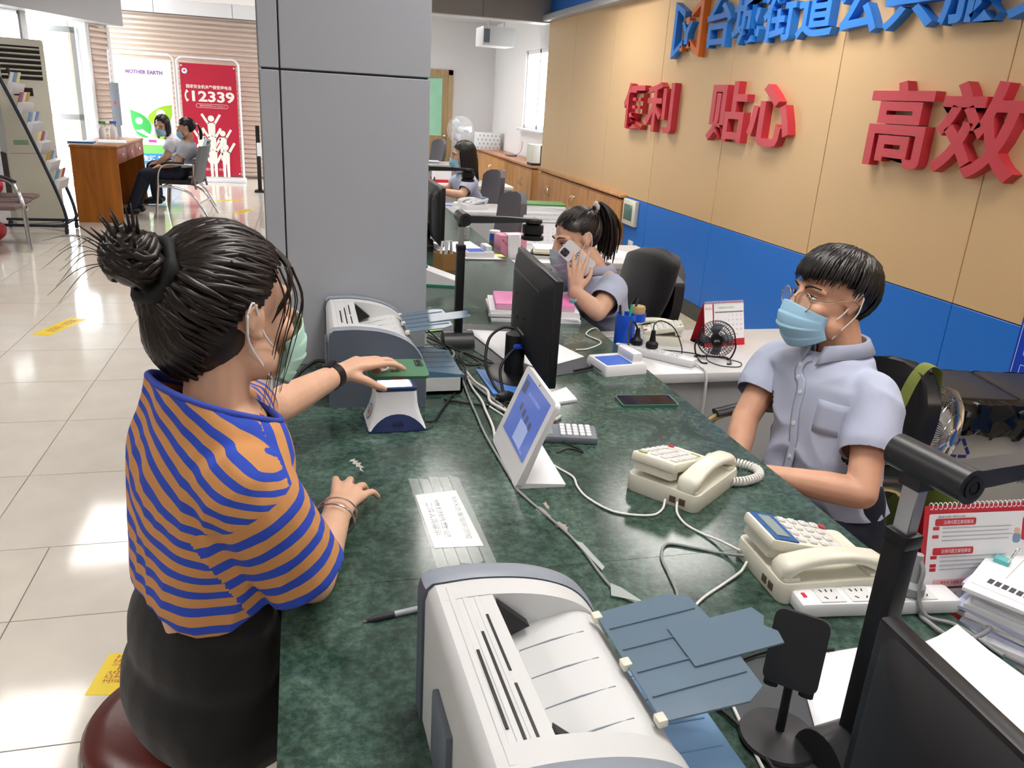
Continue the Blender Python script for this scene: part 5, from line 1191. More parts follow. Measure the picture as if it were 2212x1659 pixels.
g = G(BM2); g.lathe([(.05, .0), (.05, .001), (.0, .0012)], 24, Matrix.Translation((-.36, 1.74, 0)), cap=False); em = g.build('emblem', BW, br); g = G(BM2); n = 24; g.add([(-.36+.052*math.cos(2*PI*k/n), 1.74+.052*math.sin(2*PI*k/n), .002) for k in range(n)] + [(-.36+.043*math.cos(2*PI*k/n), 1.74+.043*math.sin(2*PI*k/n), .002) for k in range(n)], [(i, (i+1) % n, n+(i+1) % n, n+i) for i in range(n)]); g.build('emblem_ring', LCDB, em, 0); G(BM2).prism([(-.375, 1.73), (-.345, 1.73), (-.345, 1.75), (-.36, 1.765), (-.375, 1.75)], .0015, .0022).build('emblem_mark', BRED, em, 0)
SN = [0]
def stickman(x, z, s, arms):
    SN[0] += 1; BM2 = frame((0, -.0306-.0012*SN[0], 0), (1, 0, 0), (0, -1, 0)); g = G(BM2); g.cyl((x, z, .0), (x, z, .001), .055*s, n=18); hd_ = g.build('figure_head', BW, br)
    g = G(BM2); zz_ = z-.075*s
    g.prism([(x-.07*s, zz_), (x+.07*s, zz_), (x+.06*s, zz_-.2*s), (x+.055*s, zz_-.44*s), (x+.012*s, zz_-.44*s), (x+.006*s, zz_-.22*s), (x-.006*s, zz_-.22*s), (x-.012*s, zz_-.44*s), (x-.055*s, zz_-.44*s), (x-.06*s, zz_-.2*s)], 0, .001); g.build('figure_body', BW, br, 0)
    for sg, upa in zip((-1, 1), arms):
        g = G(BM2); p0 = (x+sg*.055*s, zz_-.02*s); p1 = (x+sg*.16*s, zz_+(.15*s if upa else -.2*s)); d_ = Vector((p1[0]-p0[0], p1[1]-p0[1])); n_ = Vector((-d_.y, d_.x)).normalized()*.022*s
        g.prism([(p0[0]-n_.x, p0[1]-n_.y), (p1[0]-n_.x, p1[1]-n_.y), (p1[0]+n_.x, p1[1]+n_.y), (p0[0]+n_.x, p0[1]+n_.y)], 0, .001); g.build('figure_arm', BW, br, 0)
stickman(.0, 1.02, .9, (1, 1)); stickman(-.17, .8, .85, (1, 0)); stickman(.17, .79, .85, (0, 1)); stickman(0, .8, .9, (1, 1)); stickman(-.2, .57, .95, (1, 0)); stickman(.2, .57, .95, (0, 1)); stickman(0, .58, .98, (1, 1))
text('lettering', '国安宣工作室', .05, BW, BM2 @ Matrix.Translation((.02, .2, .001)), br, fit=(.3, .045))
gr_ = banner('white banner with green leaves and blue foot in front of the shutter', -2.40, 14.75, .95, 1.97, mat('banner_white', '#f3f3f0', .5))
GL = mat('leaf_green', '#3fae55', .5); GL2 = mat('leaf_lime', '#9ccc2e', .5); BB = mat('banner_blue', '#2f86cf', .5); LG = mat('banner_light_green', '#7ccb6a', .5)
def leaf(pts, m): G(BM2).prism([(v.x, v.y) for v in spline([(x, y, 0) for x, y in pts], 6)][:-1], 0, .001).build('leaf_print', m, gr_, 0)
leaf([(-.24, 1.1), (-.05, 1.02), (.06, .87), (.0, .68), (-.14, .70), (-.22, .85), (-.24, 1.1)][::-1], GL); leaf([(.4, 1.2), (.2, 1.15), (.02, 1.0), (.12, .86), (.28, .9), (.38, 1.0), (.4, 1.2)][::-1], GL2); leaf([(.1, .68), (.12, .78), (.25, .86), (.34, .76), (.3, .66), (.2, .66), (.1, .68)][::-1], GL2)
for (x, z, r_) in ((-.12, .93, .055), (.22, 1.05, .07)): G(BM2).cyl((x, z, .001), (x, z, .0018), r_, n=18).build('disc_print', BW, gr_)
G(BM2).prism([(-.19, .78), (-.08, .8), (.06, .7), (.08, .66), (-.03, .7)], .001, .0018).build('hand_print', BW, gr_, 0)
for a, b, m_ in ((.1, .42, BB), (.42, .56, LG)): G(BM2).prism([(-.43, a), (.43, a), (.43, b), (-.43, b)], 0, .0008).build('colour_band', m_, gr_, 0)
text('lettering', '低碳生活 树新风', .1, BW, BM2 @ Matrix.Translation((.05, .345, .001)), gr_, bold=.004, fit=(.76, .09)); text('lettering', '保护环境、从你我做起', .06, BW, BM2 @ Matrix.Translation((.05, .22, .001)), gr_, bold=.002, fit=(.7, .06)); text('lettering', 'MOTHER EARTH', .06, mat('banner_purple', '#8d6aa0', .5), BM2 @ Matrix.Translation((.02, 1.68, .001)), gr_, bold=.003, fit=(.55, .06))
for x in (.0, .25): G(BM2).bb((x, .6, 0), (x+.12, .64, .0008)).build('pink_print', mat('banner_pink', '#c9439a', .5), gr_, 0)
mc = thing('disinfection_stand', 'slim grey sensor stand in front of the white banner', 'sensor stand', (-2.62, 13.6, 0)); G().bb((-.06, -.05, .9), (.05, .05, 1.5), bev=.008).build('sensor_head', GREYPL, mc); G().bb((-.02, -.02, .03), (.03, .02, .9)).build('post', GREYPL, mc, 0); G().bb((-.15, -.12, 0), (.15, .12, .03), bev=.006).build('base', GREYPL, mc); G().bb((-.02, -.056, 1.2), (.01, -.05, 1.24)).build('red_light', RDC, mc, 0); G().cyl((-.045, 0, 1.5), (-.045, 0, 1.95), .012, n=8).build('antenna', WHITEP, mc)
fr = thing('folded_barrier', 'folded dark stand with a white sign beside the column', 'stand', (-.62, 13.4, 0)); G().bb((-.03, -.03, 0), (.03, .03, 1.0)).build('post', BLACK, fr, 0); G().bb((-.02, -.04, .55), (.05, -.03, .75)).build('sign', PAPER, fr, 0); G().bb((-.08, -.1, 0), (.08, .1, .03)).build('foot', BLACK, fr, 0)

# ---------------------------------------------------------------- air conditioner, rack, bench
ac = thing('air_conditioner', 'tall cream floor standing air conditioner by the street door', 'air conditioner', (-2.86, 10.05, 0), R(28))
G().bb((-.24, -.15, .0), (.24, .17, 1.9), bev=.02).build('cabinet', IVORY, ac); G().bb((-.19, -.157, 1.5), (.19, -.15, 1.83)).build('outlet', BLACK, ac, 0)
for k in range(6): G().box((0, -.165, 1.54+.052*k), (.38, .03, .012), rot=(R(-20), 0, 0)).build('louvre', IVORY, ac, 0)
G().bb((-.1, -.158, 1.34), (.08, -.15, 1.42), bev=.003).build('display', BLACK, ac); G().bb((-.22, -.153, .75), (.22, -.149, .754)).build('panel_line', GREYPL, ac, 0); G().bb((-.17, -.154, .84), (-.03, -.15, .89)).build('green_sticker', mat('ac_green', '#8fae8a', .5), ac, 0)
g = G()
for k in range(10): g.box((-.246, -.1+.025*k, .45), (.01, .008, .6))
g.build('side_grille', mat('brown_grille', '#5a4f45', .6), ac, 0)
rk = thing('brochure_rack', 'leaning brochure rack with white pockets beside the air conditioner', 'rack', (-2.72, 9.42, 0), 0)
for y in (-.16, .22):
    g = G(); P_ = spline([(-.12, y, 1.6), (.1, y, 1.0), (.28, y, .45), (.34, y, .2), (.33, y, .1), (.2, y, .08)], 6); g.tube(P_, .017, 8); g.build('side_rail', mat('navy_rail', '#1f2635', .4), rk)
g = G(); g.tube([(.33, -.16, .1), (.33, .22, .1)], .012, 8); g.bb((-.33, -.2, .075), (.36, -.17, .1)); g.bb((-.33, .2, .075), (.36, .23, .1)); g.build('base_bar', mat('navy_rail', '#1f2635', .4), rk)
for x, y in ((-.3, -.185), (.34, -.185), (.34, .215), (-.3, .215)): G().cyl((x-.012, y, .038), (x+.012, y, .038), .037, n=14).build('caster', RUBBER, rk)
cols = ['#d9dbe0', '#6e92c8', '#e6d9a0', '#a8506a', '#e0e0e0', '#c9a24a', '#7a9ec0']
for k in range(6):
    f = k/5; x = -.06+.30*f; z = 1.42-.92*f
    pk = G(); pk.box((x+.05, .03, z), (.05, .36, .1), rot=(0, R(18), 0)); pk = pk.build('pocket', mat('clear_white_pocket', '#dcdde0', .3), rk, 0)
    for j in range(3): G().box((x+.045, -.08+.11*j, z+.08), (.012, .085, .14), rot=(0, R(18), .0)).build('brochure', mat('brochure%d' % ((k*3+j) % 7), cols[(k*3+j) % 7], .5), pk, 0)
be = thing('waiting_bench', 'brown slatted waiting bench with metal arm at the left edge', 'bench', (-2.95, 8.45, 0))
BEN = mat('brown_bench_pad', '#6d5a58', .5)
for k in range(3): G().box((-.12, -.28+.26*k, .425+.012*k), (1.2, .25, .04), bev=.012).build('seat_pad', BEN, be)
g = G(); g.tube(spline([(.05, .38, .44), (.06, .4, .6), (.06, .3, .62), (.3, .0, .63), (.4, -.1, .6), (.47, -.16, .45), (.5, -.2, .02)], 6), .02, 10); g.tube([(.05, .3, .02), (.05, .38, .44)], .018, 8); g.build('arm_frame', CHROME, be)
g = G(); g.tube(spline([(.06, .3, .645), (.28, .02, .655), (.41, -.1, .625)], 5), [(.028, .012)]*11, 8, flat=(1, 0, 0)); g.build('arm_pad', BLACK, be)
g = G(); g.tube([(-.7, -.05, .38), (.48, -.05, .38)], .02, 8); g.build('cross_beam', CHROME, be)
REDB = mat('red_bag_cloth', '#b3242e', .5)
for k, (x, y, z, s_, lb) in enumerate(((-2.86, 8.62, .455, .18, 'red bundle lying on the brown bench'), (-2.95, 8.75, 0, .2, 'red bundle on the floor under the brown bench'))):
    t = thing('red_bundle', lb, 'bag', (x, y, z), 0, 'red bundles'); g = G(); g.ell((0, 0, s_*.55), (s_*.8, s_*.6, s_*.56)); g.v = [wobble(v, 9, .02) for v in g.v]; g.build('bundle_body', REDB, t, 180); g = G(); g.tube(spline([(-.04, 0, s_), (0, 0, s_*1.35), (.04, 0, s_)], 5), .008, 6); g.build('handle', REDB, t)
# ---------------------------------------------------------------- people: building blocks
SKIN = mat('skin', '#d3a185', .48, var=.05, vscale=30, bump=.08, bscale=350)
SKIN2 = mat('skin_fair', '#dcb094', .48, var=.05, vscale=30, bump=.08, bscale=350)
HAIR = mat('black_hair', '#120e0d', .36, spec=.6); HAIRB = mat('dark_brown_hair', '#1d130f', .36, spec=.6)
MASKB = mat('pale_blue_mask', '#9fcbe6', .75); MASKG = mat('mint_mask', '#b9e0d2', .75); MASKL = mat('grey_blue_mask', '#b5c8d3', .75)
STRAPM = mat('white_elastic', '#eeeeee', .7)
EYEW = mat('eye_white', '#e8e4e0', .25); EYED = mat('eye_dark', '#1a1210', .15); BROW = mat('eyebrow', '#2a1d18', .7)
V = Vector
def merge(g, h): g.add(h.v, h.f); return g
def remesh(g, voxel, it=4):
    me = g.mesh('tmp'); o = bpy.data.objects.new('tmp', me); COL.objects.link(o)
    m = o.modifiers.new('r', 'REMESH'); m.mode = 'VOXEL'; m.voxel_size = voxel; m.adaptivity = 0
    if it: s = o.modifiers.new('s', 'SMOOTH'); s.iterations = it; s.factor = .5
    dg = bpy.context.evaluated_depsgraph_get(); me2 = bpy.data.meshes.new_from_object(o.evaluated_get(dg))
    bpy.data.objects.remove(o); bpy.data.meshes.remove(me); return me2
def head_frame(c, heading, pitch=0, roll=0):
    """heading: degrees from +y towards +x; pitch positive looks down"""
    return Matrix.Translation(c) @ Matrix.Rotation(-R(heading), 4, 'Z') @ Matrix.Rotation(-R(pitch), 4, 'X') @ Matrix.Rotation(R(roll), 4, 'Y')
def head_prims(g, M):
    h = G(M)
    h.ell((0, -.012, .032), (.073, .092, .085)); h.ell((0, .02, -.02), (.064, .07, .075)); h.ell((0, .034, -.065), (.05, .05, .045)); h.ell((0, .066, -.095), (.026, .022, .02))
    h.limb([(0, .082, .025), (0, .098, .0), (0, .106, -.022)], [.008, .009, .013]); h.ell((0, .094, -.03), (.019, .012, .009))
    for s in (-1, 1):
        h.ell((s*.036, .06, -.025), (.026, .025, .024)); h.limb([(s*.012, .083, .026), (s*.032, .079, .03), (s*.052, .062, .022)], [.007, .008, .007])
        h.limb([(s*.068, .010, .022), (s*.078, -.004, .031), (s*.083, -.02, .022), (s*.08, -.018, .0), (s*.073, .0, -.018)], [.004, .0045, .0045, .004, .005], 8)
        h.ell((s*.074, -.004, .006), (.008, .017, .024)); h.ell((s*.077, .0, -.014), (.006, .009, .009)); h.limb([(s*.0, .0, 0), (s*.05, .02, -.06)], [.03, .03])
    h.ell((0, .09, -.055), (.022, .012, .008)); h.ell((0, .088, -.067), (.018, .012, .008))
    merge(g, h)
def eyes(M, par, look=0):
    for s in (-1, 1):
        g = G(M); g.ell((s*.031, .0745, .006), (.0135, .009, .0055)); e = g.build('eye', EYEW, par, 180)
        g = G(M); g.ell((s*.031+look, .0815, .006), (.0052, .003, .005)); g.build('iris', EYED, e, 180)
        g = G(M); g.tube(spline([(s*.016, .0815, .0065), (s*.03, .0845, .0125), (s*.046, .075, .008)], 5), .0016, 6); g.build('eyelid', EYED, e, 180)
        g = G(M); g.tube(spline([(s*.013, .09, .026), (s*.03, .0885, .034), (s*.052, .072, .03)], 5), [(.003, .0012), (.0028, .0012), (.0012, .0008)], 8, flat=(0, 0, 1)); g.build('eyebrow', BROW, par, 180)
def face_mask(M, par, m, strap=True):
    g = G(M); rows = []
    for j in range(37):
        v = j/36; row = []
        for i in range(25):
            u = -1 + 2*i/24; a = u*1.32; c = math.cos(a)
            yc = .113 + .012*math.sin(min(1, v*1.5)*PI*.75) - .045*max(0, v-.55)**1.3*2.0
            y = .016 + (yc-.016)*max(0, c)**.75 - .006*(1-abs(u))**2*0
            zt, zb = -.008 - .026*abs(u)**1.5, -.122 + .036*abs(u)**1.6
            pl = .004*(.5-((v*3.6) % 1))*(1-abs(u)**4)
            row.append(V((.0715*math.sin(a)/math.sin(1.32), y+pl, zt*(1-v)+zb*v)))
        rows.append(row)
    g.loft(rows, closed=False); o = g.build('face_mask', m, par, 180, solid=.0015)
    if strap:
        for s in (-1, 1):
            g = G(M); g.tube(spline([(s*.073, .028, -.036), (s*.077, .008, -.01), (s*.083, -.012, .034), (s*.086, -.024, .02)], 5), .0016, 6); g.build('ear_loop', STRAPM, o, 180)
            g = G(M); g.tube(spline([(s*.073, .028, -.084), (s*.076, .01, -.06), (s*.083, -.018, -.02), (s*.086, -.024, .02)], 5), .0016, 6); g.build('ear_loop', STRAPM, o, 180)
    return o
HC = V((0, -.012, .032)); HR = V((.073, .092, .085))
def onskull(d, k=1.0): d = V(d).normalized(); return HC + V((d.x*HR.x, d.y*HR.y, d.z*HR.z)) * k
def slerp(a, b, t):
    a = V(a).normalized(); b = V(b).normalized(); w_ = math.acos(max(-1, min(1, a.dot(b))))
    return a if w_ < 1e-4 else (a*math.sin((1-t)*w_) + b*math.sin(t*w_))/math.sin(w_)
def cap(g, M, keep, k=1.09, nu=96, nv=64):
    """skull cap of hair clipped by keep(dir)"""
    h = G(M); idx = {}; vs = []; fs = []
    def vid(i, j):
        i %= nu
        if (i, j) not in idx:
            ph = -PI/2 + PI*j/nv; a = 2*PI*i/nu; d = V((math.cos(ph)*math.cos(a), math.cos(ph)*math.sin(a), math.sin(ph))); idx[(i, j)] = len(vs); vs.append(onskull(d, k))
        return idx[(i, j)]
    for j in range(nv):
        for i in range(nu):
            ph = -PI/2 + PI*(j+.5)/nv; a = 2*PI*(i+.5)/nu
            if keep(V((math.cos(ph)*math.cos(a), math.cos(ph)*math.sin(a), math.sin(ph)))):
                fs.append((vid(i, j), vid(i+1, j), vid(i+1, j+1), vid(i, j+1)))
    h.add(vs, fs); merge(g, h)
def lock(g, M, a, b, r=(.004, .006, .004), k=(1.07, 1.12, 1.08), n=8, tail=None, jit=.0):
    pts = []
    for i in range(n+1):
        t = i/n; kk = k[0]*(1-t)**2 + 2*k[1]*t*(1-t) + k[2]*t*t; pts.append(onskull(slerp(a, b, t), kk) + V((random.uniform(-1, 1), random.uniform(-1, 1), random.uniform(-1, 1)))*jit)
    if tail: pts += [V(p) for p in tail]
    h = G(M); h.tube(pts, list(r), 6); merge(g, h)
def limbs_body(g, J, fem=True):
    """torso, arms and legs from a joint dictionary (world space)"""
    j = {k: V(v) for k, v in J.items()}; lat = (j['shR'] - j['shL']).normalized()
    w_ = .062 if fem else .075
    for s in (-1, 1):
        g.limb([j['pelvis']+lat*s*.06, j['waist']+lat*s*.045, j['chest']+lat*s*.06], [.08, .07, .072])
    g.ell(j['chest'], (.085, .085, .09)); g.limb([j['shL'], (j['shL']+j['shR'])/2+V((0, 0, .03)), j['shR']], [.042, .05, .042])
    g.limb([j['chest'], j['neck'], j['head']], [.055, .049, .047] if fem else [.062, .056, .052])
    for s in 'LR':
        g.limb([j['sh'+s], j['el'+s]], [.047, .037]); g.limb([j['el'+s], j['el'+s].lerp(j['wr'+s], .35), j['wr'+s]], [.037, .038 if not fem else .036, .0255])
        if 'hip'+s in j:
            g.limb([j['hip'+s], j['kn'+s]], [.08, .055]); g.limb([j['kn'+s], j['kn'+s].lerp(j['an'+s], .3), j['an'+s]], [.052, .052, .034])
            f = (j['kn'+s]-j['hip'+s]); f.z = 0; f.normalize(); g.limb([j['an'+s]-f*.03-V((0,0,.03)), j['an'+s]+f*.12-V((0,0,.045))], [.034, .026])
def hand(g, wrist, F, N, T, curls, thumb=(.5, .6, .3), s=1.0, spread=.06):
    """F forward, N back of the hand, T towards the thumb; curls per finger (index..little) of three angles"""
    wrist = V(wrist); F = V(F).normalized(); T = V(T); T = (T - F*T.dot(F)).normalized(); N = V(N); N = (N - F*N.dot(F) - T*N.dot(T)).normalized()
    lens = ((.043, .026, .021), (.047, .029, .022), (.044, .027, .021), (.034, .021, .018)); out = []
    for i in range(4):
        off = (.029, .0095, -.010, -.028)[i]; kn = wrist + F*(.083, .086, .081, .072)[i]*s + T*off*s + N*.004*s*(1-abs(i-1.3)*.5)
        g.limb([wrist + T*off*.45*s, wrist.lerp(kn, .55)+N*.003*s, kn], [.0155*s, .0135*s, .0105*s], 10)
        d = (F + T*spread*(1.5-i)).normalized(); p = kn; ang = 0; pts = [kn]; ax = T
        for c, l in zip(curls[i], lens[i]):
            n_ = T.cross(d).normalized(); n_ = n_ if n_.dot(N) > 0 else -n_
            if ang > 0 and n_.dot(pn) < 0: n_ = -n_
            pn = n_; ang += c; d = d*math.cos(R(c)) - n_*math.sin(R(c))
            p = p + d*l*s; pts.append(p)
        rr = (.0094, .0086, .0080, .0068) if i < 3 else (.0082, .0075, .007, .006)
        g.limb(pts, [x*s for x in rr], 10); out.append(p)
    g.limb([wrist + F*.015*s + T*.012*s - N*.004*s, wrist + F*.05*s - N*.006*s, wrist+F*.07*s - T*.012*s - N*.004*s], [.018*s, .018*s, .013*s], 10)
    a, b, c = thumb; d1 = (F*.62 + T*a - N*.25*b).normalized(); d2 = (F*.85 + T*a*(1-c*1.6) - N*.5*b).normalized(); d3 = (F*.9 - T*c*.8 - N*.5*b + T*a*.3).normalized()
    p0 = wrist + F*.018*s + T*.016*s - N*.004*s; p1 = p0 + d1*.042*s; p2 = p1 + d2*.033*s; p3 = p2 + d3*.026*s
    g.limb([p0, p1, p2, p3], [.0145*s, .0115*s, .0098*s, .0078*s], 10); out.append(p3)
    return out
def uvmesh(rings, name, m, par, us=1.0, solid=.0025, closed=True, period=None):
    """loft that carries a uv: u around, v the running length"""
    n = len(rings[0]); vs = [tuple(p) for r in rings for p in r]; fs = []; L_ = [0]
    for a, b in zip(rings[:-1], rings[1:]): L_.append(L_[-1] + sum((q-p).length for p, q in zip(a, b))/n)
    cnt = n if closed else n-1
    for i in range(len(rings)-1):
        for k in range(cnt): fs.append((i*n+k, i*n+(k+1) % n, (i+1)*n+(k+1) % n, (i+1)*n+k))
    me = bpy.data.meshes.new(name); me.from_pydata(vs, [], fs); uv = me.uv_layers.new(name='UVMap'); q = 0
    for i in range(len(rings)-1):
        for k in range(cnt):
            for (ii, kk) in ((i, k), (i, k+1), (i+1, k+1), (i+1, k)): uv.data[q].uv = (kk/n*us, L_[ii]); q += 1
    o = link(name, me, m, par, 180)
    if solid: md = o.modifiers.new('solid', 'SOLIDIFY'); md.thickness = solid; md.offset = -1
    return o
def ring(c, lat, fwd, w_, d_, n=40, e=2.3, tilt=0.0, dz=None):
    out = []
    for k in range(n):
        a = 2*PI*k/n; x = math.copysign(abs(math.cos(a))**(2/e), math.cos(a)); y = math.copysign(abs(math.sin(a))**(2/e), math.sin(a))
        p = V(c) + V(lat)*x*w_ + V(fwd)*y*d_
        if dz: p.z += dz(x, y)
        out.append(p)
    return out
def wrinkle(rings, amp, sc=11, seed=0.0, keep_ends=True):
    N = len(rings); out = []
    for i, r_ in enumerate(rings):
        c = sum(r_, V((0,0,0)))/len(r_); k = amp*(.35 if (keep_ends and i in (0, N-1)) else 1); o = []
        for p in r_:
            d = p - c; d = d.normalized() if d.length > 1e-6 else V((0,0,1))
            q = V((p.x*sc, p.y*sc, p.z*sc*.55)) + V((seed, -seed, seed*.3))
            o.append(p + d*k*(noise.noise(q)*1.2 + .6*(1-abs(noise.noise(q*2.3))*2.2)))
        out.append(o)
    return out
def resample(rings, n=4):
    out = []; K = len(rings[0])
    cols = [spline([r_[k] for r_ in rings], n) for k in range(K)]
    return [[cols[k][i] for k in range(K)] for i in range(len(cols[0]))]
def sleeve(p0, p1, r0, r1, n=24, steps=9, amp=.004, seed=1.0, flare=None, bulge=.0):
    p0, p1 = V(p0), V(p1); d = (p1-p0).normalized(); u = d.cross(V((0,0,1))); u.normalize(); w_ = u.cross(d); rings = []
    for i in range(steps+1):
        t = i/steps; r_ = r0*(1-t) + r1*t + bulge*math.sin(t*PI); sag = V((0,0,-1))*0
        rings.append([p0.lerp(p1, t) + u*math.cos(2*PI*k/n)*r_ + w_*math.sin(2*PI*k/n)*r_*(1.06) for k in range(n)])
    return wrinkle(rings, amp, 14, seed)
def cloth(name, c1, c2=None, period=.028, blue=.46, rough=.85, axis='v', fine=False):
    m = mat(name, c1, rough, bump=.15, bscale=600); n, l, p = nodes_of(m)
    if c2:
        uv = n.new('ShaderNodeUVMap'); sp = n.new('ShaderNodeSeparateXYZ'); l.new(uv.outputs[0], sp.inputs[0])
        a = n.new('ShaderNodeMath'); a.operation = 'DIVIDE'; a.inputs[1].default_value = period; l.new(sp.outputs[1 if axis == 'v' else 0], a.inputs[0])
        b = n.new('ShaderNodeMath'); b.operation = 'FRACT'; l.new(a.outputs[0], b.inputs[0])
        c = n.new('ShaderNodeMath'); c.operation = 'LESS_THAN'; c.inputs[1].default_value = blue; l.new(b.outputs[0], c.inputs[0])
        x = n.new('ShaderNodeMix'); x.data_type = 'RGBA'; x.inputs[6].default_value = lin(c1); x.inputs[7].default_value = lin(c2)
        l.new(c.outputs[0], x.inputs[0]); l.new(x.outputs[2], p.inputs['Base Color'])
    return m
def shirt_collar(c, lat, fwd, up, m, par, r=.064, gap=28, flap=.045):
    """folded collar around the neck, open at the front"""
    lat, fwd, up = V(lat), V(fwd), V(up); rows = [[], [], [], []]
    for k in range(33):
        t = k/32; a = R(90 + gap/2 + (360-gap)*t); x, y = math.cos(a), math.sin(a); e = abs(2*t-1)
        tip = flap*(.55 + .55*e**6); base = V(c) + lat*x*r + fwd*y*r*1.05
        rows[0].append(base - up*.012); rows[1].append(base + up*(.028-.018*e**4)*1.0)
        o_ = V(c) + lat*x*(r+.007) + fwd*y*(r+.007)*1.05; rows[2].append(o_ + up*(.03-.018*e**4))
        q = V(c) + lat*x*(r+.022) + fwd*y*(r+.024)*1.05; rows[3].append(q + up*(.016-tip*.72-.014*e**5) + fwd*.012*e**6)
    g = G(); g.loft(rows, closed=False); return g.build('collar', m, par, 50, solid=.002)
def person_root(label, base): return thing('person', label, 'person', base)
def to_local(o, base):
    o.data.transform(Matrix.Translation(-V(base))); return o
# ---------------------------------------------------------------- seated customer in the striped shirt
B1 = (-.2, 1.22, 0)
p1 = person_root('woman in an orange and blue striped shirt and black skirt seated on the stool', B1)
PT1 = Matrix.Translation(-V(B1))
J1 = dict(pelvis=(-.185,1.215,.59), waist=(-.18,1.205,.78), chest=(-.145,1.20,.98), neck=(-.135,1.21,1.13), head=(-.122,1.235,1.23),
          shR=(-.085,1.085,1.045), elR=(-.002,1.125,.842), wrR=(.046,1.325,.848), shL=(-.135,1.345,1.05), elL=(-.07,1.565,.965), wrL=(.07,1.765,.968),
          hipR=(-.14,1.13,.56), knR=(.19,1.30,.54), anR=(.17,1.33,.09), hipL=(-.2,1.3,.56), knL=(.13,1.46,.54), anL=(.1,1.48,.09))
HM1 = head_frame((-.116,1.25,1.252), 53, 3, 3) @ Matrix.Scale(1.07, 4)
g = G(); limbs_body(g, J1); head_prims(g, HM1)
wr = V(J1['wrR']); F = V((.092,1.45,.86))-wr
hand(g, wr, F, (0, -.15, 1), (-.9, .35, .1), ((14, 26, 18), (15, 28, 18), (18, 28, 18), (16, 22, 12)), (.25, .9, .3), .98, .2)
wl = V(J1['wrL']); F2 = V((.17,1.822,.988))-wl
hand(g, wl, F2, (-.15, -.35, 1), (.55, -.8, -.05), ((12, 18, 14), (14, 24, 22), (18, 32, 30), (24, 38, 30)), (.5, 1.5, .1), .96, .1)
me = remesh(g, .0042, 3); me.transform(PT1); link('body', me, SKIN2, p1, 180)
def loc(o): o.data.transform(PT1); return o
# skirt
lat1 = V((.50, -.866, 0)); fw1 = V((.866, .50, 0))
g = G(); rot = (0, 0, math.atan2(lat1.y, lat1.x))
g.ell((-.185,1.215,.60), (.18, .132, .145), rot); g.ell((-.172, 1.209, .775), (.15, .098, .09), rot); g.ell((-.18,1.21,.70), (.165, .115, .15), rot); g.ell((-.178, 1.235, .56), (.155, .132, .085), rot)
g.limb([(-.15,1.13,.575), (.0,1.205,.585), (.16,1.285,.57)], [.098, .09, .075]); g.limb([(-.2,1.30,.575), (-.05,1.37,.585), (.1,1.445,.57)], [.098, .09, .075]); g.limb([(.0,1.27,.58), (.14,1.36,.565)], [.09, .075])
for v in g.v: v.z = max(v.z, .5055)
me = remesh(g, .008, 5)
me.transform(PT1); link('skirt', me, mat('black_skirt_cloth', '#121214', .85, bump=.35, bscale=70, sheen=.15), p1, 180)
STRIPE = cloth('striped_jersey', '#d1955c', '#2f4fc0', .033, .46)
T = [((-.165,1.212,.785), .150, .100), ((-.166,1.206,.815), .158, .104), ((-.162,1.203,.88), .158, .103), ((-.155,1.202,.96), .164, .103), ((-.15,1.204,1.03), .168, .100), ((-.147,1.207,1.075), .162, .092), ((-.147,1.205,1.108), .136, .082), ((-.15,1.20,1.132), .104, .070), ((-.152,1.198,1.143), .088, .066)]
rs = resample([ring(c, lat1, fw1, w_, d_, 56, 2.5, dz=(lambda x, y, i=i: (-.012*abs(x)**3 if 3 < i < 7 else 0) - (.03*y if i > 6 else 0) + (-.02*y - .012*math.sin(4*x+2*y) if i == 0 else 0))) for i, (c, w_, d_) in enumerate(T)], 5)
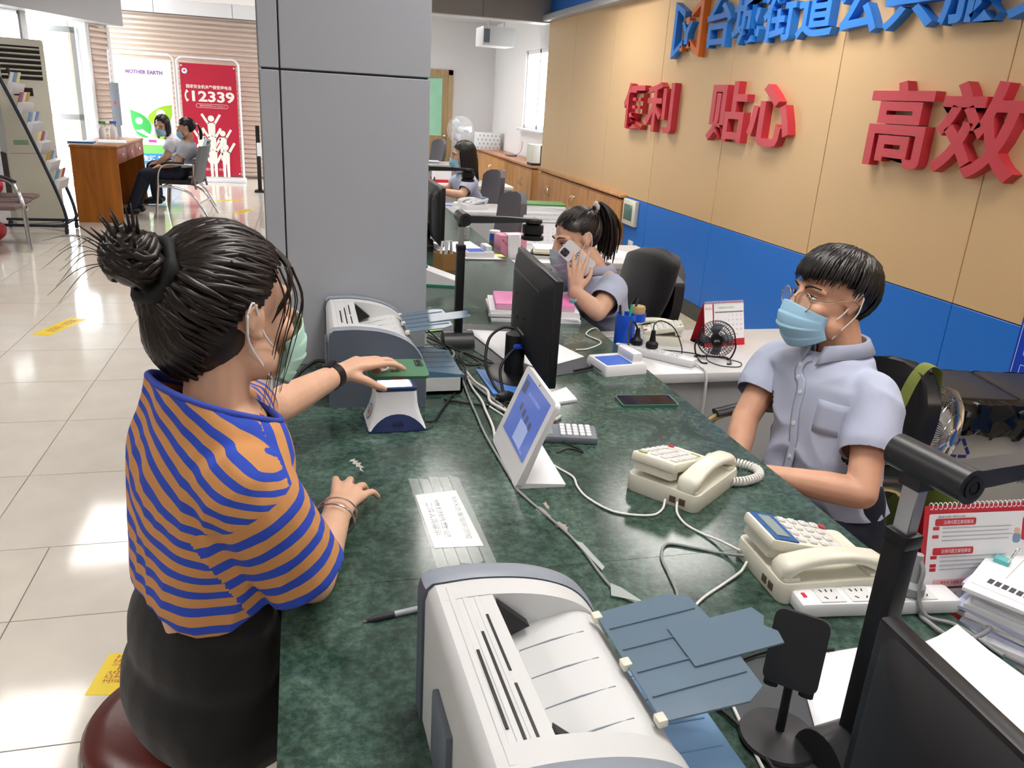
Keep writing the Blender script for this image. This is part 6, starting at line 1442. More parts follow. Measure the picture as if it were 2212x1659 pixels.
def striped_shirt(rs):
    g = G(); g.loft(rs, True, True)
    ends = {'R': (V((-.088,1.086,1.018)), V((-.012,1.102,.872)), .0745, .064), 'L': (V((-.14,1.31,1.035)), V((-.115,1.475,1.0)), .070, .061)}
    for k, (a, b, r0, r1) in ends.items():
        d = (b-a).normalized(); inn = V((-.15, 1.175 if k == 'R' else 1.235, 1.045))
        g.limb([inn, a.lerp(inn, .35)+V((0,0,.012)), a, b+d*.05], [.055, .064, r0, r1], 20, 5)
    me = remesh(g, .0045, 5)
    bm = bmesh.new(); bm.from_mesh(me)
    for v in bm.verts:                      # creases
        q = v.co*13; v.co += v.normal*(.0035*noise.noise(V((q.x, q.y, q.z*.5))) + .003*(1-2.4*abs(noise.noise(V((q.x*1.5+7, q.y*1.5, q.z*.7))))))
    def cut(co, no, rad):
        fs = [f for f in bm.faces if (f.calc_center_median()-co).length < rad]; geo = list({e for f in fs for e in f.edges}) + fs + list({v for f in fs for v in f.verts})
        bmesh.ops.bisect_plane(bm, geom=geo, plane_co=co, plane_no=no, clear_outer=True)
    for k, (a, b, r0, r1) in ends.items(): cut(b, (b-a).normalized(), .16)
    c0 = sum(rs[0], V((0,0,0)))/len(rs[0]); cut(c0+V((0,0,.006)), V((.05, -.06, -1)).normalized(), .3)
    c1 = sum(rs[-1], V((0,0,0)))/len(rs[-1]); cut(c1+V((0,0,-.005)), V((fw1.x*.45, fw1.y*.45, 1)).normalized(), .13)
    bins = {}
    for v in bm.verts:
        if v.is_boundary and (v.co-c1).length < .13:
            k = int((math.atan2(v.co.y-c1.y, v.co.x-c1.x)+PI)/(2*PI)*48) % 48
            if k not in bins or (v.co-c1).length > (bins[k]-c1).length: bins[k] = v.co.copy()
    bd = [bins[k] for k in sorted(bins)]
    for _ in range(4): bd = [(bd[i-1]+bd[i]*2+bd[(i+1) % len(bd)])/4 for i in range(len(bd))]
    h_ = G(); h_.tube(bd, .0052, 8, closed=True); loc(h_.build('neck_band', mat('blue_rib', '#3a50b5', .85), p1, 180))
    for co_, no_ in ((ends['R'][0], (ends['R'][1]-ends['R'][0]).normalized()), (V((-.155, 1.204, 0))+lat1*.1, lat1)):
        bmesh.ops.bisect_plane(bm, geom=bm.verts[:]+bm.edges[:]+bm.faces[:], plane_co=co_, plane_no=no_)
    uv = bm.loops.layers.uv.new('UVMap'); aR, bR = ends['R'][0], ends['R'][1]; dR = (bR-aR).normalized(); aL, bL = ends['L'][0], ends['L'][1]; dL = (bL-aL).normalized(); ctr = V((-.155, 1.204, 0))
    for f in bm.faces:
        c = f.calc_center_median(); tR = (c-aR).dot(dR); offR = (c-aR-dR*tR).length; tL = (c-aL).dot(dL); offL = (c-aL-dL*tL).length
        if tR > 0 and offR < .1 and (c-ctr).dot(lat1) > .1: reg = 'R'
        elif tL > .02 and offL < .1 and (c-ctr).dot(lat1) < -.1: reg = 'L'
        elif (c-ctr).dot(fw1) > .035 and c.z > .99 and (c-ctr).dot(lat1) > .02: reg = 'Y'
        else: reg = 'B'
        for l in f.loops:
            p = l.vert.co
            if reg == 'R': s_ = (p-aR).dot(dR)*1.0 + .5
            elif reg == 'L': s_ = (p-aL).dot(dL) + .5
            elif reg == 'Y': s_ = (p-ctr).dot(fw1)*1.05 + (p-ctr).dot(lat1)*.15
            else:
                w_ = max(0, min(1, (p.z-.86)/.2)); w2 = max(0, min(1, (p.z-1.0)/.08)); s_ = p.z + .42*w_*(p-ctr).dot(lat1) - .10*(1-w_)*(p-ctr).dot(fw1) + .65*w2*((p-ctr).dot(fw1)+.06)
            l[uv].uv = (0, s_ + 1.0)
    bm.to_mesh(me); bm.free(); me.update(); me.transform(PT1); o = link('striped_shirt', me, STRIPE, p1, 180)
    md = o.modifiers.new('solid', 'SOLIDIFY'); md.thickness = .002; md.offset = -1
striped_shirt(rs)
# mask, hair
loc(face_mask(HM1, p1, MASKG)); 
for ch in list(p1.children):
    if ch.name.startswith('face_mask'):
        for c2 in ch.children: c2.data.transform(PT1)
random.seed(11)
g = G(); BUN = V((0, -.9, .36)).normalized()
HLN = ((1, .60), (.7, .52), (.45, .36), (.3, .14), (.16, -.04), (.02, -.02), (-.12, -.12), (-.25, -.5), (-.4, -.86), (-1, -.95))
def hline(y):
    for (a, za), (b, zb) in zip(HLN[:-1], HLN[1:]):
        if y >= b: return za + (zb-za)*(a-y)/(a-b)
    return -.95
def keep1(d): return d.z > hline(d.y/max(.2, math.sqrt(1-d.z*d.z)*.5+.5))
cap(g, HM1, keep1, 1.10)
h = G(HM1); h.ell((0, -.04, -.014), (.067, .072, .08)); merge(g, h)
hg = G()
for k in range(300):
    f = k/299; az = -PI*.98 + 1.96*PI*((k*0.618034) % 1)
    x, y = math.sin(az), math.cos(az)
    z = min(.9, hline(y*.9) - .04 + random.random()**1.6*.7)
    a = V((x*math.sqrt(max(.05, 1-z*z)), y*math.sqrt(max(.05, 1-z*z)), z))
    e = (BUN + V((random.uniform(-.2, .2), 0, random.uniform(-.2, .2)))).normalized()
    r_ = random.uniform(.0035, .0065); lock(hg, HM1, a, e, (r_*.5, r_*1.15, r_), (1.08 if y > -.2 else 1.16, (1.14 if y > -.2 else 1.2)+random.uniform(-.02, .03), 1.12), 9, jit=.0006)
for k in range(110):
    az = PI*(.12 + .76*((k*.618034) % 1)); z = -.95 + .75*((k*.37) % 1); q = math.sqrt(1-z*z); d0 = V((math.cos(az)*q, -math.sin(az)*q, z)); pts = []
    for i in range(9):
        t = i/8; d = slerp(d0, BUN, t*.8); pts.append(V((0, -.04, -.014)) + V((d.x*.0725, d.y*.0735, d.z*.083)) if t < .55 else None)
    tgt = onskull(BUN, 1.1); last = [p for p in pts if p is not None][-1]; pts = [p for p in pts if p is not None] + [last.lerp(tgt, f_) + V((0, -.008*math.sin(f_*PI), 0)) for f_ in (.3, .6, 1)]
    r_ = random.uniform(.0035, .006); h = G(HM1); h.tube(pts, [r_*.4, r_, r_], 6); merge(hg, h)
merge(g, hg)
h = G(HM1); bc_ = V((0, -.134, .086)); h.limb([onskull(BUN, 1.0), bc_*.8+onskull(BUN, 1.05)*.2], [.034, .03])
h.ell(bc_, (.036, .032, .038))
for k in range(34):
    a0 = random.uniform(0, 2*PI); pts = []
    for i in range(9):
        a = a0 + i*.42*(1 if k % 3 else -1); zz_ = -.03 + .06*((k*.37) % 1) + .012*math.sin(i+k); q = math.sqrt(max(.1, 1-(zz_/.046)**2)); pts.append(bc_ + V((.038*q*math.cos(a), .032*q*math.sin(a)*1.05, zz_*.86)))
    h.tube(pts, [.003, .007, .006, .003], 6)
for k in range(16):
    d = V((random.uniform(-.6, .6), random.uniform(-1, .1), random.uniform(.1, 1.2))).normalized(); h.tube(spline([bc_+d*.026, bc_+d*.042, bc_+d*(.046+.022*random.random())+V((0, -.004, .006))], 3), [.004, .0025, .0006], 5)
merge(g, h)
loc(g.build('hair', HAIRB, p1, 180))
g = G(HM1); q = onskull(BUN, 1.12); 
g.tube([q + V((.036*math.cos(2*PI*k/20), .02*math.sin(2*PI*k/20)*.6, .036*math.sin(2*PI*k/20))) for k in range(20)], [.010 + .003*math.sin(k*1.9) for k in range(20)], 8, closed=True); loc(g.build('hair_tie', mat('dark_scrunchie', '#17191d', .7), p1, 180))
g = G(HM1)
for k in range(9):      # loose strands by the face and at the nape
    x = .07+.006*random.random(); y0 = .062 - .01*(k % 4); g.tube(spline([(x*.85, y0, .075), (x+.006, y0+.008, .03), (x+.003, y0-.004*(k % 3), -.03), (x-.006+.006*random.random(), y0-.018, -.09-.05*random.random())], 5), [.0012, .0009, .0003], 5)
for k in range(10):
    d = V((random.uniform(-.3, .3), -.6, random.uniform(-.2, .6))); g.tube(spline([V((0, -.15, .08)), V((0, -.15, .08))+d*.07, V((0, -.15, .08))+d*.13+V((0, 0, -.02-.03*random.random()))], 5), [.0008, .0006, .0002], 4)
for k in range(22):      # fringe swept along the temple
    t = k/21; g.tube(spline([onskull((.1+.35*t, .85, .85), 1.1), onskull((.45+.3*t, .95, .45), 1.17), onskull((.74+.12*t, .72, .12-.1*t), 1.15), onskull((.84+.1*t, .5, -.15-.3*t), 1.08)], 5), [.004, .0035, .0008], 5)
ls_ = loc(g.build('loose_strands', HAIRB, p1, 180)); ls_['kind'] = 'stuff'
# watch and bangles
def band(c, axis, r, w_, th, m, nm, par, n=28, k=1.0):
    Mx = frame(c, V(axis).orthogonal(), axis); g = G(Mx); g.lathe([(r, -w_/2), (r+th, -w_/2), (r+th, w_/2), (r, w_/2), (r, -w_/2)], n, Matrix.Diagonal((1, k, 1, 1)), cap=False); return loc(g.build(nm, m, par, 40))
ax = V(J1['wrL'])-V(J1['elL']); wt = band(V(J1['wrL'])-ax.normalized()*.022, ax, .0262, .021, .004, BLACK, 'watch_band', p1)
g = G(frame(V(J1['wrL'])-ax.normalized()*.022, ax, (-.25, -.1, 1))); g.box((0, 0, .031), (.03, .022, .008), bev=.003); loc(g.build('watch_case', BLACK, p1))
ax = V(J1['wrR'])-V(J1['elR']); SILV = mat('silver', '#cfcfd2', .18, metal=1)
for k, (dz, tl) in enumerate(((-.012, .1), (.004, -.12))):
    c = V(J1['wrR'])+ax.normalized()*(dz-.008); Mx = frame(c, V((0, 0, 1)), (ax.normalized()+V((tl, 0, tl))).normalized()); g = G(Mx); g.tube([(.034*math.cos(2*PI*k/32), .037*math.sin(2*PI*k/32), 0) for k in range(32)], .0017, 8, closed=True); loc(g.build('bangle', SILV, p1))
# the phone held over the scanner
PH = thing('mobile_phone', 'mobile phone in a green patterned case held over the scanner', 'mobile phone', (.214, 1.852, .946))
PH.rotation_euler = (R(17), R(3), R(6))
G().prism(rpoly(.15, .073, .011), -.005, .004).build('case', mat('green_phone_case', '#4d7a5c', .45), PH, 30)
G().prism(rpoly(.146, .069, .009), -.0056, -.005).build('screen', mat('lit_screen', '#dfe6f0', .1, emit=.6), PH, 0)
G().box((.058, .018, .0045), (.02, .026, .003), bev=.001, seg=1).build('camera_plate', mat('dark_green_plate', '#2f4d3b', .3), PH)
for q in ((.058, .025), (.058, .012)): G().cyl((q[0], q[1], .005), (q[0], q[1], .0075), .005, n=12).build('camera_lens', BLACK, PH)
G().box((.0, -.037, -.001), (.03, .001, .003)).build('side_button', mat('red_button', '#c2452f', .4), PH, 0)
for k, (x, y, r_, c_) in enumerate(((-.04, .005, .02, '#d8c9bd'), (-.052, -.012, .011, '#7d3c34'), (-.03, .012, .008, '#d9a62e'), (-.012, -.012, .006, '#c2452f'))): G().cyl((x, y, .004), (x, y, .0046+.0002*k), r_, n=16).build('pattern_spot', mat('case_print' + c_, c_, .5), PH)
# ---------------------------------------------------------------- uniformed staff
UNI = mat('uniform_cloth', '#b0b8cf', .85, bump=.2, bscale=500); UNI2 = mat('uniform_plain', '#b0b8cf', .85, bump=.15, bscale=600)
NAVYT = mat('navy_trousers', '#1a2030', .85, bump=.2, bscale=200)
def uniform(J, par, PTm, fwd, seed=1.0, arm=.5, w0=.15, d0=.105, sw=.03, collar=True, tuck=.0, cm=UNI, detail=True, sr=(.078, .064), belly=.0):
    """short sleeved shirt lofted over the joints"""
    j = {k: V(v) for k, v in J.items()}; lat = j['shR']-j['shL']; lat.z = 0; half = lat.length/2; lat.normalize(); f = V(fwd).normalized()
    m_ = (j['shL']+j['shR'])/2; lt = (j['shR']-j['shL']).normalized(); up = (j['neck']-j['chest']).normalized()
    T = [(j['pelvis']+V((0,0,.06)), w0+.012, d0+.018, lat), (j['waist']-V((0,0,.06)), w0+.006, d0+.012+belly, lat), (j['waist']+V((0,0,.05)), w0+.004, d0+.006+belly, lat), (j['chest']-V((0,0,.04)), half+.004, d0+.008, lt), (j['chest']+up*.04, half+.008, d0, lt), (m_+up*.014, half+sw*.3, d0*.84, lt), (m_+up*.046, half*.78, d0*.74, lt), (j['neck']-up*.02, .092, .078, lt), (j['neck']-up*.006, .068, .066, lt)]
    fr = lambda L_: (f - L_*f.dot(L_)).normalized()
    rs = resample([ring(c, L_, fr(L_), w_, d_, 48, 2.4) for c, w_, d_, L_ in T], 4)
    g = G(); g.loft(rs, True, True); ends = []
    for s in 'LR':
        sh, el = j['sh'+s], j['el'+s]; d = (el-sh).normalized(); e = sh.lerp(el, arm); ends.append((e, d))
        g.limb([sh.lerp(m_, .55)+V((0,0,-.012)), sh.lerp(m_, .2)+V((0,0,.0)), sh+d*.03, e-d*.02], [sr[0]*.72, sr[0]*.84, sr[0]*.95, sr[1]], 18, 5)
    me = remesh(g, .0055 if detail else .008, 6); bm = bmesh.new(); bm.from_mesh(me); sd = V((seed*3.1, -seed, seed*.7))
    for v in bm.verts:
        q = v.co*10 + sd; w_ = 1.0 + .9*max(0, min(1, (j['chest'].z-v.co.z)/.12))
        v.co += v.normal*w_*(.004*noise.noise(V((q.x*.8, q.y*.8, q.z*1.1))) + .0042*(1-2.6*abs(noise.noise(V((q.x+q.z*.5, q.y+4, q.z*.8))))))
    def cut(co, no, rad, perp=9):
        fs = [f for f in bm.faces if (f.calc_center_median()-co).length < rad and (perp > 1 or ((f.calc_center_median()-co)-no*(f.calc_center_median()-co).dot(no)).length < perp)]; bmesh.ops.bisect_plane(bm, geom=list({e for f in fs for e in f.edges}) + fs + list({v for f in fs for v in f.verts}), plane_co=co, plane_no=no, clear_outer=True)
    for e, d in ends: cut(e, d, .09, sr[1]*1.1)
    cut(j['pelvis']+V((0,0,.068)), V((0,0,-1)), .35); cut(j['neck']-up*.012, up, .09)
    bm.to_mesh(me); bm.free(); me.transform(PTm); o = link('shirt', me, cm, par, 180); md = o.modifiers.new('solid', 'SOLIDIFY'); md.thickness = .002; md.offset = -1
    if collar: shirt_collar(j['neck']-up*.004, lt, fr(lt), up, UNI2, par).data.transform(PTm)
    if detail:
        fx = fr(lat); P_ = []
        for t_ in [k/12 for k in range(13)]:
            k_ = int(t_*(len(rs)-9)); r_ = rs[k_+3]; P_.append(r_[12] + fx*.005)
        g = G(); g.tube(P_, [(.014, .0016)]*len(P_), 6, flat=lat); g.build('placket', UNI2, par, 180).data.transform(PTm)
        for i in (2, 4, 6, 8, 10):
            g = G(); g.cyl(P_[i]+fx*.001, P_[i]+fx*.0038, .0055, n=12); g.build('button', WHITEP, par).data.transform(PTm)
        i0 = len(rs)*4//8-5; g = G(); g.loft([[rs[i][k]+(rs[i][k]-sum(rs[i], V((0,0,0)))/48).normalized()*.0045 for k in range(14, 19)] for i in range(i0, i0+5)], closed=False); g.build('pocket', cm, par, 180, solid=.002).data.transform(PTm)
    return rs
def trousers(J, par, PTm, m=NAVYT, vox=.01):
    j = {k: V(v) for k, v in J.items()}; g = G(); lat = (j['shR']-j['shL']); lat.z = 0; lat.normalize()
    for s in (-1, 1): g.limb([j['pelvis']+lat*s*.06+V((0,0,.08)), j['pelvis']+lat*s*.07], [.098, .105])
    for s in 'LR': g.limb([j['hip'+s], j['kn'+s]], [.1, .072]); g.limb([j['kn'+s], j['an'+s]+V((0,0,.03))], [.07, .055])
    me = remesh(g, vox, 4); me.transform(PTm); link('trousers', me, m, par, 180)
    for s in 'LR':
        f = j['kn'+s]-j['hip'+s]; f.z = 0; f.normalize(); g = G(); a = j['an'+s]; g.limb([a-f*.04-V((0,0,.035)), a+f*.06-V((0,0,.04)), a+f*.14-V((0,0,.05))], [.042, .04, .03])
        for v in g.v: v.z = max(v.z, .004)
        g.build('shoe', BLACK, par, 180).data.transform(PTm)
def finish(par, PTm, names=('face_mask', 'eye', 'eyebrow', 'hair', 'hair_tie', 'glasses')):
    for ch in par.children:
        if ch.name.split('.')[0] in names:
            ch.data.transform(PTm)
            for c2 in ch.children: c2.data.transform(PTm)

# ---- the man behind the counter
B2 = (1.38, 1.66, 0); p2 = person_root('man with round glasses, blue mask and grey-blue shirt behind the counter', B2); PT2 = Matrix.Translation(-V(B2))
J2 = dict(pelvis=(1.37,1.66,.55), waist=(1.34,1.665,.73), chest=(1.335,1.68,.90), neck=(1.335,1.695,1.032), head=(1.322,1.72,1.11),
          shL=(1.355,1.545,.95), elL=(1.255,1.41,.758), wrL=(1.085,1.545,.752), shR=(1.285,1.865,.945), elR=(1.165,1.80,.795), wrR=(1.065,1.66,.70),
          hipR=(1.34,1.75,.54), knR=(.97,1.72,.55), anR=(.95,1.72,.09), hipL=(1.35,1.57,.54), knL=(.98,1.55,.55), anL=(.96,1.55,.09))
HM2 = head_frame((1.305,1.725,1.15), -92, -3, 0) @ Matrix.Scale(1.04, 4)
g = G(); limbs_body(g, J2, False); head_prims(g, HM2)
hand(g, J2['wrL'], (-.8, .35, -.3), (.0, -.1, 1), (.4, .9, 0), ((30, 30, 15),)*4, (.4, .7, .2)); hand(g, J2['wrR'], (-.8, -.4, -.3), (0, 0, 1), (.4, -.9, 0), ((30, 30, 15),)*4, (.4, .7, .2))
me = remesh(g, .0045, 3); me.transform(PT2); link('body', me, SKIN, p2, 180)
uniform(J2, p2, PT2, (-.98, -.17, 0), 2.0, .62, .145, .112, .03, sr=(.068, .066), belly=.01)
trousers(J2, p2, PT2)
face_mask(HM2, p2, mat('bright_blue_mask', '#a3cfec', .75)); eyes(HM2, p2)
GM = mat('thin_gold_wire', '#b8a58a', .25, metal=.9)
g = G(HM2)
for s in (-1, 1): g.tube([(s*.034+.0245*math.cos(2*PI*k/28), .108-.010*abs(math.cos(2*PI*k/28)*.5+s*.5), -.004+.0235*math.sin(2*PI*k/28)) for k in range(28)], .0011, 6, closed=True); g.tube(spline([(s*.058, .1, .002), (s*.074, .06, .006), (s*.082, .0, .012), (s*.083, -.02, .0)], 5), .0011, 6)
g.tube(spline([(-.011, .107, .002), (0, .112, .005), (.011, .107, .002)], 4), .0011, 6); gl = g.build('glasses', GM, p2, 180)
for s in (-1, 1): g = G(HM2); g.add([(s*.034+.0235*math.cos(2*PI*k/24), .107-.010*abs(math.cos(2*PI*k/24)*.5+s*.5), -.004+.0225*math.sin(2*PI*k/24)) for k in range(24)], [tuple(range(24))]); g.build('lens', mat('spectacle_lens', '#e8eef2', .03, alpha=.12), gl, 0)
random.seed(5); g = G()
def keep2(d): return (d.z > .30 - .15*(1-abs(d.x))) if d.y > .3 else (d.z > .1 if d.y > -.1 else d.z > -.72+.2*abs(d.x))
cap(g, HM2, keep2, 1.12)
WH = V((.05, -.35, .93)).normalized()
for k in range(340):
    az = 2*PI*((k*.618034) % 1); x, y = math.sin(az), math.cos(az)
    if y > .25: z = random.uniform(.06, .36); kk = (1.08, 1.30, 1.17+.05*random.random())
    elif y > -.35: z = random.uniform(-.14, .35) if y > 0 else random.uniform(-.4, .3); kk = (1.08, 1.26, 1.14+.05*random.random())
    else: z = random.uniform(-.92, .2); kk = (1.08, 1.26, 1.13+.06*random.random())
    e = V((x*math.sqrt(1-z*z), y*math.sqrt(1-z*z), z)); a = slerp(WH, e, random.uniform(0, .35)); r_ = random.uniform(.004, .0075)
    lock(g, HM2, a, e, (r_*.8, r_, r_*.15), kk, 8, jit=.001)
g.build('hair', HAIR, p2, 180)
finish(p2, PT2)

# ---- the woman on the phone
B3 = (1.23, 3.1, 0); p3 = person_root('woman with a ponytail and mask holding a white phone to her ear', B3); PT3 = Matrix.Translation(-V(B3))
J3 = dict(pelvis=(1.27,3.09,.55), waist=(1.235,3.08,.70), chest=(1.195,3.07,.83), neck=(1.165,3.06,.945), head=(1.115,3.075,1.02),
          shL=(1.205,2.925,.895), elL=(1.075,2.80,.832), wrL=(1.043,2.865,.918), shR=(1.165,3.22,.885), elR=(1.03,3.31,.84), wrR=(.91,3.13,.835),
          hipR=(1.26,3.18,.54), knR=(.90,3.16,.55), anR=(.88,3.16,.09), hipL=(1.26,2.99,.54), knL=(.92,2.97,.55), anL=(.90,2.97,.09))
J3['elL'] = (1.09,2.795,.835); J3['wrL'] = (1.022,2.87,.895)
HM3 = head_frame((1.085,3.085,1.062), -100, 14, 4) @ Matrix.Scale(1.03, 4)
g = G(); limbs_body(g, J3); head_prims(g, HM3)
hand(g, J3['wrL'], (.05, .3, .95), (-.55, -.85, .25), (.8, -.5, .1), ((8, 12, 10), (6, 14, 10), (8, 16, 12), (14, 20, 12)), (.6, .4, .2), .92, .16)
hand(g, J3['wrR'], (-.75, -.6, -.1), (0, 0, 1), (.5, -.8, 0), ((25, 25, 15),)*4, (.4, .7, .2), .9)
me = remesh(g, .0048, 3); me.transform(PT3); link('body', me, SKIN2, p3, 180)
uniform(J3, p3, PT3, (-.96, -.25, 0), 5.0, .66, .135, .1, .026, sr=(.066, .064), detail=True)
trousers(J3, p3, PT3); face_mask(HM3, p3, MASKL); eyes(HM3, p3)
random.seed(8); g = G(); TIE = V((0, -.75, .66)).normalized()
def keep3(d): return (d.z > .5 - .6*max(0, abs(d.x)-.3)) if d.y > .25 else (d.z > -.05 if d.y > -.2 else d.z > -.85)
cap(g, HM3, keep3, 1.07)
for k in range(150):
    az = 2*PI*((k*.618034) % 1); x, y = math.sin(az), math.cos(az); z = .55+random.uniform(-.05, .3) if y > .3 else (.1+random.uniform(-.1, .5) if y > -.2 else random.uniform(-.8, .2)); q = math.sqrt(max(.05, 1-z*z)); r_ = random.uniform(.003, .0055)
    lock(g, HM3, V((x*q, y*q, z)), TIE, (r_*.5, r_, r_), (1.06, 1.10, 1.1), 8)
h = G(HM3); tb0 = onskull(TIE, 1.12)
for k in range(46):
    o_ = V((random.uniform(-.036, .036), random.uniform(-.032, .032), 0)); L_ = random.uniform(.8, 1.05); h.tube(spline([tb0, tb0+V((o_.x*.5, -.035, .02)), tb0+V((o_.x*1.2, -.06+o_.y*.6, -.04)), tb0+V((o_.x*1.4, -.058+o_.y, -.12*L_)), tb0+V((o_.x*1.2, -.03+o_.y, -.21*L_))], 4), [.007, .008, .008, .006, .002], 6)
merge(g, h); g.build('hair', HAIRB, p3, 180)
g = G(HM3); q = tb0+V((0, -.02, .012)); g.ell(q, (.02, .012, .02)); g.build('hair_tie', mat('white_hair_clip', '#d8d4d2', .5), p3, 180)
finish(p3, PT3)
mp3 = thing('mobile_phone', 'white mobile phone with black lettering held to the ear', 'mobile phone', (0, 0, 0))
MM = frame((1.05, 2.965, 1.01), V((.62, .2, .55)), V((-.45, -.9, .18))); mp3.matrix_world = MM
PM3 = Matrix.Identity(4)
for nm, po, z0, z1, m_ in (('case', rpoly(.072, .146, .012), -.004, .004, WHITEP), ('camera_plate', rpoly(.03, .032, .007, 4, -.016, .05), .004, .0055, mat('dark_camera_plate', '#4a4a4e', .3))): G().prism(po, z0, z1).build(nm, m_, mp3, 30)
for q in ((-.023, .057), (-.023, .043), (-.01, .05)): G().cyl((q[0], q[1], .0055), (q[0], q[1], .007), .005, n=12).build('camera_lens', BLACK, mp3)
text('lettering', 'SKETCH', .02, INK, Matrix.Translation((.0, .005, .0045)), mp3, bold=.0008, fit=(.06, .014))

# ---- the woman with long straight hair
B4 = (1.47, 7.25, 0); p4 = person_root('woman with long straight dark hair and mask at the far counter', B4); PT4 = Matrix.Translation(-V(B4))
J4 = dict(pelvis=(1.52,7.27,.55), waist=(1.49,7.26,.70), chest=(1.45,7.25,.84), neck=(1.43,7.245,.965), head=(1.42,7.25,1.04),
          shL=(1.46,7.09,.885), elL=(1.36,6.99,.78), wrL=(1.14,6.95,.815), shR=(1.44,7.41,.885), elR=(1.32,7.45,.78), wrR=(1.1,7.3,.815),
          hipR=(1.5,7.36,.54), knR=(1.14,7.34,.55), anR=(1.12,7.34,.09), hipL=(1.5,7.17,.54), knL=(1.14,7.15,.55), anL=(1.12,7.15,.09))
HM4 = head_frame((1.408,7.25,1.095), -88, 6, 0)
g = G(); limbs_body(g, J4); head_prims(g, HM4)
for s, T_ in (('L', (.2, .9, 0)), ('R', (.2, -.9, 0))): hand(g, J4['wr'+s], (-1, 0, -.05), (0, 0, 1), T_, ((25, 25, 15),)*4, (.4, .7, .2), .9)
me = remesh(g, .006, 3); me.transform(PT4); link('body', me, SKIN2, p4, 180)
uniform(J4, p4, PT4, (-1, 0, 0), 6.0, .7, .135, .1, .026, detail=False, sr=(.066, .064)); trousers(J4, p4, PT4); face_mask(HM4, p4, MASKB); eyes(HM4, p4)
def long_hair(HM, par, n=150, seed=3, length=.27, front=.45, k0=1.1, m=HAIR):
    random.seed(seed); g = G(); cap(g, HM, lambda d: (d.z > .5-.5*max(0, abs(d.x)-.25)) if d.y > .25 else d.z > -.5, k0-.02)
    for k in range(n):
        az = 2*PI*((k*.618034) % 1); x, y = math.sin(az), math.cos(az)
        if y > front: continue
        e = V((x, y*1.0, random.uniform(-.15, .1))); a = V((.08*math.copysign(1, x), random.uniform(-.5, .55), .9)); L_ = length*random.uniform(.85, 1.05); b = onskull(e, k0+.06)
        lock(g, HM, a, e, (.006, .0085, .009, .009, .004), (k0, k0+.1, k0+.06), 6, tail=[b+V((x*.004, y*.006-.004, -L_*.4)), b+V((-x*.004, -.008, -L_*.75)), b+V((-x*.012, -.012, -L_))])
    return g.build('hair', m, par, 180)
long_hair(HM4, p4, 170, 3, .25); finish(p4, PT4)
W3CH.location = (1.47, 7.27, 0)

# ---------------------------------------------------------------- two women by the wooden desk
def tube_chair(label, loc_, rz):
    """faces local +y"""
    t = thing('metal_armchair', label, 'chair', loc_, rz, 'grey metal visitor chairs')
    GF = mat('grey_mesh_fabric', '#7b7d82', .8, bump=.3, bscale=400)
    G().box((0, .0, .43), (.46, .46, .05), bev=.02).build('seat', mat('dark_seat_pad', '#26262b', .7), t)
    rings = [[V((x*.23, -.22-.12*f+s_*.018+.03*x*x, .42+.44*f)) for s_, xs in ((1, (-1, -.5, 0, .5, 1)), (-1, (1, .5, 0, -.5, -1))) for x in xs] for f in (0, .15, .35, .6, .85, 1)]
    G().loft(rings, True, True).build('backrest', GF, t, 50)
    for s in (-1, 1):
        g = G(); g.tube(spline([(s*.27, .24, .0), (s*.27, .2, .35), (s*.27, .17, .56), (s*.27, .08, .64), (s*.27, -.1, .645), (s*.27, -.23, .64)], 6), .014, 10); g.build('arm_frame', CHROME, t)
        g = G(); g.tube(spline([(s*.25, .2, .38), (s*.25, .0, .37), (s*.25, -.2, .28), (s*.25, -.36, .012)], 6), .013, 10); g.build('rear_leg', CHROME, t)
        g = G(); g.tube(spline([(s*.27, -.23, .66), (s*.26, -.22, .5), (s*.26, -.24, .36)], 5), .013, 8); g.build('back_post', CHROME, t)
        g = G(); g.tube(spline([(s*.27, .14, .64), (s*.27, .06, .665), (s*.27, -.12, .665)], 5), [(.026, .013)]*11, 8, flat=(1, 0, 0)); g.build('arm_pad', BLACK, t)
    g = G(); g.tube([(-.25, -.27, .2), (.25, -.27, .2)], .011, 8); g.tube([(-.25, .15, .38), (.25, .15, .38)], .011, 8); g.build('cross_bar', CHROME, t)
    return t
tube_chair('grey visitor chair with chrome frame holding the woman with the low ponytail', (-1.42, 10.7, 0), R(82))
tube_chair('visitor chair of the woman with long hair beside the wooden desk', (-1.50, 11.72, 0), R(100))
B5 = (-1.4, 10.7, 0); p5 = person_root('woman with a low ponytail leaning back in the visitor chair', B5); PT5 = Matrix.Translation(-V(B5))
J5 = dict(pelvis=(-1.42,10.7,.53), waist=(-1.38,10.7,.66), chest=(-1.33,10.7,.79), neck=(-1.29,10.7,.92), head=(-1.3,10.7,1.0),
          shL=(-1.31,10.54,.85), elL=(-1.42,10.48,.65), wrL=(-1.62,10.6,.60), shR=(-1.31,10.86,.85), elR=(-1.42,10.92,.66), wrR=(-1.62,10.78,.60),
          hipR=(-1.44,10.79,.51), knR=(-1.82,10.78,.49), anR=(-1.95,10.8,.1), hipL=(-1.44,10.61,.51), knL=(-1.82,10.62,.49), anL=(-1.98,10.6,.1))
HM5 = head_frame((-1.315,10.7,1.045), -92, 10, 0)
g = G(); limbs_body(g, J5); head_prims(g, HM5)
for s, T_ in (('L', (.2, .9, .2)), ('R', (.2, -.9, .2))): hand(g, J5['wr'+s], (-1, .3 if s == 'L' else -.3, -.2), (0, 0, 1), T_, ((25, 25, 15),)*4, (.4, .7, .2), .9)
me = remesh(g, .007, 3); me.transform(PT5); link('body', me, SKIN, p5, 180)
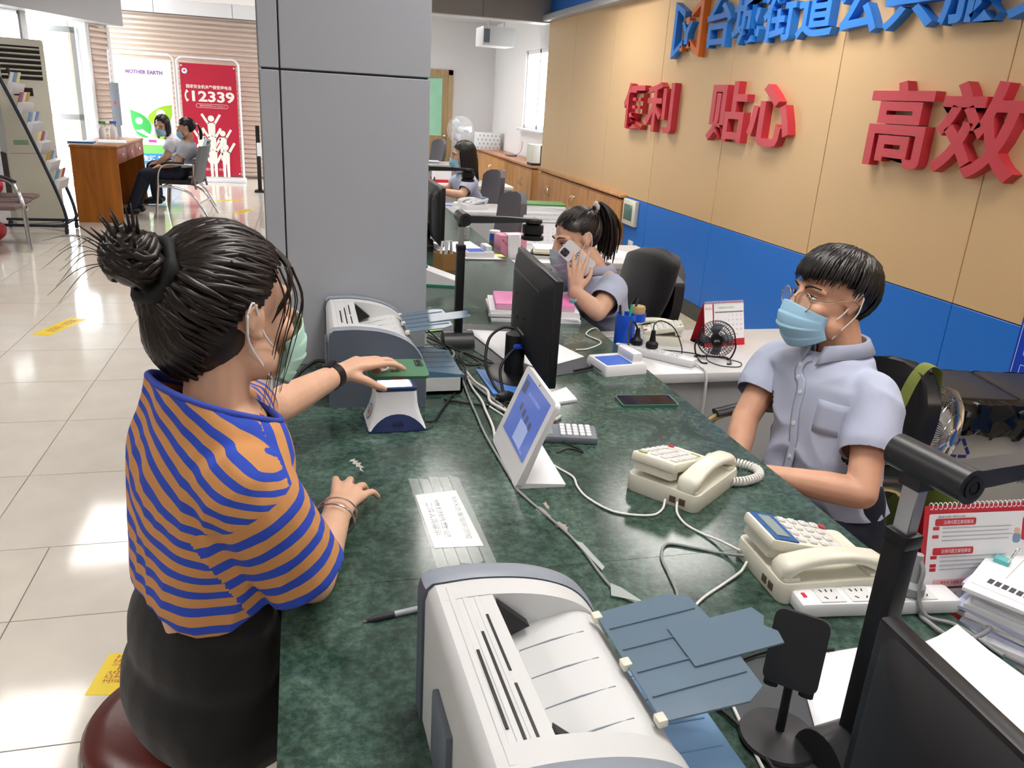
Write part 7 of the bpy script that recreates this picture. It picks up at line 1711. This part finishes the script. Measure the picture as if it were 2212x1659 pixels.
uniform(J5, p5, PT5, (-.95, 0, .2), 7.0, .62, .14, .105, .026, collar=False, detail=False, sr=(.066, .064), cm=mat('pale_grey_tee', '#b4b9c4', .85)); trousers(J5, p5, PT5)
face_mask(HM5, p5, MASKB); eyes(HM5, p5)
random.seed(9); g = G(); LT = V((0, -.95, -.1)).normalized(); cap(g, HM5, keep3, 1.09)
for k in range(90):
    az = 2*PI*((k*.618034) % 1); x, y = math.sin(az), math.cos(az); z = .5 if y > .3 else (.1+random.uniform(-.1, .5) if y > -.2 else random.uniform(-.7, .4)); q = math.sqrt(1-z*z); lock(g, HM5, V((x*q, y*q, z)), LT, (.003, .006, .005), (1.08, 1.14, 1.1), 7)
h = G(HM5); t0 = onskull(LT, 1.12)
for k in range(24): o_ = V((random.uniform(-.02, .02), random.uniform(-.015, .015), 0)); h.tube(spline([t0, t0+V((o_.x, -.03, -.01)), t0+V((o_.x*1.3, -.04+o_.y, -.09)), t0+V((o_.x, -.02+o_.y, -.17))], 4), [.008, .009, .007, .002], 6)
merge(g, h); g.build('hair', HAIR, p5, 180); g = G(HM5); g.ell(t0+V((0, -.012, .01)), (.022, .012, .016)); g.build('hair_tie', mat('white_hair_clip', '#d8d4d2', .5), p5, 180)
finish(p5, PT5)
B6 = (-1.5, 11.7, 0); p6 = person_root('woman with long loose hair and blue mask leaning forward beside the desk', B6); PT6 = Matrix.Translation(-V(B6))
J6 = dict(pelvis=(-1.48,11.7,.53), waist=(-1.51,11.68,.66), chest=(-1.56,11.64,.78), neck=(-1.66,11.61,.91), head=(-1.69,11.59,.98),
          shL=(-1.60,11.48,.84), elL=(-1.68,11.45,.64), wrL=(-1.80,11.52,.56), shR=(-1.58,11.79,.84), elR=(-1.66,11.82,.65), wrR=(-1.80,11.72,.56),
          hipR=(-1.5,11.79,.51), knR=(-1.88,11.78,.5), anR=(-1.86,11.8,.1), hipL=(-1.5,11.61,.51), knL=(-1.88,11.6,.5), anL=(-1.86,11.58,.1))
HM6 = head_frame((-1.71,11.565,1.03), -158, 18, -8)
g = G(); limbs_body(g, J6); head_prims(g, HM6)
for s, T_ in (('L', (.2, .9, .2)), ('R', (.2, -.9, .2))): hand(g, J6['wr'+s], (-1, .2, -.2), (0, 0, 1), T_, ((25, 25, 15),)*4, (.4, .7, .2), .9)
me = remesh(g, .007, 3); me.transform(PT6); link('body', me, SKIN2, p6, 180)
uniform(J6, p6, PT6, (-.9, -.1, -.3), 8.0, .6, .14, .105, .026, collar=False, detail=False, sr=(.066, .064), cm=mat('white_tee', '#ccd0da', .85)); trousers(J6, p6, PT6)
face_mask(HM6, p6, MASKB); eyes(HM6, p6); long_hair(HM6, p6, 150, 6, .22, .5, 1.08); finish(p6, PT6)
